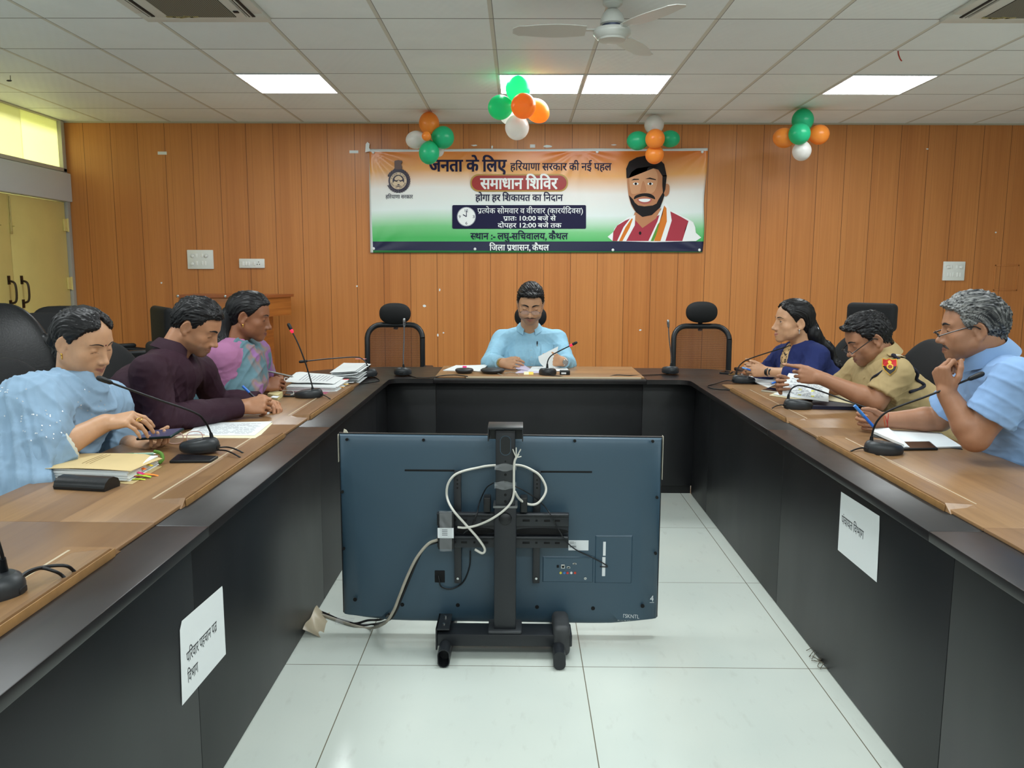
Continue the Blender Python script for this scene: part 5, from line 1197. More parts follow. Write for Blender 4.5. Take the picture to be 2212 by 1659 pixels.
def quad(pts, z): return [B(x, y, z) for x, y in pts]
def sheet(name, label, cat, pts, z=TZ+.0006, th=.0012, m=None, curl=0, lines=0, group=None, parent=None, linecol=None):
    """paper lying on the table; corners clockwise from the near left; curl lifts the far-right corner"""
    P_ = quad(pts, z); b = MB()
    def fn(u, v):
        p = (P_[0]*(1-u)+P_[1]*u)*(1-v)+(P_[3]*(1-u)+P_[2]*u)*v; return p+Vector((0, 0, th+curl*(u*v)**2))
    b.grid(fn, 8, 8, th); o = b.build(name, m or m_paper, parent, smooth=30, world=bool(parent))
    if label: tag(o, label, cat, group)
    if lines:
        k = MB(); r = random.Random(int(P_[0].x*1e4) & 999)
        for i in range(lines):
            v = .1+.8*i/lines; u0 = .1; 
            while u0 < .88:
                du = r.uniform(.03, .09)
                if r.random() < .85: k.face([fn(min(uu, .92), vv)+Vector((0, 0, .0005)) for uu, vv in ((u0, v), (u0+du, v), (u0+du, v+.2/lines), (u0, v+.2/lines))])
                u0 += du+.015
        k.build('print', m_grey_ink, o, smooth=0)
    return o
m_grey_ink = mat('faint_print', (160, 162, 172), .7)
m_buff = mat('buff_folder', (206, 182, 132), .65, var=.04, vscale=12)
# thick file with coloured flags
t = thing('file_bundle', 'thick buff paper file stuffed with pages and bright sticky flags', 'file', B(210, 1025))
F = [(70, 1036), (284, 1043), (352, 1006), (150, 1004)]
def stack(pts, z0, z1, n, mA, mB, name, parent, jit=.004, seed=1):
    r = random.Random(seed); b = MB(); P0 = quad(pts, TZ); c_ = sum(P0, Vector())/4
    for i in range(n):
        za, zb = z0+(z1-z0)*i/n, z0+(z1-z0)*(i+.86)/n; d = Vector((r.uniform(-jit, jit), r.uniform(-jit, jit), 0))
        b.prism([(p.x+d.x, p.y+d.y, za) for p in P0], (0, 0, zb-za))
    return b.build(name, mA, parent, smooth=0, world=True)
sheet('back_cover', None, None, [(58, 1034), (286, 1046), (350, 1008), (150, 1006)], TZ+.0004, .001, m_buff, parent=t)
stack([(92, 1034), (276, 1042), (340, 1006), (160, 1006)], TZ+.002, TZ+.034, 9, m_paper, None, 'pages', t, seed=2)
P_ = quad(F, TZ); b = MB()
b.grid(lambda u, v: (P_[0]*(1-u)+P_[1]*u)*(1-v)+(P_[3]*(1-u)+P_[2]*u)*v+Vector((0, 0, .036+.004*math.sin(PI*u)+.006*v*(1-v)-.012*max(0, u-.82)/.18*v-.004*(1-u)**4*(1-v))), 16, 10, .0012)
cv = b.build('front_cover', m_buff, t, world=True)
k = MB()
for i in range(3): 
    u0 = .42+.04*i; P1_, P2_ = (P_[0]*(1-u0)+P_[1]*u0), (P_[3]*(1-u0)+P_[2]*u0)
    k.tube([P1_.lerp(P2_, v)+Vector((0, 0, .0372+.004*math.sin(PI*u0)+.006*v*(1-v))) for v in (.25, .4, .55, .7, .85)], .0006, 4)
k.build('ruled_lines', mat('rule_ink', (150, 130, 90), .7), cv, smooth=0, world=True)
for i, (c_, x, y, h) in enumerate((((232, 40, 120), 296, 1024, .030), ((250, 120, 40), 312, 1022, .024), ((240, 60, 140), 306, 1028, .018), ((250, 220, 50), 324, 1016, .026), ((170, 205, 50), 318, 1030, .010), ((250, 140, 50), 332, 1026, .008), ((190, 215, 60), 310, 1034, .005), ((235, 50, 60), 290, 1032, .014))):
    b = MB(); q = B(x, y, TZ); b.grid(lambda u, v: (q.x-.03+.045*u, q.y-.02+.014*v, TZ+h-.008*u*u), 4, 2, .0006); b.bm.transform(Matrix.Translation(q) @ Matrix.Rotation(-.35+.13*i, 4, 'Z') @ Matrix.Translation(-q)); b.build('sticky_flag', mat('flag', c_, .5), t, world=True)
b = MB(); q = B(352, 1000, TZ); b.tube(smooth_path([(q.x-.03, q.y+.01, TZ+.036), (q.x-.005, q.y, TZ+.032), (q.x+.004, q.y-.01, TZ+.015), (q.x-.004, q.y-.02, TZ+.004)]), .006, 8); b.build('green_lace', mat('lace_green', (86, 130, 40), .6), t, world=True)
# spectacle case
t = thing('glasses_case', 'black leather spectacle case lying in front of the thick file', 'spectacle case', B(172, 1062)); q0, q1 = B(118, 1056), B(228, 1062); ax = (q1-q0)
b = MB(); n = 14; sd = Vector((-ax.y, ax.x, 0)).normalized()
prof = [(-.034, 0), (-.036, .008), (-.030, .022), (-.012, .033), (.010, .034), (.028, .026), (.036, .010), (.034, 0)]
ra = [b.bm.verts.new(q0+sd*(y+.03)+Vector((0, 0, z))) for y, z in prof]; rb = [b.bm.verts.new(q1+sd*(y+.03)+Vector((0, 0, z))) for y, z in prof]
for i in range(len(prof)): b.bm.faces.new((ra[i], ra[(i+1) % 8], rb[(i+1) % 8], rb[i]))
b.bm.faces.new(ra[::-1]); b.bm.faces.new(rb); b.build('case_body', m_leather, t, smooth=40, world=True)
b = MB(); b.tube([q0+sd*.064+Vector((0, 0, .011)), q1+sd*.064+Vector((0, 0, .011))], .0012, 6); b.tube([q0-sd*.0055+Vector((0, 0, .0095)), q1-sd*.0055+Vector((0, 0, .0095))], .0012, 6); b.build('lid_seam', m_blk2, t, world=True)
def pen(label, a, b_, m1, m2=None, r=.0048, group=None, frac=.55):
    a, b_ = Vector(a), Vector(b_); t = thing('pen', label, 'pen', a, group=group); d = b_-a
    k = MB(); k.tube([a+d*.06, a+d*frac], r, 10); k.build('barrel', m1, t, world=True)
    k = MB(); k.tube([a+d*frac, b_], r*1.08, 10); k.build('cap', m2 or m1, t, world=True)
    k = MB(); k.tube([a, a+d*.06], [.0009, r*.8], 8); k.build('tip', m_chrome, t, world=True)
    return t
m_pgreen, m_pteal = mat('pen_green', (44, 150, 110), .3), mat('pen_pale', (150, 190, 170), .3)
pen('green pen lying behind the thick paper file', B(338, 980, TZ+.005), B(249, 983, TZ+.005), m_pteal, m_pgreen)
def phone(label, pts, m=None, frame=None, z=TZ, th=.0085, group=None, scr=None):
    P_ = quad(pts, z); c_ = sum(P_, Vector())/4
    t = thing('mobile_phone', label, 'mobile phone', c_, group=group)
    b = MB(); b.prism([p+Vector((0, 0, .0003)) for p in P_], (0, 0, th)); bmesh.ops.recalc_face_normals(b.bm, faces=b.bm.faces[:]); bmesh.ops.bevel(b.bm, geom=[e for e in b.bm.edges], offset=.002, segments=2, profile=.5, affect='EDGES'); b.build('body', frame or m_blk2, t, world=True)
    b = MB(); b.face([c_+(p-c_)*.93+Vector((0, 0, th+.0006)) for p in P_]); b.build('screen', scr or m_screen, t, smooth=0, world=True)
    return t
m_screen = mat('phone_glass', (8, 9, 12), .08)
phone('black mobile phone lying against the microphone of the woman in pale blue', [(366, 1001), (456, 1000), (472, 990), (384, 986)], scr=mat('phone_back_dark', (26, 24, 28), .2))
# spectacles on the table
def spectacles(name, label, o, rgt, up, fwd, m, w=.062, temple=.13, lens=True, fold=False, half=False, parent=None, rim_r=.0016, lh=.021, lw=.027):
    o, rgt, up, fwd = Vector(o), Vector(rgt).normalized(), Vector(up).normalized(), Vector(fwd).normalized()
    if parent is None: t = thing(name, label, 'spectacles', o)
    else:
        t = bpy.data.objects.new(name, None); COL.objects.link(t); t.parent = parent
    for s in (-1, 1):
        c_ = o+rgt*s*.033; ring = [c_+rgt*lw*math.copysign(abs(math.cos(a))**.8, math.cos(a))+up*lh*math.copysign(abs(math.sin(a))**.8, math.sin(a)) for a in [2*PI*i/28 for i in range(29)]]
        b = MB(); b.tube(ring if not half else ring[:15], rim_r, 6, cap=half); b.build('rim', m, t, world=True)
        if lens: b = MB(); b.face(ring[:-1]); b.build('lens', m_lens, t, smooth=0, world=True)
        e = c_+rgt*s*(lw+.004)+up*.006
        b = MB()
        if fold: b.tube(smooth_path([c_+rgt*s*lw+up*.006, e-fwd*.004, e-fwd*.012-rgt*s*.03, e-fwd*.014-rgt*s*.10]), .0016, 6)
        else: b.tube(smooth_path([c_+rgt*s*lw+up*.006, e+rgt*s*.003, e-fwd*temple*.5+up*.002+rgt*s*.015, e-fwd*temple*.85+rgt*s*.019, e-fwd*temple-up*.016+rgt*s*.017]), .0021, 6)
        b.build('temple', m, t, world=True)
    b = MB(); b.tube(smooth_path([o-rgt*.007+up*.004, o+up*.008, o+rgt*.007+up*.004]), .0016, 6); b.build('bridge', m, t, world=True)
    return t
m_lens = mat('lens_glass', (235, 235, 245), .03, alpha=.16); m_rose = mat('rose_frame', (206, 170, 160), .25); m_bframe = mat('black_frame', (16, 16, 18), .3); m_sframe = mat('silver_frame', (170, 160, 160), .2, 1)
g0, g1 = B(364, 961), B(436, 957)
spectacles('spectacles', 'pink rimmed spectacles lying folded on the table', (g0+g1)/2+Vector((0, 0, .024)), (g1-g0).normalized(), (0, 0, 1), (-.1, -1, 0), m_rose, fold=True)
# papers before the woman in pale blue and the man in maroon
sheet('paper_sheet', 'buff card under printed sheets on the left table', 'paper', [(378, 946), (556, 947), (590, 914), (450, 912)], TZ+.0004, .001, mat('cream_card', (226, 214, 184), .6), group='loose sheets on the left table')
sheet('paper_sheet', 'printed white sheets beside the bowed microphone', 'paper', [(400, 941), (550, 941), (588, 911), (432, 914)], TZ+.0018, .0016, lines=11, group='loose sheets on the left table')
sheet('notepad', 'small white notepad under the writing hand of the man in maroon', 'notepad', [(520, 897), (580, 895), (597, 881), (540, 880)], TZ+.0005, .004)
t = thing('small_box', 'small cream cardboard box near the writing hand', 'box', B(592, 856)); a_, b_ = B(576, 861), B(609, 864)
k = MB(); k.prism([B(578, 862), B(600, 865), B(611, 857), B(588, 854)], (0, 0, .026)); k.build('box_body', mat('cream_box', (214, 200, 146), .6), t, smooth=0, world=True)
k = MB(); k.prism([B(584, 858.5, TZ+.0262), B(598, 860, TZ+.0262), B(604, 856, TZ+.0262), B(590, 855, TZ+.0262)], (0, 0, .0006)); k.build('box_label', m_label, t, smooth=0, world=True)
phone('black mobile phone beside the small cream box', [(612, 858), (636, 858), (641, 850), (618, 849)], group=None)
wire('white looped cord beside the small cream box', [B(596, 846, TZ+.01), B(618, 843, TZ+.014), B(632, 845, TZ+.012), B(634, 851, TZ+.011), B(628, 853, TZ+.011)], .0018, None, m_wc)
# open file of the woman in purple and a fanned stack
t = thing('file_bundle', 'open file of white pages in a pink cover before the woman in purple', 'file', B(690, 835))
sheet('cover', None, None, [(618, 850), (738, 851), (757, 838), (652, 828)], TZ+.0004, .0014, mat('pink_cover', (178, 80, 110), .5), parent=t)
stack([(622, 846), (728, 848), (752, 832), (650, 824)], TZ+.003, TZ+.030, 9, m_paper, None, 'pages', t, .008, 7)
P2_ = quad([(612, 842), (722, 843), (750, 822), (640, 820)], TZ); b = MB()
fnp = lambda u, v: (P2_[0]*(1-u)+P2_[1]*u)*(1-v)+(P2_[3]*(1-u)+P2_[2]*u)*v+Vector((0, 0, .034+.018*math.exp(-((u-.1)/.12)**2)*.4+.006*math.sin(3*u+v)))
b.grid(fnp, 14, 8, .001); tp_ = b.build('top_page', m_paper, t, world=True)
k = MB(); r = random.Random(2)
for i in range(9):
    u = .25+.6*i/9
    k.face([fnp(uu, vv)+Vector((0, 0, .0007)) for uu, vv in ((u, .2), (u+.02, .2), (u+.02, r.uniform(.6, .9)), (u, .8))])
k.build('print', m_grey_ink, tp_, smooth=0, world=True)
for c_, x, y, h in (((240, 130, 170), 737, 817, .046), ((226, 60, 70), 748, 831, .03), ((250, 200, 60), 747, 836, .016), ((230, 40, 120), 727, 843, .010), ((250, 180, 60), 737, 841, .012)):
    q = B(x, y, TZ); b = MB(); b.box((q.x, q.y, TZ+h), (.03, .025, .001), .0003); b.build('sticky_flag', mat('flag', c_, .5), t, world=True)
t = thing('paper_stack', 'fanned stack of creased white papers at the left table corner', 'papers', B(755, 818))
b = MB(); r = random.Random(6); P3_ = quad([(715, 826), (770, 832), (795, 812), (745, 803)], ZT)
for i in range(16):
    z = ZT+.003+.0036*i; dx = r.uniform(-.025, .025); dy = r.uniform(-.03, .03); cu = r.uniform(.0, .016)
    b.grid(lambda u, v: (P3_[0]*(1-u)+P3_[1]*u)*(1-v)+(P3_[3]*(1-u)+P3_[2]*u)*v+Vector((dx, dy, z-ZT+cu*u*u+i*.0012*u)), 6, 3, .0012)
b.build('sheets', m_paper, t, smooth=20, world=True)
for c_, x, y, h in (((246, 170, 190), 780, 800, .075), ((250, 196, 130), 762, 824, .03), ((250, 210, 160), 752, 818, .045)):
    q = B(x, y, ZT); b = MB(); b.box((q.x, q.y, ZT+h), (.07, .02, .001), .0003); b.build('sticky_flag', mat('flag', c_, .5), t, world=True)
m_silverpen = mat('pen_silver', (170, 172, 170), .3, .8); m_bluepen = mat('pen_blue', (40, 110, 210), .3); m_darkpen = mat('pen_dark', (24, 26, 40), .3)
# head of the table
sheet('paper_sheet', 'white papers left of the man in sky blue', 'paper', [(957, 801), (1035, 803), (1055, 792), (985, 790)], TZ+.0004, .004, curl=.012)
q = B(1004, 799); b = MB(); b.box((q.x, q.y-.02, TZ+.014), (.026, .004, .03), .001, rot=Matrix.Rotation(-.6, 3, 'X')); tag(b.build('sticky_flag', mat('flag_pink', (236, 50, 130), .5), smooth=0), 'pink sticky flag on the white papers at the table head', 'sticky note')
for x, y, r_, lb in ((1003, 806, .058, 'flat black speaker puck, smaller, left of the big disc'), (1064, 806, .076, 'larger flat black speaker disc before the man in sky blue')):
    q = B(x, y); t = thing('conference_speaker', lb, 'conference speaker', q, group='flat black speaker discs')
    b = MB(); b.lathe([(0, .0), (r_*.72, 0), (r_*.9, .008), (r_, .018), (r_*.98, .024), (r_*.86, .029), (0, .031)], n=40); b.build('body', m_mic, t)
    b = MB(); b.lathe([(r_*.5, .0305), (r_*.52, .0312), (r_*.54, .0305)], n=40); b.build('ring_groove', m_mic2, t)
sheet('paper_sheet', 'lilac sheet lying under the hand of the man in sky blue', 'paper', [(1112, 806), (1164, 806), (1186, 800), (1132, 797)], TZ+.0004, .002, mat('lilac_paper', (206, 196, 220), .6))
sheet('paper_sheet', 'open white file behind the middle microphone', 'paper', [(1140, 802), (1230, 802), (1222, 793), (1150, 793)], TZ+.003, .003)
for x, c_, lb in ((1137, (238, 226, 180), 'cream sticky note at the head of the table'), (1147, (246, 196, 70), 'yellow sticky note at the head of the table')):
    q = B(x, 809); b = MB(); b.box((q.x, q.y, TZ+.008), (.03, .03, .0015), .0004, rot=Matrix.Rotation(.5, 3, 'X')); tag(b.build('sticky_note', mat('note', c_, .6), smooth=0), lb, 'sticky note', 'sticky notes at the table head')
q = B(1220, 809); t = thing('small_device', 'small black box device right of the middle microphone', 'device', q)
b = MB(); b.box((0, 0, .013), (.062, .05, .026), .002); b.build('case', m_blk2, t); b = MB(); b.box((-.008, -.0255, .011), (.03, .001, .01)); b.build('device_label', m_label, t, smooth=0)
# right side
phone('dark mobile phone on the right corner section of the table', [(1554, 807), (1577, 809), (1583, 805), (1562, 803)], z=ZT)
q = B(1588, 810, ZT); t = thing('keys', 'small bunch of brass keys by the microphone of the woman in navy', 'keys', q); m_key = mat('brass_key', (176, 150, 90), .3, 1)
for i in range(3): b = MB(); b.box((.02*i-.02, .012*(i % 2), .004+.002*i), (.045, .012, .002), .0006, rot=rotz(.5*i)); b.build('key', m_key, t)
b = MB(); b.tube([(.022*math.cos(a)+.03, .022*math.sin(a), .004) for a in [2*PI*i/16 for i in range(17)]], .0012, 6); b.build('key_ring', m_chrome, t)
sheet('notebook', 'thin brown notebook under the clasped hands of the woman in navy', 'notebook', [(1600, 809), (1632, 811), (1640, 804), (1606, 803)], ZT, .008, mat('brown_cover', (124, 78, 48), .5))
sheet('paper_sheet', 'blank white sheets before the woman in navy', 'paper', [(1602, 814), (1660, 838), (1692, 824), (1640, 812)], TZ+.0005, .003)
phone('pale edged mobile phone before the police officer', [(1644, 846), (1678, 850), (1690, 844), (1662, 840)], frame=mat('phone_silver', (196, 192, 176), .3, .4))
t = thing('file_bundle', 'open file with a dark blue cover before the police officer', 'file', B(1765, 870))
sheet('cover', None, None, [(1745, 884), (1862, 886), (1860, 868), (1770, 858)], TZ+.0004, .016, mat('navy_cover', (20, 24, 48), .5), parent=t)
P4_ = quad([(1662, 855), (1862, 884), (1845, 858), (1690, 843)], TZ); b = MB()
fnq = lambda u, v: (P4_[0]*(1-u)+P4_[1]*u)*(1-v)+(P4_[3]*(1-u)+P4_[2]*u)*v+Vector((0, 0, .004+.016*min(1, max(0, u-.3)/.3)))
b.grid(fnq, 14, 8, .0025); b.build('pages', mat('cream_pages', (226, 216, 180), .6), t, world=True)
b = MB(); fnr = lambda u, v: fnq(.03+.5*u, .1+.8*v)+Vector((0, 0, .003+.001*v)); b.grid(fnr, 8, 6, .001); b.build('loose_page', m_paper, t, world=True)
t = thing('notebook', 'open white notebook before the man in pale blue', 'notebook', B(1980, 950))
P5_ = quad([(1950, 972), (2078, 968), (2030, 938), (1912, 932)], TZ); b = MB()
def fnb(u, v):
    return (P5_[0]*(1-u)+P5_[1]*u)*(1-v)+(P5_[3]*(1-u)+P5_[2]*u)*v+Vector((0, 0, .007+.006*math.exp(-((u-.06)/.05)**2)))
b.grid(fnb, 20, 8, .005); b.build('right_pages', m_paper, t, world=True)
P6_ = quad([(1886, 938), (1952, 972), (1916, 931), (1890, 930)], TZ); b = MB()
b.grid(lambda u, v: (P6_[0]*(1-u)+P6_[1]*u)*(1-v)+(P6_[3]*(1-u)+P6_[2]*u)*v+Vector((0, 0, .012+.008*u)), 8, 6, .010); b.build('left_pages', m_paper, t, world=True)
sheet('cover', None, None, [(1884, 944), (2080, 972), (2034, 936), (1890, 928)], TZ+.0002, .0012, m_leather, parent=t)
phone('black mobile phone lying behind the microphone of the man in pale blue', [(1935, 974), (2026, 973), (2008, 958), (1930, 959)], scr=m_screen)
# ------------------------------------------------------------------ people: signed distance bodies turned into one surface each
class Field:
    def __init__(s, lo, hi, h):
        s.lo = np.array(lo, float); s.h = h; s.n = np.maximum(8, np.ceil((np.array(hi)-s.lo)/h).astype(int)+1)
        s.F = np.full(s.n, 1.0, np.float32)
        s.ax = [(s.lo[i]+h*np.arange(s.n[i])).astype(np.float32) for i in range(3)]
    def _sub(s, lo, hi, pad):
        a = np.clip(np.floor((np.array(lo)-pad-s.lo)/s.h).astype(int), 0, s.n); b = np.clip(np.ceil((np.array(hi)+pad-s.lo)/s.h).astype(int)+1, 0, s.n)
        if np.any(b-a < 1): return None
        return tuple(slice(x, y) for x, y in zip(a, b))
    def ev(s, prims, k=0.0):
        """smooth union of prims among themselves; returns (slices, array)"""
        lo = np.min([p[1] for p in prims], 0); hi = np.max([p[2] for p in prims], 0)
        sl = s._sub(lo, hi, max(k, 3*s.h)+.004)
        if sl is None: return None, None
        X, Y, Z = (s.ax[0][sl[0]][:, None, None], s.ax[1][sl[1]][None, :, None], s.ax[2][sl[2]][None, None, :])
        D = None
        for p in prims:
            d = p[0](X, Y, Z); D = d if D is None else smin(D, d, k)
        return sl, D
    def add(s, prims, k=.01, k_in=None):
        if not isinstance(prims, list): prims = [prims]
        if k_in is None:
            for p in prims:
                sl, d = s.ev([p], k)
                if sl is not None: s.F[sl] = smin(s.F[sl], d, k)
        else:
            sl, d = s.ev(prims, k_in)
            if sl is not None: s.F[sl] = smin(s.F[sl], d, k)
    def add_clip(s, prims, planes, k=.01, k_in=.02):
        """union of prims cut off by planes (point, normal): the side the normal points to is dropped"""
        sl, d = s.ev(prims, k_in)
        if sl is None: return
        X, Y, Z = (s.ax[0][sl[0]][:, None, None], s.ax[1][sl[1]][None, :, None], s.ax[2][sl[2]][None, None, :])
        for c, n in planes:
            n = unit(n); d = -smin(-d, -((X-c[0])*n[0]+(Y-c[1])*n[1]+(Z-c[2])*n[2]), .004)
        s.F[sl] = smin(s.F[sl], d, k)
    def cut(s, p, k=.006):
        sl, d = s.ev([p], k)
        if sl is not None: s.F[sl] = -smin(-s.F[sl], d, k)
    def cut_fn(s, fn, k=.006):
        """remove where fn < 0"""
        d = fn(s.ax[0][:, None, None], s.ax[1][None, :, None], s.ax[2][None, None, :]); s.F = -smin(-s.F, np.broadcast_to(d, s.F.shape).astype(np.float32), k)
    def val(s, P):
        g = np.clip((v3(P)-s.lo)/s.h, 0, s.n-1.001); i = g.astype(int); t = g-i; r = 0
        for a in (0, 1):
            for b in (0, 1):
                for c in (0, 1): r += s.F[i[0]+a, i[1]+b, i[2]+c]*(t[0] if a else 1-t[0])*(t[1] if b else 1-t[1])*(t[2] if c else 1-t[2])
        return r
    def surf(s, p, d, reach=.05):
        """outermost surface point along d"""
        p, d = v3(p), unit(d); t = reach
        while t > 0 and s.val(p+d*t) > 0: t -= .001
        return p+d*max(t, 0)
    def mesh(s, smooth=1):
        F = s.F; I = F < 0; nx, ny, nz = F.shape
        C = np.zeros((nx-1, ny-1, nz-1), np.uint8)
        for i in (0, 1):
            for j in (0, 1):
                for k in (0, 1): C += I[i:nx-1+i, j:ny-1+j, k:nz-1+k]
        ci = np.argwhere((C > 0) & (C < 8)); idx = np.full(C.shape, -1, np.int32); idx[tuple(ci.T)] = np.arange(len(ci))
        co = [(i, j, k) for i in (0, 1) for j in (0, 1) for k in (0, 1)]
        cv_ = {c: F[ci[:, 0]+c[0], ci[:, 1]+c[1], ci[:, 2]+c[2]] for c in co}
        acc = np.zeros((len(ci), 3)); cnt = np.zeros(len(ci))
        for a in co:
            for ax in range(3):
                if a[ax]: continue
                b = list(a); b[ax] = 1; b = tuple(b); fa, fb = cv_[a], cv_[b]; m = (fa < 0) != (fb < 0)
                t = np.where(m, fa/np.where(m, fa-fb, 1), 0); p = np.tile(np.array(a, float), (len(ci), 1)); p[:, ax] = t
                acc[m] += p[m]; cnt[m] += 1
        V = s.lo+s.h*(ci+acc/np.maximum(cnt, 1)[:, None]); Q = []
        for ax in range(3):
            o1, o2 = [a for a in range(3) if a != ax]
            sa = [slice(1, -1)]*3; sa[ax] = slice(0, -1); sb = list(sa); sb[ax] = slice(1, None)
            A_, B_ = I[tuple(sa)], I[tuple(sb)]
            for flip, m in ((False, A_ & ~B_), (True, ~A_ & B_)):
                e = np.argwhere(m)
                if not len(e): continue
                e[:, o1] += 1; e[:, o2] += 1
                def cell(d1, d2):
                    c = e.copy(); c[:, o1] += d1; c[:, o2] += d2; return idx[c[:, 0], c[:, 1], c[:, 2]]
                q = np.stack([cell(-1, -1), cell(0, -1), cell(0, 0), cell(-1, 0)], 1)
                if (ax == 1) != flip: q = q[:, ::-1]
                Q.append(q)
        Q = np.concatenate(Q); Q = Q[(Q >= 0).all(1)]
        for _ in range(smooth): V = lap(V, Q, .5)
        return V, Q
def lap(V, Q, w):
    A = np.zeros_like(V); n = np.zeros(len(V))
    for i in range(4):
        a, b = Q[:, i], Q[:, (i+1) % 4]
        for k in range(3): A[:, k] += np.bincount(a, V[b, k], len(V))+np.bincount(b, V[a, k], len(V))
        n += np.bincount(a, minlength=len(V))+np.bincount(b, minlength=len(V))
    return V*(1-w)+w*A/np.maximum(n, 1)[:, None]
def vnormals(V, Q):
    n = np.cross(V[Q[:, 2]]-V[Q[:, 0]], V[Q[:, 3]]-V[Q[:, 1]]); N_ = np.zeros_like(V)
    for i in range(4):
        for k in range(3): N_[:, k] += np.bincount(Q[:, i], n[:, k], len(V))
    return N_/np.maximum(np.linalg.norm(N_, axis=1), 1e-12)[:, None]
def smin(a, b, k):
    if k <= 0: return np.minimum(a, b)
    h = np.maximum(k-np.abs(a-b), 0)/k
    return np.minimum(a, b)-h*h*k*.25
_rng = np.random.RandomState(11); _LAT = _rng.rand(32, 32, 32)
def vnoise(P):
    """value noise in [-1, 1]"""
    i = np.floor(P).astype(int); f = P-i; f = f*f*(3-2*f); r = 0
    for a in (0, 1):
        for b in (0, 1):
            for c in (0, 1):
                r = r+_LAT[(i[..., 0]+a) & 31, (i[..., 1]+b) & 31, (i[..., 2]+c) & 31]*(f[..., 0] if a else 1-f[..., 0])*(f[..., 1] if b else 1-f[..., 1])*(f[..., 2] if c else 1-f[..., 2])
    return 2*r-1
# primitives: (fn, lo, hi)
def ell_(c, r, R=None):
    c = np.array(c, float); r = np.array(r, float); R = np.eye(3) if R is None else np.array(R)
    e = np.sqrt((R**2) @ (r**2))
    def fn(X, Y, Z):
        x, y, z = X-c[0], Y-c[1], Z-c[2]
        u = [(R[0, i]*x+R[1, i]*y+R[2, i]*z) for i in range(3)]
        k0 = np.sqrt((u[0]/r[0])**2+(u[1]/r[1])**2+(u[2]/r[2])**2); k1 = np.sqrt((u[0]/r[0]**2)**2+(u[1]/r[1]**2)**2+(u[2]/r[2]**2)**2)
        return k0*(k0-1)/np.maximum(k1, 1e-6)
    return fn, c-e, c+e
def cap_(a, b, ra, rb=None):
    a, b = np.array(a, float), np.array(b, float); rb = ra if rb is None else rb; d = b-a; L2 = max(d @ d, 1e-12)
    def fn(X, Y, Z):
        x, y, z = X-a[0], Y-a[1], Z-a[2]; t = np.clip((x*d[0]+y*d[1]+z*d[2])/L2, 0, 1)
        return np.sqrt((x-t*d[0])**2+(y-t*d[1])**2+(z-t*d[2])**2)-(ra+(rb-ra)*t)
    return fn, np.minimum(a-ra, b-rb), np.maximum(a+ra, b+rb)
def tub_(a, b, wa, wb, side):
    """tapered tube with elliptical sections: w = (half width along side, half depth)"""
    a, b = np.array(a, float), np.array(b, float); d = b-a; L = np.linalg.norm(d); t_ = d/L; u_ = np.array(side, float); u_ = u_-t_*(u_ @ t_); u_ /= np.linalg.norm(u_); v_ = np.cross(t_, u_)
    def fn(X, Y, Z):
        x, y, z = X-a[0], Y-a[1], Z-a[2]; s = x*t_[0]+y*t_[1]+z*t_[2]; h = np.clip(s/L, 0, 1); e = s-h*L
        pu = x*u_[0]+y*u_[1]+z*u_[2]; pv = x*v_[0]+y*v_[1]+z*v_[2]
        w = wa[0]+(wb[0]-wa[0])*h; q = wa[1]+(wb[1]-wa[1])*h; m = np.minimum(w, q)
        return (np.sqrt((pu/w)**2+(pv/q)**2+(e/m)**2)-1)*m
    m = max(*wa, *wb); return fn, np.minimum(a, b)-m, np.maximum(a, b)+m
def v3(p): return np.array(p, float)
def unit(v): v = np.array(v, float); return v/np.linalg.norm(v)
def mesh_obj(name, V, Q, m, parent, col=None, smooth=180):
    me = bpy.data.meshes.new(name); nv, nq = len(V), len(Q)
    Mi = np.array(root_matrix(parent).inverted()); W = V @ Mi[:3, :3].T+Mi[:3, 3]
    me.vertices.add(nv); me.vertices.foreach_set('co', W.astype(np.float32).ravel())
    me.loops.add(nq*4); me.loops.foreach_set('vertex_index', Q.astype(np.int32).ravel())
    me.polygons.add(nq); me.polygons.foreach_set('loop_start', np.arange(0, nq*4, 4, dtype=np.int32)); me.polygons.foreach_set('use_smooth', np.ones(nq, bool))
    me.update(calc_edges=True)
    if col is not None:
        at_ = me.color_attributes.new('col', 'FLOAT_COLOR', 'POINT'); c4 = np.ones((nv, 4), np.float32); c4[:, :3] = col; at_.data.foreach_set('color', c4.ravel())
    me.materials.append(m); o = bpy.data.objects.new(name, me); COL.objects.link(o); o.parent = parent
    return o

class Head:
    """frame of the head: x to the person's right-hand picture side, y out of the face, z up"""
    def __init__(s, c, face, pitch, roll=0, scale=1.0):
        f = unit((face[0], face[1], 0)); p = math.radians(pitch); up = np.array([0, 0, 1.])
        y = f*math.cos(p)-up*math.sin(p); x = np.cross(f, up); z = np.cross(x, y)
        r = math.radians(roll); x, z = x*math.cos(r)+z*math.sin(r), z*math.cos(r)-x*math.sin(r)
        s.R = np.stack([x, y, z], 1); s.c = v3(c); s.k = scale
    def w(s, p): return s.c+s.R @ (v3(p)*s.k)
    def l(s, P): return ((P-s.c) @ s.R)/s.k
    def e(s, c, r, rot=None): return ell_(s.w(c), v3(r)*s.k, s.R if rot is None else s.R @ np.array(rot))
    def cp(s, a, b, ra, rb=None): return cap_(s.w(a), s.w(b), ra*s.k, (ra if rb is None else rb)*s.k)
def rx(a): c, s = math.cos(a), math.sin(a); return [[1, 0, 0], [0, c, -s], [0, s, c]]
def ry(a): c, s = math.cos(a), math.sin(a); return [[c, 0, s], [0, 1, 0], [-s, 0, c]]
def rz_(a): c, s = math.cos(a), math.sin(a); return [[c, -s, 0], [s, c, 0], [0, 0, 1]]
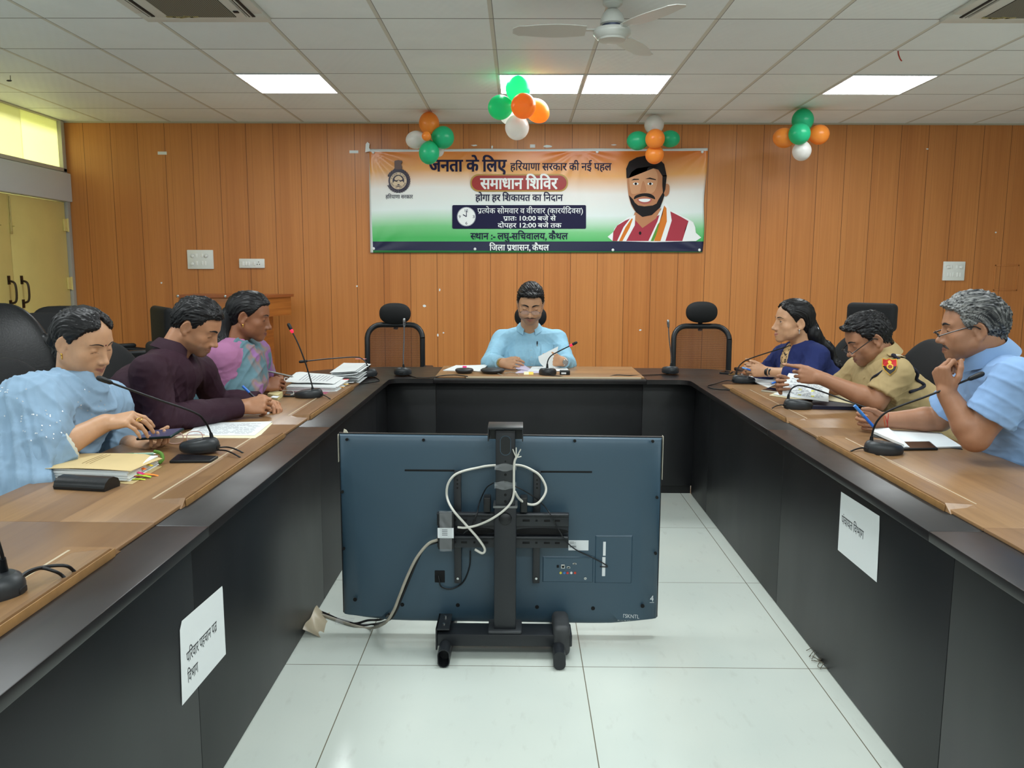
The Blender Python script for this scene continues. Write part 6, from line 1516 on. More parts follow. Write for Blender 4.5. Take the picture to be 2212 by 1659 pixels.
def head_field(f, H_, q):
    """q: shape options (jaw, fat, nose, chin, lid, fem)"""
    j, ft, ns, ch, fem = q.get('jaw', 1), q.get('fat', 0), q.get('nose', 1), q.get('chin', 1), q.get('fem', 0)
    f.add(H_.e((0, -.010, .034), (.0745, .096, .082)), .0)
    f.add(H_.e((0, .026, .022), (.066, .065, .072)), .03)
    f.add(H_.e((0, .026, -.040), (.0585*j+ft*.006, .058, .066)), .035)
    for s in (-1, 1):
        f.add(H_.cp((s*.054*j, -.004, -.052), (s*.020, .066, -.094*ch), .019+ft*.004, .016), .022)
        f.add(H_.e((s*.044, .054, -.028), (.025+ft*.005, .024, .020+ft*.006)), .022)
        f.add(H_.e((s*.040, .045, -.062), (.022+ft*.008, .028, .026)), .025)
        f.add(H_.cp((s*.013, .0865, .021), (s*.047, .0715, .022), .0085-.002*fem, .007), .016)
    f.add(H_.e((0, .072, -.099*ch), (.022*j, .020, .017)), .022)
    f.add(H_.e((0, .074, -.064), (.032, .021, .026)), .022)
    for s in (-1, 1):   # sockets
        f.cut(H_.e((s*.032, .0985, .001), (.0205, .017, .0135), ry(s*.05)), .014)
    # nose
    f.add(H_.cp((0, .078, .004), (0, .090, -.040), .011, .0135), .012)
    f.add([H_.cp((0, .0885, .008), (0, .1055+.004*ns, -.034), .0068, .0082), H_.e((0, .1072+.004*ns, -.040), (.0108, .0115, .0098))], .012, .008)
    for s in (-1, 1): f.add(H_.e((s*.0115, .0990, -.0445), (.0082, .0105, .0075), rz_(s*-.3)), .006)
    for s in (-1, 1): f.cut(H_.e((s*.0062, .1045, -.0515), (.0036, .0048, .0038)), .003)
    # lips
    for s in (-1, 1):
        f.add(H_.cp((s*.0225, .0865, -.0725), (s*.004, .0975, -.0695), .0038, .0052), .005)
        f.add(H_.cp((s*.0205, .0855, -.0765), (0, .0955, -.0795), .0038, .0064), .005)
        f.cut(H_.cp((s*.025, .0895, -.0742), (0, .1045, -.0743), .0017, .0021), .003)
    # lids and eyeballs' cover: the upper lid closes by q['lid'] (0 open - 1 shut)
    lid = q.get('lid', .4)
    for s in (-1, 1):
        f.add(H_.e((s*.032, .0755, -.001), (.0165, .0128, .0125)), .005)
        zc = .0045-.0155*lid
        if lid < .95: f.cut(H_.e((s*.0322, .0915, (zc-.0065)/2), (.0135, .0085, max(.0012, (zc+.0065)/2))), .002)
    # ears
    for s in (-1, 1):
        R_ = np.array(rz_(s*.35)) @ np.array(rx(-.18))
        f.add(H_.e((s*.0775, -.014, -.008), (.0065, .018, .031), R_), .008)
        f.add(H_.e((s*.0765, -.006, -.034), (.006, .010, .011), R_), .006)
        ec = v3((s*.0775, -.014, -.008)); rim = [ec+R_ @ v3((s*.0035, .0165*math.cos(a), .0295*math.sin(a))) for a in np.linspace(-.9, PI+.5, 12)]
        f.cut(H_.e(ec+R_ @ v3((s*.0085, .001, .002)), (.0075, .0125, .0215), R_), .003)
        for a_, b_ in zip(rim, rim[1:]): f.add(H_.cp(a_, b_, .0033), .002)
        f.add(H_.cp(ec+R_ @ v3((s*.001, -.006, .016)), ec+R_ @ v3((s*.0015, -.005, -.016)), .0032), .004)
        f.add(H_.cp((s*.0755, .005, -.016), (s*.0765, .006, -.006), .0042), .004)
def head_colour(V, H_, base, q):
    """skin, lips and beard shadow by place on the head"""
    L = H_.l(V); C = np.tile(np.array(lin(base)), (len(V), 1))
    def blend(w, c): C[:] = C*(1-w[:, None])+np.array(lin(c))*w[:, None]
    sm = lambda x: np.clip(x, 0, 1)
    inh = (np.abs(L) < .14).all(1)
    lip = sm(1.25-((L[:, 0]/.0235)**2+((L[:, 2]+.0745-.006*np.abs(L[:, 0])/.02)/.0080)**2))*inh*(L[:, 1] > .078)
    stub = q.get('stubble', 0)
    if stub:
        w = sm((-.052-L[:, 2])/.012)*sm((L[:, 1]+.01)/.03)*sm((L[:, 2]+.135)/.03)*inh*stub; blend(w*sm(1-lip*2), q.get('beard', (92, 68, 56)))
    mo = q.get('moust', 0)
    if mo:
        w = sm((1.25-((L[:, 0]/.029)**2+((L[:, 2]+.0615+.10*np.abs(L[:, 0]))/.0062)**2))*2)*inh*(L[:, 1] > .07)*mo; blend(w, q.get('mcol', (44, 36, 34)))
    blend(sm(lip*1.6), q.get('lips', (150, 96, 84)))
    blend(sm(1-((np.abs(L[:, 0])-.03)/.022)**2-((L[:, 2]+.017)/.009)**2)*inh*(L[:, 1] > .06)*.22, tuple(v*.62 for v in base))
    n = vnoise(V*140)*.035+vnoise(V*30)*.04
    return C*(1+n[:, None])
HAIRLINE = ([-.09, -.055, -.03, -.012, .004, .03, .052, .072, .09], [-.05, -.048, -.036, -.018, .024, .040, .054, .073, .10])
def hair_short(H_, thick=.012, top=.018, line=HAIRLINE, seed=0, sweep=.0, col=None, mname='hair', parent=None, h=.003, fringe=None, name='hair', grey=None, amp=.0035, part=0):
    lo, hi = H_.c-.17, H_.c+.17; f = Field(lo, hi, h)
    f.add(H_.e((0, -.012, .034), (.0745+thick*.55, .096+thick*.8, .082+top*.7)), 0)
    f.add(H_.e((0, .020, .045), (.066+thick*.7, .066+thick*.6, .062+top)), .03)
    f.add(H_.cp((0, -.060, .0), (0, -.05, -.055), .05, .043), .03)
    if fringe:
        for a, b, r in fringe: f.add(H_.cp(a, b, r, r*.7), .014)
    c, R, k = H_.c, H_.R, H_.k
    def ex(X, Y, Z):
        x, y, z = X-c[0], Y-c[1], Z-c[2]
        lx, ly, lz = [(R[0, i]*x+R[1, i]*y+R[2, i]*z)/k for i in range(3)]
        lx = np.abs(lx)
        yf = np.interp(lz, line[0], line[1])+np.clip((.05-lx)/.05, 0, 1)*0
        # top of the forehead: the hair line dips a little in the middle
        tz = np.clip((lz-.035)/.04, 0, 1); tz = tz*tz*(3-2*tz); yf = yf+tz*(.012*np.cos(np.clip(lx/.05, 0, 1.6)*PI/2*1.2)-.004)-part*np.clip(1-lx/.03, 0, 1)*np.clip((lz-.04)/.03, 0, 1)
        d = yf-ly
        ear = np.sqrt(((ly+.012)/.024)**2+((lz+.012)/.036)**2)*.024-.024
        d = np.minimum(d, ear+np.clip((.058-lx)/.012, 0, 1)*.2); d = np.minimum(d, lz+.088+.02*np.clip(-ly-.03, 0, .06)/.06)
        return d*k
    f.cut_fn(ex, .006)
    V, Q = f.mesh(1); Nn = vnormals(V, Q); L = H_.l(V)
    # strands: noise stretched along the combing direction
    phi = np.clip((.085-L[:, 2])/.06, 0, 1)*1.15; cr = -np.sin(phi)*L[:, 1]+np.cos(phi)*L[:, 2]; al = np.cos(phi)*L[:, 1]+np.sin(phi)*L[:, 2]; cx = L[:, 0]+sweep*L[:, 1]
    S_ = lambda a, b, sd=0: vnoise(np.stack([cx*a+sd, cr*a+sd*.7, al*b], 1))
    st = S_(190, 22, seed)+.6*S_(420, 45, seed+3)
    lump = vnoise(L*22+seed)
    inner = np.clip((L[:, 1]+.09)/.02, 0, 1)
    V = V+Nn*((st*amp+lump*.003))[:, None]
    colr = np.tile(np.array(lin(col or (16, 14, 16))), (len(V), 1))*(1+.25*st[:, None])
    if grey:
        g = np.clip(.30+.8*S_(520, 24, seed+5)+.5*S_(240, 16, seed+9)+grey[1]*np.clip((L[:, 1]+.02)/.08, -.6, 1), 0, 1); colr = colr*(1-g[:, None])+np.array(lin(grey[0]))*g[:, None]
    return mesh_obj(name, V, Q, m_hair, parent, np.clip(colr, .002, 1))

def hand_prims(side, W, d, th, curls, spread=0, thumb=None, sc=1.0, tcurl=(20, 20)):
    """five fingers on a palm; side 'l'/'r', W wrist, d wrist-to-knuckle direction, th direction of the thumb side; curls = 4 x (mcp, pip, dip) degrees"""
    d = unit(d); th = v3(th); th = unit(th-d*(th @ d)); n = np.cross(d, th)*(1 if side == 'l' else -1)
    palm = []; fingers = []; tips = []
    mc = ((.030, .090, 0), (.0095, .094, -.002), (-.0115, .089, -.001), (-.030, .079, .003)); ln = ((.041, .025, .021), (.045, .029, .022), (.042, .027, .022), (.033, .020, .019)); rd = (.0090, .0092, .0087, .0076)
    W = v3(W)
    for i in range(4):
        a, b, c = mc[i]; m = W+(th*a+d*b+n*c)*sc; w0 = W+(th*a*.55+d*.012)*sc
        palm.append(cap_(w0, m, .0145*sc, .0118*sc))
        ang = 0; dd = d+th*spread*(1.5-i)*.1; dd = unit(dd); p = m; chain = []
        for k in range(3):
            ang += math.radians(curls[i][k]); dirn = dd*math.cos(ang)+n*math.sin(ang); q = p+dirn*ln[i][k]*sc
            chain.append(cap_(p, q, rd[i]*(1-.09*k)*sc, rd[i]*(1-.09*(k+1))*sc)); p = q
        fingers.append(chain); tips.append((p, dirn, n, rd[i]*sc))
    palm.append(ell_(W+(d*.048+n*.006)*sc, v3((.036, .044, .015))*sc, np.stack([th, d, n], 1)))
    tb = W+(th*.020+d*.020+n*.010)*sc; td = unit(thumb if thumb is not None else (d*.75+th*.6+n*.3))
    ax = np.cross(td, -th) if abs(td @ th) < .97 else np.cross(td, d); ax = unit(ax)
    chain = []; p = tb; dirn = td
    for k, (l, r1, r2) in enumerate(((.044, .0155, .0112), (.032, .0108, .0098), (.026, .0098, .0078))):
        if k: 
            a_ = math.radians(tcurl[k-1]); tgt = unit(d*.8+n*.4-th*.3); dirn = unit(dirn*math.cos(a_)+(tgt-dirn*(tgt @ dirn))*math.sin(a_))
        q = p+dirn*l*sc; chain.append(cap_(p, q, r1*sc, r2*sc)); p = q
    fingers.append(chain); tips.append((p, dirn, n, .0085*sc))
    return palm, fingers, tips
def add_hand(f, *a, **k):
    palm, fingers, tips = hand_prims(*a, **k)
    f.add(palm, .012, .012)
    for ch in fingers: f.add(ch, .0035, .004)
    return tips
def nails(parent, tips, m):
    for p, dirn, n, r in tips:
        b = MB(); c = p-dirn*r*.35-n*r*.62; R = np.stack([np.cross(dirn, n), dirn, n], 1)
        b.ellipsoid(tuple(c), (r*.62, r*.85, r*.30), Matrix(R.tolist()), 10, 6); b.build('fingernail', m, parent, smooth=180, world=True)

m_skin = mat('skin', (180, 130, 100), .46, attr='col', sss=.12, bump=.06, bscale=420)
m_hair = mat('hair', (20, 18, 20), .42, attr='col', spec=.35)
m_eyew = mat('eye_white', (206, 200, 194), .2); m_iris = mat('eye_iris', (30, 20, 16), .1); m_lash = mat('lash', (18, 14, 14), .5)
m_gold = mat('gold', (214, 170, 84), .25, 1)
def face_parts(H_, par, q, f, hair_col=(20, 18, 20)):
    """eyes, lashes and brows as small pieces of the person"""
    lid = q.get('lid', .4); gz = q.get('gaze', (0, 0))
    Rm = Matrix(H_.R.tolist())
    for s in (-1, 1):
        if lid < .95:
            b = MB(); b.ellipsoid(tuple(H_.w((s*.032, .0742, -.001))), tuple(v3((.0122, .0122, .0122))*H_.k), Rm, 18, 12); e = b.build('eye', m_eyew, par, smooth=180, world=True)
            b = MB(); b.ellipsoid(tuple(H_.w((s*.032+gz[0]*.006, .0815, -.001+gz[1]*.006))), tuple(v3((.0062, .0058, .0062))*H_.k), Rm, 14, 10); b.build('iris', m_iris, e, smooth=180, world=True)
        zc = .0045-.0155*lid
        out_ = H_.R[:, 1]; ls = [f.surf(H_.w((s*(.032+u*.0150), .070, zc+.0010-.0042*u*u)), out_, .035)+out_*.0004 for u in (-1, -.75, -.5, -.25, 0, .25, .5, .75, 1)]
        b = MB(); b.tube(ls, [v*H_.k for v in (.0003, .0006, .0009, .001, .0011, .0011, .0011, .0010, .0005)], 6); b.build('eyelashes', m_lash, par, smooth=180, world=True)
        bt = q.get('brow', .0040); b = MB(); n = 9; rings = []
        for i in range(n):
            u = i/(n-1); x = .010+.041*u; z = .0195+.0075*math.sin(PI*min(u*1.15, 1)*.75)-.003*u
            w = bt*(1-.72*u**2)*(.75+.25*min(1, u*6)); up = H_.R[:, 2]; out = unit(H_.R @ v3((s*.75*u, 1, .1))); c = f.surf(H_.w((s*x*.7, .045, z)), unit(H_.w((s*x, .092-.02*u*u, z))-H_.w((s*x*.7, .045, z))), .075)
            rings.append([b.bm.verts.new(tuple(c+up*w*math.cos(t)*H_.k+out*.0016*math.sin(t)*H_.k)) for t in [2*PI*k/8 for k in range(8)]])
        for a_, c_ in zip(rings, rings[1:]):
            for k in range(8): b.bm.faces.new((a_[k], a_[(k+1) % 8], c_[(k+1) % 8], c_[k]))
        b.bm.faces.new(rings[0]); b.bm.faces.new(rings[-1])
        b.build('eyebrow', mat('brow_hair', q.get('browcol', hair_col), .7), par, smooth=180, world=True)

def moustache(f, H_, par, rgb, w=.0042):
    b = MB(); rings = []; out = H_.R[:, 1]; n = 13
    for i in range(n):
        u = 2*i/(n-1)-1; c = f.surf(H_.w((u*.028, .05, -.0570-.012*u*u)), unit(H_.R @ v3((u*.35, 1, 0))), .075); ww = w*(1-.75*u*u)*(.8+.2*min(1, abs(u)*5))
        rings.append([b.bm.verts.new(tuple(c+H_.R[:, 2]*ww*math.cos(t)*H_.k+out*.0022*math.sin(t)*H_.k)) for t in [2*PI*k/8 for k in range(8)]])
    for a_, c_ in zip(rings, rings[1:]):
        for k in range(8): b.bm.faces.new((a_[k], a_[(k+1) % 8], c_[(k+1) % 8], c_[k]))
    b.build('moustache', mat('moustache_hair', rgb, .7, bump=.6, bscale=700), par, smooth=180, world=True)
def cloth(f, par, name, m, folds, seed=0, amp=.004, col=None, smooth=2, fine=.0012):
    """mesh a garment field; folds = list of (origin, direction across the folds, wavelength, amplitude, reach)"""
    V, Q = f.mesh(smooth); Nn = vnormals(V, Q)
    d = amp*.45*vnoise(V*8+seed)+amp*.9*((1-np.abs(vnoise(V*13+seed+.5*vnoise(V*5)[:, None])))**4-.25)+fine*vnoise(V*60+seed)
    for o, dr, wl, am, reach in folds:
        P = V-v3(o); r2 = (P**2).sum(1); ph = (np.sqrt(r2) if dr is None else P @ unit(dr))/wl*2*PI+2.0*vnoise(V*7+seed)+seed
        d = d+am*np.exp(-r2/reach**2)*((1-np.abs(np.sin(ph*.5)))**2.2*1.7-.35)
    V = V+Nn*d[:, None]; V = lap(V, Q, .4)
    c = None if col is None else col(V)
    return mesh_obj(name, V, Q, m, par, c), V
def collar_(fig, m, H_, fwd, lift=.02, **k):
    ax = unit(H_.w((0, -.03, -.06))-fig.nb); return collar(fig.root, m, fig.nb+ax*lift, unit(ax+UP*.5), fwd, **k)
def collar(par, m, c, up, fwd, r=.064, h=.038, leaf=.05, open_=.5, spread=.022, name='collar', back=.012):
    """shirt collar: stand and folded leaf round the neck, open at the front"""
    up, fwd = unit(up), unit(fwd); sd = np.cross(fwd, up); c = v3(c)
    b = MB()
    def P(a, rr, z): return c+(fwd*math.cos(a)*rr*1.05+sd*math.sin(a)*rr)+up*z
    a0, a1 = open_, 2*PI-open_
    def fn(u, v):
        a = a0+(a1-a0)*u; e = abs(2*u-1)                 # e = 1 at the front points
        if v < .5: t = v/.5; return P(a, r+.004*(1-t), h*t*(1-.18*e**4)+back*(1-e))
        t = (v-.5)/.5; return P(a-(2*u-1)*-.0, r+.004+spread*t*(1+.5*e**3), (h*(1-.18*e**4)+back*(1-e))-leaf*t*(.75+.55*e**4)+.004*math.sin(PI*t))
    b.grid(fn, 44, 10, .0022); return b.build(name, m, par, smooth=60, world=True)
def person(label, loc):
    return thing('person', label, 'person', loc)
# ------------------------------------------------------------------ the seven people
def J(x, y, d): return np.array(at(x, y, Y=d))
UP = np.array([0, 0, 1.])
def cloth_mat(n, rgb, rough=.8, bump=.25, bscale=900, attr=None, sheen=0, spec=.25): return mat(n, rgb, rough, spec=spec, bump=bump, bscale=bscale, attr=attr, sheen=sheen)
class Fig:
    """joints of one sitter"""
    def __init__(s, label, nb, ch, pv, shR, shL, elR, elL, wrR, wrL, fwd):
        for k, v in dict(nb=nb, ch=ch, pv=pv, shR=shR, shL=shL, elR=elR, elL=elL, wrR=wrR, wrL=wrL).items(): setattr(s, k, v3(v))
        s.fwd = unit((fwd[0], fwd[1], 0)); s.side = unit(s.shR-s.shL); s.top = (s.shR+s.shL)/2
        s.root = person(label, (s.pv[0], s.pv[1], 0))
    def torso(s, o=0, w=1.0, belly=0):
        """torso pieces inflated by o"""
        P = [tub_(s.pv, s.ch*.55+s.pv*.45, (.165*w+o, .115+belly*.5+o), (.160*w+o, .112+belly+o), s.side), tub_(s.ch*.55+s.pv*.45, s.ch, (.160*w+o, .112+belly+o), (.172*w+o, .112+belly*.4+o), s.side),
             tub_(s.ch, s.top-UP*.01, (.172*w+o, .112+belly*.4+o), (.135*w+o, .078+o), s.side)]
        for sh in (s.shR, s.shL): P += [cap_(s.nb-UP*.030, sh-UP*.004, .056+o, .050+o)]
        return P
    def arm(s, d, o=0, r=(.054, .043, .041, .029)):
        sh, el, wr = (s.shR, s.elR, s.wrR) if d == 'r' else (s.shL, s.elL, s.wrL)
        mid = el*.72+wr*.28
        return [cap_(sh, el, r[0]+o, r[1]+o), cap_(el, mid, r[1]+o, r[2]*1.06+o), cap_(mid, wr, r[2]*1.06+o, r[3]+o)]
    def box(s, pad=.14, extra=()):
        P = np.array([s.nb, s.ch, s.shR, s.shL, s.elR, s.elL, s.wrR, s.wrL, *extra]); return P.min(0)-pad, P.max(0)+pad
    def body(s, H_, q, skin, hands, h=.0035, neck=.052, arms='rl', r=(.054, .043, .041, .029), sc=1.0, w=1.0):
        lo, hi = s.box(.20, (H_.c+H_.R[:, 2]*.05, H_.c)); lo[2] = max(lo[2], .66)
        f = Field(lo, hi, h)
        for p in s.torso(-.02, w): f.add(p, .04)
        for a in arms:
            A_ = s.arm(a, 0, r); f.add(A_[0], .03); f.add(A_[1], .012); f.add(A_[2], .012)
        nk = H_.w((0, -.030, -.045)); f.add(tub_(s.nb-UP*.03, nk, (neck+.008, neck+.006), (neck, neck+.002), s.side), .022)
        tips = {}
        head_field(f, H_, q)
        for a, kw in hands.items():
            W = s.wrR if a == 'r' else s.wrL; el = s.elR if a == 'r' else s.elL
            tips[a] = add_hand(f, a, W, sc=sc, **kw)
            f.add(cap_(W-(unit(W-el))*.02, W+unit(kw['d'])*.012, .026*sc, .024*sc), .016)
        V, Q = f.mesh(1); V = lap(V, Q, .15)
        C = head_colour(V, H_, skin, q)
        s.bodyobj = mesh_obj('body', V, Q, m_skin, s.root, np.clip(C, .003, 1)); s.f = f
        nm = mat('nail', tuple(min(255, v+28) for v in skin), .3)
        for a in tips: nails(s.root, tips[a], nm)
        face_parts(H_, s.root, q, f); s.tips = tips
        return f
    def legs(s, m, spread=.10, reach=.40, shoe=(30, 26, 24)):
        sd = s.side.copy(); sd[2] = 0; sd = unit(sd); hz = s.pv[2]; lo = s.pv-.75; hi = s.pv+.75; lo[2] = -.0; hi[2] = hz+.2
        f = Field(lo, hi, .013); f.add(ell_(s.pv, (.17, .17, .12)), .02)
        for g in (-1, 1):
            hp = s.pv+sd*g*.09; kn = s.pv+sd*g*(spread+.03)+s.fwd*reach; kn[2] = .545; an = kn+s.fwd*.02; an[2] = .09
            f.add(cap_(hp, kn, .088, .064), .04); f.add(cap_(kn, an, .064, .048), .02)
            b = MB(); b.ellipsoid(tuple(an+s.fwd*.06+v3((0, 0, -.045))), (.045, .13, .042), rotz(math.atan2(-s.fwd[0], s.fwd[1])), 16, 10); b.build('shoe', mat('shoe', shoe, .4), s.root, smooth=180, world=True)
        V, Q = f.mesh(2); mesh_obj('trousers', V, Q, m, s.root)
    def neck_cut(s, f, H_, r=.060, vee=0, vr=.03, low=.02):
        nk = H_.w((0, -.030, -.06)); ax = unit(nk-s.nb)
        f.cut(cap_(s.nb+ax*(-.0+low), nk+ax*.12, r, r*1.15), .012)
        if vee: f.cut(cap_(s.nb+ax*.05+s.fwd*.05, s.nb-UP*vee+s.fwd*.125, vr*1.5, vr*.35), .014)
def buttons(par, pts, m, r=.0052, d=(0, -1, 0)):
    for p in pts: b = MB(); b.lathe([(0, .0022), (r*.8, .002), (r, 0)], c=tuple(p), axis=tuple(d), n=12); b.build('button', m, par, world=True)
def shirt(s, H_, name, m, sleeves, o=.011, w=1.0, belly=0, h=.0042, seed=0, vee=.05, amp=.004, r=(.053, .047, .043, .034), bottom=None, neck=.060, folds=(), k=.03, low=.02):
    """garment field; sleeves: per arm the fraction (0..2: 1 = elbow, 2 = wrist) where it ends"""
    lo, hi = s.box(.16); lo[2] = max(.50, lo[2]-.1) if bottom is None else bottom; lo = np.minimum(lo, s.pv-.22); lo[2] = .50 if bottom is None else bottom; hi = np.maximum(hi, s.pv+.22)
    f = Field(lo, hi, h)
    for p in s.torso(o, w, belly): f.add(p, .045)
    for a, e in sleeves.items():
        sh, el, wr = (s.shR, s.elR, s.wrR) if a == 'r' else (s.shL, s.elL, s.wrL)
        if e <= 1:
            c = sh+(el-sh)*e; f.add_clip([cap_(sh, sh+(el-sh)*(e+.1), r[0]+o, r[1]+o*1.4)], [(c, el-sh)], k)
        else:
            t = e-1; c = el+(wr-el)*t; mid = el*.6+wr*.4
            f.add([cap_(sh, el, r[0]+o, r[1]+o)], k); f.add_clip([cap_(el, mid, r[1]+o, r[2]+o), cap_(mid, el+(wr-el)*(t+.12), r[2]+o, r[3]+o*.8)], [(c, wr-el)], .015)
    s.neck_cut(f, H_, neck, vee, low=low)
    fl = list(folds)
    for a in sleeves:
        sh, el, wr = (s.shR, s.elR, s.wrR) if a == 'r' else (s.shL, s.elL, s.wrL)
        fl += [(el, unit(wr-sh)+unit(wr-el)*.3, .030, .0042, .08), (sh-UP*.09+s.side*(-.05 if a == 'r' else .05), unit(UP+s.side*(.8 if a == 'r' else -.8)), .036, .0036, .10)]
    fl += [(s.ch*.4+s.pv*.6+s.fwd*.1, UP+s.fwd*.3, .045, .003, .14)]
    return f, fl

SK = {'fair': (196, 150, 116), 'tan': (174, 124, 92), 'brown': (142, 92, 64), 'mid': (160, 114, 86)}
def glasses(fig, H_, m, o=(0, .104, -.006), half=True, lh=.016, lw=.025, tilt=0, temple=.118):
    up = H_.R[:, 2]*math.cos(tilt)+H_.R[:, 1]*math.sin(tilt)
    return spectacles('spectacles', None, H_.w(o), H_.R[:, 0], up, H_.R[:, 1]*math.cos(tilt)-H_.R[:, 2]*math.sin(tilt), m, half=half, parent=fig.root, lh=lh*H_.k, lw=lw*H_.k, temple=temple*H_.k, rim_r=.0016)

# --- the man at the head of the table, sky blue shirt
H4 = Head(J(1146, 654, 5.44), (-.03, -1), 24, 2, 1.08)
g4 = Fig('man in a sky blue shirt reading papers at the head of the table', J(1143, 712, 5.60), J(1142, 775, 5.62), (.10, 5.74, .62), J(1084, 733, 5.63), J(1204, 733, 5.63), J(1058, 784, 5.46), J(1225, 786, 5.46), J(1084, 784, 5.26), J(1216, 781, 5.28), (0, -1))
q4 = dict(lid=.85, stubble=.45, moust=.45, brow=.0052, jaw=1.03, fat=.5, lips=(150, 96, 84))
g4.body(H4, q4, SK['fair'], {'r': dict(d=(.80, -.50, .02), th=(.15, .35, .9), curls=[(35, 45, 20), (40, 50, 20), (45, 50, 20), (50, 50, 20)], thumb=(.7, -.4, .35)), 'l': dict(d=(-.80, -.42, .18), th=(.1, .2, 1), curls=[(40, 50, 25), (45, 50, 25), (50, 50, 25), (50, 50, 25)], thumb=(-.6, -.5, .55))}, neck=.056)
moustache(g4.f, H4, g4.root, (62, 48, 42), .0030)
m_sky = cloth_mat('sky_blue_cotton', (150, 196, 220))
f, fl = shirt(g4, H4, 'shirt', m_sky, {'r': 1.93, 'l': 1.9}, seed=4, vee=.055, w=1.08, belly=.02)
cloth(f, g4.root, 'shirt', m_sky, fl+[(g4.ch+v3((-.08, -.1, -.03)), (1, 0, .3), .05, .003, .12), (g4.ch+v3((.08, -.1, -.03)), (1, 0, -.3), .05, .003, .12)], 4)
collar(g4.root, m_sky, g4.nb+UP*.006+v3((0, .005, 0)), unit((0, -.25, 1)), (0, -1, 0), r=.066, h=.036, leaf=.052, open_=.42, spread=.026)
fr = lambda x, y, off=.0: v3(at(x, y, Y=5.46))+v3((0, off, 0))
fld = f
def on(f, p, d, reach=.3): return f.surf(v3(p)-unit(d)*.0, d, reach)
bt = [on(f, g4.nb*(1-t)+g4.pv*t+v3((0, -.02, 0)), (0, -1, 0)) for t in (.24, .36, .48, .60, .72)]
buttons(g4.root, bt, mat('shirt_button', (170, 200, 214), .4))
b = MB(); pp = [on(f, g4.nb*(1-t)+g4.pv*t+v3((dx, -.02, 0)), (0, -1, 0))+v3((0, -.0012, 0)) for dx in (-.014, .014) for t in np.linspace(.16, .78, 14)]
for i in range(13): b.face([pp[i], pp[i+1], pp[i+15], pp[i+14]])
b.build('placket', m_sky, g4.root, world=True)
c_ = on(f, J(1183, 755, 5.6), (0, -1, 0)); b = MB(); P9 = []
for i in range(7):
    for k in range(5): P9.append(on(f, J(1168+26*i/6, 741+24*k/4+(1.5 if i in (0, 6) else 0), 5.6), (0, -1, 0))+v3((0, -.003, 0)))
V9 = [b.bm.verts.new(p) for p in P9]
for i in range(6):
    for k in range(4): b.bm.faces.new((V9[i*5+k], V9[i*5+k+1], V9[i*5+k+6], V9[i*5+k+5]))
b.build('pocket', m_sky, g4.root, world=True)
a_ = on(f, J(1160, 739, 5.6), (0, -1, 0))+v3((0, -.006, 0)); pen('dark pen clipped in the shirt pocket of the man in sky blue', a_+v3((0, 0, -.035)), a_+v3((0, 0, .012)), m_silverpen, m_darkpen, .004)
hair_short(H4, .012, .018, parent=g4.root, seed=3, sweep=.5, h=.0032, fringe=[((-.03, .085, .088), (.03, .088, .092), .018), ((-.01, .093, .078), (-.018, .096, .066), .012)], amp=.005)
glasses(g4, H4, m_sframe, (0, .107, -.017), True, .013, .026, .15)
b = MB(); W_ = g4.wrR; d_ = unit(W_-g4.elR)
def band(W_, d_, r1, r2, w_, name, m, par, nn=24):
    u = unit(np.cross(d_, UP)); v = np.cross(d_, u); b = MB()
    P = lambda t, z, r: W_+d_*z+(u*math.cos(t)*r+v*math.sin(t)*r*.86)
    for i in range(nn):
        t0, t1 = 2*PI*i/nn, 2*PI*(i+1)/nn
        for (za, ra, zb, rb) in ((-w_, r1, -w_, r2), (-w_, r2, w_, r2), (w_, r2, w_, r1)): b.face([P(t0, za, ra), P(t1, za, ra), P(t1, zb, rb), P(t0, zb, rb)])
    bmesh.ops.remove_doubles(b.bm, verts=b.bm.verts[:], dist=1e-5); return b.build(name, m, par, smooth=40, world=True)
band(g4.wrR+unit(g4.wrR-g4.elR)*.004, d_, .029, .034, .010, 'bracelet', m_gold, g4.root)
d_ = unit(g4.wrL-g4.elL); wt = band(g4.wrL+d_*.006, d_, .029, .0335, .009, 'watch_strap', m_chrome, g4.root)
b = MB(); b.lathe([(0, .006), (.015, .006), (.017, .003), (.017, 0)], c=tuple(g4.wrL+d_*.006+v3((.012, -.03, 0))), axis=(.3, -1, .1), n=24); b.build('watch_dial', m_chrome, wt, world=True)
g4.legs(cloth_mat('dark_trousers', (36, 40, 52)))
# pages he holds
def page(name, label, fn, m, nu=12, nv=10, th=.0006, cat='paper', group=None):
    b = MB(); b.grid(fn, nu, nv, th); o = b.build(name, m, smooth=60); return tag(o, label, cat, group)
c0, c1_, c2_, c3_ = (J(1187, 800, 5.20), J(1196, 797, 5.25), J(1206, 748, 5.28), J(1163, 770, 5.18))
page('paper_sheet', 'white page being turned by the man in sky blue', lambda u, v: (c0*(1-u)+c1_*u)*(1-v)+(c3_*(1-u)+c2_*u)*v+v3((-.022*math.sin(PI*v)*(1-u), -.02*math.sin(PI*v), .0)), m_paper)
l0, l1, l2, l3 = J(1114, 797, 5.20), J(1164, 803, 5.12), J(1150, 799, 5.26), J(1120, 781, 5.26)
page('paper_sheet', 'lilac sheet lifted by the right hand of the man in sky blue', lambda u, v: (l0*(1-u)+l1*u)*(1-v)+(l3*(1-u)+l2*u)*v, mat('lilac_sheet', (208, 198, 222), .6))

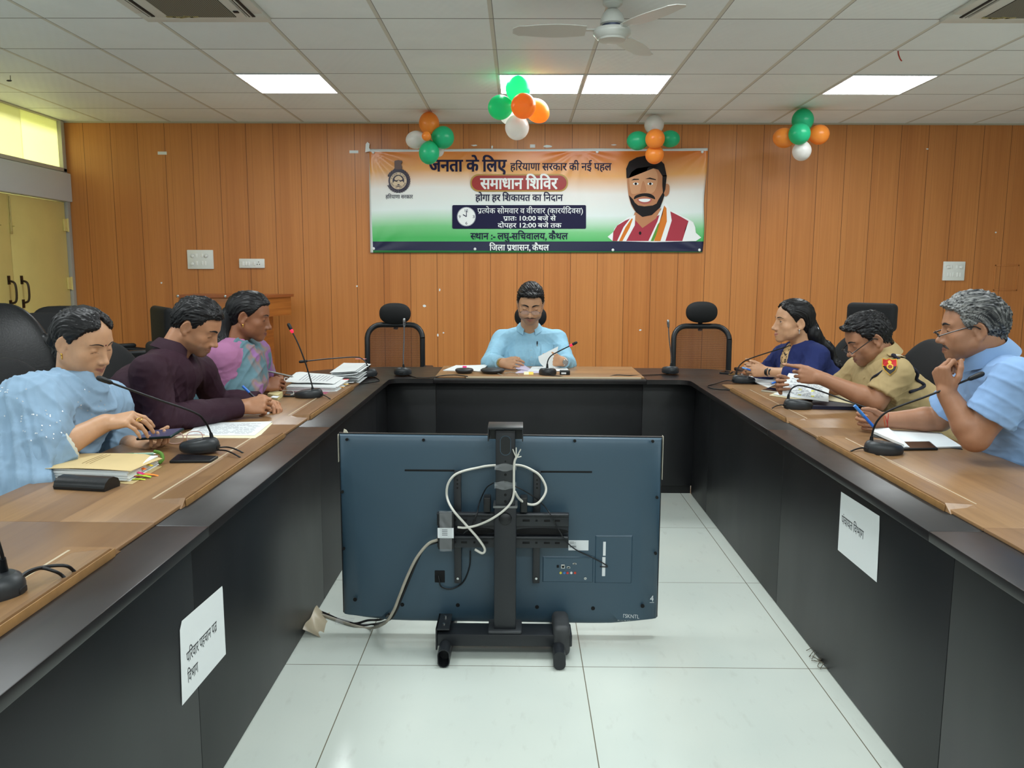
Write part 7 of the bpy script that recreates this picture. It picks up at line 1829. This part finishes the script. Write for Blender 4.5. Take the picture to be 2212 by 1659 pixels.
# --- man in the maroon shirt, writing
H2 = Head(J(424, 703, 3.33), (.98, .02), 29, -4, .94)
g2 = Fig('man in a dark maroon shirt bent over writing at the left table', J(362, 768, 3.30), J(330, 850, 3.28), (-1.76, 3.22, .62), J(322, 802, 3.10), J(432, 800, 3.50), J(352, 905, 3.10), J(470, 872, 3.66), J(522, 879, 3.40), J(566, 866, 3.64), (1, 0))
q2 = dict(lid=.8, stubble=.6, moust=.2, brow=.0050, nose=1.3, beard=(96, 72, 58))
g2.body(H2, q2, SK['tan'], {'r': dict(d=(.95, .25, .10), th=(-.1, .45, .9), curls=[(52, 45, 25), (58, 50, 25), (62, 55, 25), (66, 55, 25)], thumb=(.85, .1, .25)), 'l': dict(d=(.80, -.55, -.02), th=(-.5, -.8, .25), curls=[(30, 40, 20), (35, 40, 20), (38, 42, 20), (40, 40, 20)], thumb=(.55, -.8, -.1))}, neck=.056)
m_mar = cloth_mat('maroon_cotton', (50, 28, 40), .7)
f, fl = shirt(g2, H2, 'shirt', m_mar, {'r': 1.96, 'l': 1.95}, seed=2, vee=.045, w=1.05, belly=.03)
cloth(f, g2.root, 'shirt', m_mar, fl+[(g2.shR*.5+g2.elR*.5, unit(g2.wrR-g2.shR), .06, .005, .12), (g2.ch+v3((.09, -.05, .0)), (.2, 1, .5), .055, .004, .12)], 2)
collar_(g2, m_mar, H2, (.95, .0, -.2), .030, r=.060, h=.034, leaf=.056, open_=.42, spread=.020, back=.006)
hair_short(H2, .010, .016, parent=g2.root, seed=8, sweep=.2, h=.0032)
d_ = unit(g2.wrR-g2.elR); band(g2.wrR+d_*-.004, d_, .029, .033, .004, 'bracelet', m_chrome, g2.root); band(g2.wrR+d_*.008, d_, .0285, .0325, .0025, 'bracelet', m_chrome, g2.root)
pen('blue capped ballpoint pen in the hand of the man in maroon', J(577, 884, 3.47), J(524, 834, 3.47), m_darkpen, m_bluepen, .0052, frac=.72)
g2.legs(cloth_mat('black_trousers', (28, 28, 32)))
def hang(f, c, a, b, r, k=.02): f.add(tub_(a, b, r, r, c), k)
def dots(par, name, m, pts, nrm, r=.004, kind=True):
    b = MB()
    for p, n in zip(pts, nrm):
        n = unit(n); u = unit(np.cross(n, (.3, .5, .81))); w = np.cross(n, u)
        b.face([tuple(p+n*.0012+(u*math.cos(t)+w*math.sin(t))*r) for t in [2*PI*i/7 for i in range(7)]])
    o = b.build(name, m, par, smooth=0, world=True, recalc=False)
    if kind: o['kind'] = 'stuff'
    return o
LINE_W = ([-.09, -.055, -.03, -.012, .006, .03, .05, .070, .09], [-.052, -.05, -.032, .000, .018, .036, .056, .076, .095])
# --- woman in pale blue with a phone
H1 = Head(J(179, 737, 2.76), (.965, -.27), 19, -3, .97)
g1 = Fig('woman in a pale blue embroidered shawl looking at her phone', J(154, 850, 2.73), J(112, 910, 2.70), (-1.74, 2.62, .62), J(68, 872, 2.53), J(228, 872, 2.94), J(82, 992, 2.44), J(262, 960, 3.02), J(224, 914, 2.60), J(294, 964, 2.86), (1, -.1))
q1_ = dict(lid=.82, fem=1, fat=1.1, jaw=1.02, brow=.0026, lips=(150, 98, 86), nose=.9)
g1.body(H1, q1_, SK['fair'], {'r': dict(d=(.90, .12, .16), th=(-.1, .9, .35), curls=[(38, 24, 12), (44, 24, 12), (48, 26, 12), (46, 26, 14)], spread=.9, thumb=(.75, .55, -.3)), 'l': dict(d=(.93, -.35, .02), th=(.3, .93, .15), curls=[(25, 35, 25), (28, 38, 25), (30, 40, 25), (32, 40, 25)], thumb=(.75, .45, .5), tcurl=(5, 5))}, neck=.050, sc=.95, r=(.058, .050, .044, .028))
m_pale = cloth_mat('pale_blue_cotton', (138, 166, 192), attr='col')
palecol = lambda V: np.clip(np.array(lin((140, 167, 192)))*(1+.10*vnoise(V*6)+.06*vnoise(V*40))[:, None], 0, 1)
f, fl = shirt(g1, H1, 'kameez', m_pale, {'r': 1.38, 'l': 1.6}, o=.018, w=1.12, belly=.03, vee=.0, r=(.064, .066, .056, .046), amp=.006, low=.0, neck=.054)
cloth(f, g1.root, 'tunic', m_pale, fl, 5, .006, palecol)
# lace cuff
d_ = unit(g1.wrR-g1.elR); lc = g1.elR+(g1.wrR-g1.elR)*.375
b = MB(); u_ = unit(np.cross(d_, UP)); w_ = np.cross(d_, u_); n = 60; ra = []; rb = []
for i in range(n):
    t = 2*PI*i/n; r1 = .0665; dd = u_*math.cos(t)+w_*math.sin(t); ra.append(b.bm.verts.new(tuple(lc+dd*r1-d_*.010))); rb.append(b.bm.verts.new(tuple(lc+dd*r1*.985+d_*(.008+.004*abs(math.sin(t*11))))))
for i in range(n): b.bm.faces.new((ra[i], ra[(i+1) % n], rb[(i+1) % n], rb[i]))
b.build('lace_cuff', mat('lace', (216, 214, 200), .8), g1.root, smooth=60, world=True)
# shawl over both shoulders, hanging beside her on the near side
lo, hi = g1.box(.2); lo = np.minimum(lo, g1.pv-.3); lo[2] = .52; f = Field(lo, hi, .0055)
for p in g1.torso(.030, 1.06, .03)[1:]: f.add(p, .05)
sr, er = g1.shR, g1.elR
f.add_clip([cap_(sr, sr*.35+er*.65, .084, .084), cap_(sr*.35+er*.65, er+v3((-.03, 0, -.0)), .084, .082)], [(er*.86+sr*.14, (.55, .35, -.75))], .05)
f.add_clip([cap_(g1.shL, g1.elL, .076, .074)], [(g1.elL*.75+g1.shL*.25, g1.elL-g1.shL)], .05)
f.add(tub_(g1.nb-UP*.065+g1.fwd*.01, g1.nb-UP*.012+g1.fwd*.015, (.12, .10), (.076, .070), g1.side), .05)
f.add(tub_(J(75, 890, 2.52), J(30, 1040, 2.36), (.09, .05), (.11, .045), g1.fwd), .06); f.add(tub_(J(30, 1040, 2.36), J(15, 1100, 2.33), (.11, .045), (.12, .04), g1.fwd), .04)
g1.neck_cut(f, H1, .056, .0, low=.0)
nf = g1.nb+g1.fwd*.05+UP*.05
o_, Vd = cloth(f, g1.root, 'shawl', m_pale, [(nf, None, .055, .009, .26), (sr+v3((0, -.05, -.1)), (.75, -.2, .45), .045, .007, .22), (J(40, 1000, 2.4), (.9, .2, .25), .04, .009, .2)], 9, .007, palecol)
Qd = np.array([p.vertices[:] for p in o_.data.polygons]); Nd = vnormals(Vd, Qd); rr_ = np.random.RandomState(4)
zone = np.where((np.abs(Vd @ unit((.45, -.2, .87))-(J(95, 885, 2.5) @ unit((.45, -.2, .87)))) < .035) & (Nd[:, 1] < -.1))[0]; sel = list(rr_.choice(zone, 80)) + list(rr_.choice(np.where(Nd[:, 1] < -.1)[0], 45))
dots(g1.root, 'sequins', mat('sequin', (226, 232, 238), .25, .5), Vd[sel], Nd[sel], .0023)
b = MB(); r0 = f.surf(g1.nb+g1.fwd*.02, g1.fwd, .2)
# hair, bindi, earring, rings
hair_short(H1, .011, .010, LINE_W, 5, .0, part=.05, parent=g1.root, h=.0032, fringe=[((0, -.085, -.005), (0, -.098, -.035), .046), ((-.03, -.092, -.03), (.03, -.092, -.03), .034), ((0, -.075, -.06), (.012, -.085, -.075), .026)], amp=.003)
b = MB(); p_ = g1.f.surf(H1.w((0, .06, .021)), H1.R[:, 1], .06); b.ellipsoid(tuple(p_), (.0032, .0032, .0032), None, 10, 8); b.build('bindi', mat('bindi', (96, 16, 24), .5), g1.root, smooth=180, world=True)
def earring(H_, par, drop=.014, m=None):
    for s_ in (-1, 1):
        b = MB(); c = H_.w((s_*.0805, -.004, -.040)); b.ellipsoid(tuple(c), (.0045, .0045, .005), None, 10, 8)
        for k in range(3): b.ellipsoid(tuple(c-UP*(.007+.004*k)*drop/.014), (.0035-.0006*k,)*3, None, 8, 6)
        b.build('earring', m or m_gold, par, smooth=180, world=True)
earring(H1, g1.root)
def ring_on(par, tips, i, back, m=m_gold, r=.0102):
    p, dr, n_, rr = tips[i]; c = p-dr*back-n_*back*.35; u = unit(np.cross(dr, n_)); w = np.cross(dr, u)
    b = MB(); b.tube([tuple(c+(u*math.cos(t)+w*math.sin(t))*r) for t in [2*PI*k/18 for k in range(19)]], .0016, 6, cap=False); b.build('finger_ring', m, par, smooth=180, world=True)
ring_on(g1.root, g1.tips['r'], 2, .052)
def held_phone(label, c, rgt, up, m, w=.074, l=.152, scr=None):
    c = v3(c); rgt = unit(rgt); up = unit(up); n = np.cross(rgt, up); R = Matrix(np.stack([rgt, up, n], 1).tolist())
    t = thing('mobile_phone', label, 'mobile phone', tuple(c))
    b = MB(); b.box((0, 0, 0), (l, w, .009), .003, 3, rot=R); b.build('body', m, t); b = MB(); b.box((0, 0, 0), (l*.95, w*.93, .0094), 0, rot=R); b.build('screen', scr or m_screen, t, smooth=0); return t
held_phone('mobile phone with a dark green edge held by the woman in pale blue', J(346, 938, 2.80), (.93, -.30, .12), (.28, .93, .22), mat('phone_green', (20, 44, 44), .3), scr=mat('lit_screen', (88, 84, 110), .15))
g1.legs(cloth_mat('pale_trousers', (120, 140, 165)))

# --- woman in purple and grey-green sari
H3 = Head(J(537, 682, 3.95), (.985, .12), 12, -2, .97)
g3 = Fig('woman in a purple and grey green sari with long black hair', J(505, 745, 3.93), J(508, 812, 3.92), (-1.74, 3.92, .62), J(484, 772, 3.77), J(548, 766, 4.10), J(492, 862, 3.78), J(575, 835, 4.26), J(564, 836, 4.00), J(578, 816, 4.22), (1, .05))
q3 = dict(lid=.6, fem=1, fat=.5, brow=.0028, lips=(112, 68, 58), nose=1.1, gaze=(0, -.5))
g3.body(H3, q3, SK['brown'], {'r': dict(d=(.88, .35, .20), th=(-.1, .5, .85), curls=[(40, 45, 20), (48, 48, 22), (54, 50, 22), (58, 50, 22)], thumb=(.8, .2, .35)), 'l': dict(d=(.90, -.35, .1), th=(-.3, -.75, .5), curls=[(35, 40, 20), (40, 42, 20), (45, 42, 20), (48, 42, 20)])}, neck=.047, sc=.93, r=(.050, .042, .038, .026))
m_blouse = cloth_mat('blouse_pink', (168, 112, 150)); m_sari = cloth_mat('sari', (110, 130, 140), attr='col')
f, fl = shirt(g3, H3, 'blouse', m_blouse, {'r': .82, 'l': .82}, o=.014, w=.98, belly=.0, vee=.03, neck=.056, low=-.012)
cloth(f, g3.root, 'blouse', m_blouse, fl, 3, .004)
lo, hi = g3.box(.2); lo = np.minimum(lo, g3.pv-.2); lo[2] = .55; f = Field(lo, hi, .0055)
for p in g3.torso(.020, .95, .02)[:3]: f.add(p, .05)
f.add(cap_(g3.nb-UP*.04+g3.side*-.02, g3.shL, .066, .066), .05); f.add_clip([cap_(g3.shL, g3.elL*.8+g3.shL*.2, .078, .075)], [(g3.elL*.75+g3.shL*.25, g3.elL-g3.shL)], .05)
f.add(tub_(g3.shR*.35+g3.nb*.65-UP*.03, J(505, 845, 3.80), (.085, .055), (.125, .075), g3.fwd), .05); f.add(tub_(J(505, 845, 3.80), J(520, 868, 3.84), (.12, .075), (.10, .06), g3.fwd), .03)
g3.neck_cut(f, H3, .060, .02, low=-.01)
def saricol(V):
    a = np.array(lin((96, 126, 136))); p_ = np.array(lin((150, 108, 158))); c_ = np.array(lin((160, 118, 108)))
    t = (V[:, 0]+1.33)*.75+(V[:, 1]-3.8)*.3+(V[:, 2]-.93)*.15+.09*vnoise(V*11)+.05*vnoise(V*30)
    w1 = np.clip((t-.115)/.02, 0, 1)*np.clip((.20-t)/.02, 0, 1); we = np.clip(1-np.abs(t-.11)/.03, 0, 1)
    c = a*(1-w1[:, None])+p_*w1[:, None]; c = c*(1-we[:, None]*.8)+c_*we[:, None]*.8; return np.clip(c*(1+.08*vnoise(V*50))[:, None], 0, 1)
cloth(f, g3.root, 'sari_drape', m_sari, [(g3.shR+v3((.06, 0, .02)), (.8, .1, -.5), .04, .006, .25)], 6, .005, saricol)
hair_short(H3, .012, .012, LINE_W, 7, .0, parent=g3.root, h=.0032, fringe=[((0, -.08, -.02), (0, -.10, -.06), .045)], amp=.0022)
f = Field(J(470, 690, 4.0)-.3, J(470, 690, 4.0)+.3, .004); pts = [H3.w((0, -.085, -.02)), H3.w((-.0, -.112, -.075)), J(478, 745, 3.90), J(462, 778, 3.88), J(455, 815, 3.87)]
for a, b_, r1, r2 in zip(pts, pts[1:], (.050, .048, .042, .034), (.048, .042, .034, .024)): f.add(cap_(a, b_, r1, r2), .03)
V, Q = f.mesh(1); Nn = vnormals(V, Q); V = V+Nn*(.004*vnoise(np.stack([V[:, 0]*160, V[:, 1]*160, V[:, 2]*14], 1)))[:, None]
mesh_obj('ponytail', V, Q, m_hair, g3.root, np.tile(np.array(lin((18, 17, 20))), (len(V), 1)))
earring(H3, g3.root, .010)
ring_on(g3.root, g3.tips['r'], 1, .055, m_cap, .0115)
pen('silver pen in the hand of the woman in purple', J(634, 814, 4.10), J(579, 802, 4.08), m_silverpen, m_silverpen, .0046)
g3.legs(m_sari)

# --- woman in navy
H5 = Head(J(1714, 694, 4.52), (-.99, -.06), 0, 3, 1.0)
g5 = Fig('woman in a navy jacket with long black hair listening, hands clasped', J(1733, 748, 4.53), J(1738, 800, 4.52), (1.86, 4.55, .62), J(1692, 768, 4.68), J(1764, 768, 4.39), J(1650, 808, 4.84), J(1748, 812, 4.32), J(1634, 796, 4.80), J(1658, 803, 4.58), (-1, 0))
q5_ = dict(lid=.0, fem=1, jaw=.94, brow=.0028, lips=(166, 108, 98), nose=.95, gaze=(0, .1))
g5.body(H5, q5_, SK['fair'], {'l': dict(d=(-.95, .22, .06), th=(-.1, .15, .98), curls=[(35, 50, 30), (40, 52, 30), (45, 52, 30), (48, 52, 30)], thumb=(-.75, .1, .6)), 'r': dict(d=(-.85, -.45, .05), th=(-.1, .1, .99), curls=[(40, 45, 25), (42, 48, 25), (45, 50, 25), (48, 50, 25)], thumb=(-.7, -.3, .6))}, neck=.046, sc=.9, r=(.048, .040, .036, .025))
m_nav = cloth_mat('navy_cotton', (38, 48, 98)); m_top = cloth_mat('embroidered_top', (148, 124, 88), attr='col')
f, fl = shirt(g5, H5, 'top', m_top, {}, o=.002, w=.88, vee=.07, neck=.054, low=-.005)
topcol = lambda V: np.where((vnoise(V*120) > .25)[:, None], np.array(lin((52, 44, 44))), np.where((V[:, 2] > g5.nb[2]-.10)[:, None], np.array(lin((206, 172, 124))), np.array(lin((150, 132, 104)))))
cloth(f, g5.root, 'embroidered_top', m_top, fl, 3, .002, topcol)
f, fl = shirt(g5, H5, 'jacket', m_nav, {'r': 1.15, 'l': 1.5}, o=.010, w=.90, vee=.0, neck=.060, low=-.01, r=(.049, .045, .042, .038))
f.cut(tub_(g5.nb+UP*.06+g5.fwd*.12, g5.ch-UP*.12+g5.fwd*.16, (.040, .09), (.05, .085), g5.side), .02)
cloth(f, g5.root, 'jacket', m_nav, fl+[(g5.shR-UP*.1+g5.fwd*.06, g5.side+g5.fwd*.3, .035, .005, .16)], 7, .005)
hair_short(H5, .011, .012, LINE_W, 9, .0, part=.04, parent=g5.root, h=.0032, fringe=[((0, -.08, -.02), (0, -.095, -.05), .046)], amp=.002)
f = Field(J(1770, 760, 4.6)-.38, J(1770, 760, 4.6)+.38, .0045); pts = [H5.w((0, -.085, -.02)), H5.w((0, -.105, -.075)), J(1776, 752, 4.56), J(1792, 790, 4.56), J(1800, 850, 4.56)]
for a, b_, r1, r2 in zip(pts, pts[1:], ((.046, .05), (.05, .045), (.07, .035), (.09, .035)), ((.05, .045), (.07, .035), (.09, .035), (.095, .03))): f.add(tub_(a, b_, r1, r2, g5.side), .03)
V, Q = f.mesh(1); Nn = vnormals(V, Q); V = V+Nn*(.004*vnoise(np.stack([V[:, 0]*120, V[:, 1]*160, V[:, 2]*12], 1)))[:, None]
mesh_obj('long_hair', V, Q, m_hair, g5.root, np.tile(np.array(lin((18, 17, 20))), (len(V), 1)))
b = MB(); c = H5.w((-.03, -.11, -.045))
for k in range(5): b.tube([tuple(c+H5.R @ v3((-.01+.005*k, -.01, -.012))), tuple(c+H5.R @ v3((-.012+.006*k, -.02, .004))), tuple(c+H5.R @ v3((-.01+.005*k, -.012, .018)))], .002, 6)
b.build('hair_clip', m_chrome, g5.root, smooth=180, world=True); earring(H5, g5.root, .018, m_chrome)
d_ = unit(g5.wrL-g5.elL); wb = band(g5.wrL-d_*.014, d_, .0285, .0325, .009, 'watch_strap', m_blk2, g5.root)
b = MB(); b.box(tuple(g5.wrL-d_*.014+v3((0, -.0315, .004))), (.034, .010, .036), .004, 3); b.build('watch_case', m_chrome, wb, world=True); b = MB(); b.box(tuple(g5.wrL-d_*.014+v3((0, -.0365, .004))), (.029, .003, .031), .001); b.build('watch_screen', m_screen, wb, world=True)
pen('light blue pen between the clasped hands of the woman in navy', J(1624, 800, 4.60), J(1603, 794, 4.62), m_bluepen, mat('pen_sky', (110, 160, 220), .3), .005)
g5.legs(m_nav)
# --- police officer in khaki
H6 = Head(J(1875, 730, 3.82), (-.985, .03), 26, 3, .98)
g6 = Fig('police officer in khaki uniform pointing while reading a file', J(1912, 778, 3.84), J(1918, 845, 3.84), (2.0, 3.86, .62), J(1856, 800, 4.03), J(1938, 806, 3.67), J(1812, 845, 4.12), J(1893, 868, 3.66), J(1712, 832, 3.93), J(1772, 816, 3.72), (-1, 0))
q6_ = dict(lid=.75, stubble=.25, brow=.0046, nose=1.15, fat=.3, lips=(126, 80, 68))
g6.body(H6, q6_, SK['mid'], {'l': dict(d=(-.97, .05, .18), th=(.1, .15, .95), curls=[(2, 6, 4), (68, 85, 45), (74, 88, 45), (78, 85, 45)], thumb=(-.85, .25, .45)), 'r': dict(d=(-.75, -.35, -.02), th=(-.1, .1, .98), curls=[(45, 48, 22), (52, 52, 25), (58, 54, 25), (62, 54, 25)], thumb=(-.75, -.35, .45))}, neck=.055, r=(.052, .045, .043, .028))
m_kh = cloth_mat('khaki_cotton', (172, 150, 108))
f, fl = shirt(g6, H6, 'uniform_shirt', m_kh, {'r': .72, 'l': .74}, o=.012, w=1.02, belly=.03, vee=.05, r=(.056, .058, .05, .04), neck=.062)
cloth(f, g6.root, 'uniform_shirt', m_kh, fl, 12, .004)
collar_(g6, m_kh, H6, (-.95, 0, -.2), .054, r=.061, h=.034, leaf=.064, open_=.42, spread=.026, back=.006)
def decal(f, c, nrm, upv, pts, m, name, par, off=.0015, fill=True, sub=1):
    """flat shape following the garment"""
    nrm = unit(nrm); upv = unit(upv-nrm*(v3(upv) @ nrm)); rt_ = np.cross(upv, nrm); cen = v3(c)
    b = MB(); b.face([(x, y, 0) for x, y in pts]); bmesh.ops.triangulate(b.bm, faces=b.bm.faces[:]); bmesh.ops.subdivide_edges(b.bm, edges=b.bm.edges[:], cuts=4, use_grid_fill=True)
    for v in b.bm.verts:
        p = f.surf(cen-nrm*.05+rt_*v.co.x+upv*v.co.y, nrm, .14)+nrm*off; v.co = p
    return b.build(name, m, par, smooth=60, world=True)
sc_ = J(1923, 790, 3.62); nv = v3((-.30, -.95, .12))
def shield(k): return [(-.030*k, .034*k), (-.012*k, .030*k), (0, .036*k), (.012*k, .030*k), (.030*k, .034*k), (.029*k, 0), (.022*k, -.022*k), (0, -.044*k), (-.022*k, -.022*k), (-.029*k, 0)]
bd = decal(f, sc_, nv, UP, shield(1), mat('badge_gold', (206, 160, 52), .6), 'shoulder_badge', g6.root, .007)
decal(f, sc_, nv, UP, shield(.88), mat('badge_red', (186, 34, 34), .6), 'badge_field', bd, .0085)
decal(f, sc_, nv, UP, [(-.026, 0), (-.012, -.004), (.012, -.004), (.026, 0), (.0195, -.019), (0, -.039), (-.0195, -.019)], mat('badge_black', (22, 20, 22), .6), 'badge_base', bd, .0098)
my = mat('badge_yellow', (226, 186, 66), .6)
decal(f, sc_, nv, UP, [(.014*math.cos(a)*(1 if i % 2 else .8), -.004+.014*math.sin(a)*(1 if i % 2 else .8)) for i, a in enumerate(np.linspace(0, 2*PI, 25)[:-1])], my, 'badge_wreath', bd, .0112)
decal(f, sc_, nv, UP, [(.0085*math.cos(a), -.004+.0085*math.sin(a)) for a in np.linspace(0, 2*PI, 15)[:-1]], mat('badge_core', (150, 60, 30), .6), 'badge_core', bd, .0125)
decal(f, sc_, nv, UP, [(-.006, .010), (.006, .010), (.007, .018), (.003, .025), (-.003, .025), (-.007, .018)], my, 'badge_crest', bd, .0112)
ep0 = g6.nb*.45+g6.shL*.55; ea = unit(g6.shL-g6.nb)
b = MB(); nn = unit(np.cross(ea, g6.fwd)); nn = nn if nn[2] > 0 else -nn
def epf(u, v): 
    p = g6.nb*(1-(.36+.62*u))+g6.shL*(.36+.62*u)+g6.fwd*(v-.5)*.052; return f.surf(p, nn, .12)+nn*.008
b.grid(epf, 10, 5, .003); ep = b.build('epaulette', m_kh, g6.root, smooth=60, world=True)
b = MB(); b.grid(lambda u, v: epf(.35+.5*u, .18+.64*v)+nn*.002, 6, 4, .002); b.build('rank_slide', m_cap, ep, smooth=60, world=True)
b = MB(); b.grid(lambda u, v: epf(.42+.10*u, .25+.5*v)+nn*.0035, 2, 2, .001); b.build('rank_mark', m_grey, ep, smooth=0, world=True); b = MB(); b.grid(lambda u, v: epf(.62+.16*u, .3+.4*v)+nn*.0035, 2, 2, .001); b.build('rank_mark', m_grey, ep, smooth=0, world=True)
m_cord = mat('navy_cord', (18, 20, 40), .7, bump=.5, bscale=500)
def over(pts, d, off=.006): return [f.surf(p, d, .2)+unit(d)*off for p in pts]
sh, el = g6.shL, g6.elL
cp_ = [epf(.9, .9)+nn*.006, epf(1.0, 1.0)+nn*.006]
bk = [f.surf(sh+UP*.0+v3((.03*k, .01*k, -.02*k)), unit((.5+.1*k, -.5, .7-.25*k)), .2)+unit((.5, -.5, .6))*.006 for k in range(1, 5)]
lw = [f.surf(sh*(1-t)+el*t+v3((.06, .0, 0)), unit((.75, -.65, -.05)), .2)+unit((.7, -.7, 0))*.006 for t in (.60,)]
b = MB(); b.tube(smooth_path([tuple(q) for q in cp_+bk[:3]+lw]), .0075, 8); b.build('lanyard', m_cord, g6.root, smooth=180, world=True)
b = MB(); fr_ = [f.surf(sh*(1-t)+g6.ch*t+g6.fwd*.03, unit(g6.fwd+v3((0, -.4, .1))), .2)+g6.fwd*.004 for t in (.05, .25, .45, .62)]; b.tube(smooth_path([tuple(q) for q in [epf(.8, .0)+nn*.004]+fr_]), .005, 8); b.build('lanyard_front', m_cord, g6.root, smooth=180, world=True)
pc_ = g6.ch*.62+g6.nb*.38+g6.side*-.005; fd = unit(g6.fwd+v3((0, -.35, .15)))
nb_ = decal(f, g6.ch*.55+g6.nb*.45+g6.side*.045, fd, UP, shield(.42), mat('crest_gold', (196, 160, 60), .5), 'chest_crest', g6.root, .006); decal(f, g6.ch*.55+g6.nb*.45+g6.side*.045, fd, UP, [(-.006, .006), (.006, .006), (.003, -.004), (-.003, -.004)], m_lash, 'crest_mark', nb_, .0068)
decal(f, g6.ch*.85+g6.nb*.15+g6.side*-.05, fd, UP, [(-.028, .008), (.028, .008), (.028, -.008), (-.028, -.008)], m_blk2, 'name_plate', g6.root, .005)
buttons(g6.root, [f.surf(g6.nb*(1-t)+g6.ch*t, fd, .25) for t in (.35, .65, .95)], m_kh, .006, fd)
hair_short(H6, .010, .020, parent=g6.root, seed=14, sweep=-.3, h=.0032, fringe=[((-.03, .084, .080), (.03, .084, .084), .020), ((0, .096, .070), (.03, .092, .066), .013)], amp=.005)
glasses(g6, H6, m_bframe, (0, .112, -.024), True, .013, .024, .25, temple=.128)
pen('steel and green pen in the right hand of the police officer', J(1664, 829, 3.86), J(1703, 818, 3.90), m_bluepen, m_steel, .0048)
p0_, p1_, p2_, p3_ = J(1690, 855, 3.84), J(1790, 868, 3.74), J(1800, 815, 3.98), J(1704, 806, 3.93)
def pgf(u, v):
    return (p0_*(1-u)+p1_*u)*(1-v)+(p3_*(1-u)+p2_*u)*v+v3((-.03*math.sin(PI*v)*.6, -.025*math.sin(PI*v), 0))
pg = page('paper_sheet', 'printed page with yellow highlighting held up by the police officer', pgf, m_paper)
b = MB(); r = random.Random(9); y2 = MB()
for i in range(16):
    v = .12+.72*i/16; u = .12
    while u < .85:
        du = r.uniform(.03, .10)
        if r.random() < .75: b.face([tuple(pgf(uu, vv)+v3((-.0006, -.0014, .0004))) for uu, vv in ((u, v), (u+du, v), (u+du, v+.016), (u, v+.016))])
        u += du+.02
b.build('print', m_grey_ink, pg, smooth=0)
for uu0 in (.34, .62): y2.face([tuple(pgf(uu, vv)+v3((-.0004, -.0010, .0003))) for uu, vv in ((uu0, .12), (uu0+.07, .12), (uu0+.07, .42), (uu0, .42))])
y2.build('highlighting', mat('highlighter', (226, 222, 90), .6), pg, smooth=0)
g6.legs(cloth_mat('khaki_trousers', (150, 130, 92)))

# --- man in the pale blue short-sleeved shirt, chin on his fist
H7 = Head(J(2102, 708, 2.82), (-.93, .36), 6, 2, .96)
g7 = Fig('grey haired man in a pale blue shirt resting his chin on his fist', J(2152, 782, 2.84), J(2180, 880, 2.84), (1.96, 2.80, .62), J(2100, 828, 3.03), J(2196, 822, 2.62), J(2030, 905, 3.16), J(2106, 944, 2.66), J(1914, 908, 3.20), J(2046, 852, 2.72), (-1, .15))
q7_ = dict(lid=.35, moust=.75, stubble=.12, brow=.0046, nose=1.15, fat=.8, jaw=1.04, lips=(132, 84, 70), gaze=(0, -.2))
g7.body(H7, q7_, SK['mid'], {'l': dict(d=(-.28, .12, .95), th=(.25, -.95, .1), curls=[(62, 92, 50), (66, 95, 50), (70, 95, 50), (74, 92, 50)], thumb=(.25, -.35, .9), tcurl=(30, 30)), 'r': dict(d=(-.93, .22, .02), th=(.05, -.1, .98), curls=[(52, 62, 30), (58, 66, 32), (62, 68, 34), (66, 68, 34)], thumb=(-.8, -.25, .5))}, neck=.060, r=(.056, .048, .045, .030), sc=.97)
moustache(g7.f, H7, g7.root, (64, 58, 56), .0068)
m_pb = cloth_mat('pale_blue_shirt', (138, 170, 212))
f, fl = shirt(g7, H7, 'shirt', m_pb, {'r': .70, 'l': .66}, o=.014, w=1.1, belly=.05, vee=.06, r=(.062, .064, .05, .04), neck=.066)
cloth(f, g7.root, 'shirt', m_pb, fl+[(g7.shL+v3((.02, -.05, -.02)), (.6, .1, .8), .05, .0045, .16), (g7.pv+v3((-.05, -.15, .15)), (.3, 0, 1), .06, .004, .2)], 15, .004)
collar_(g7, m_pb, H7, (-.95, .2, -.15), .066, r=.064, h=.038, leaf=.068, open_=.40, spread=.028, back=.008)
hair_short(H7, .013, .020, parent=g7.root, seed=21, sweep=.25, h=.003, grey=((150, 150, 148), .35), col=(30, 32, 36), fringe=[((-.03, .082, .084), (.03, .082, .084), .022), ((-.02, .098, .078), (.02, .098, .078), .013)], amp=.005)
glasses(g7, H7, m_bframe, (0, .114, -.020), True, .014, .025, .25, temple=.128)
for k, (zz_, c_) in enumerate(((.004, (178, 48, 36)), (.010, (190, 90, 40)), (-.002, (160, 40, 40)))):
    d_ = unit(g7.wrR-g7.elR); u = unit(np.cross(d_, UP)); w = np.cross(d_, u); b = MB(); b.tube([tuple(g7.wrR+d_*(zz_+.004*math.sin(2*t+k))+(u*math.cos(t)*.0325+w*math.sin(t)*.0315)) for t in np.linspace(0, 2*PI, 25)], .0016, 6, cap=False); b.build('wrist_thread', mat('thread', c_, .8), g7.root, smooth=180, world=True)
pen('blue ballpoint pen in the hand of the man in pale blue', J(1890, 925, 3.10), J(1846, 876, 3.10), m_bluepen, mat('pen_lightblue', (70, 140, 220), .3), .0058)
g7.legs(cloth_mat('grey_trousers', (70, 74, 82)))
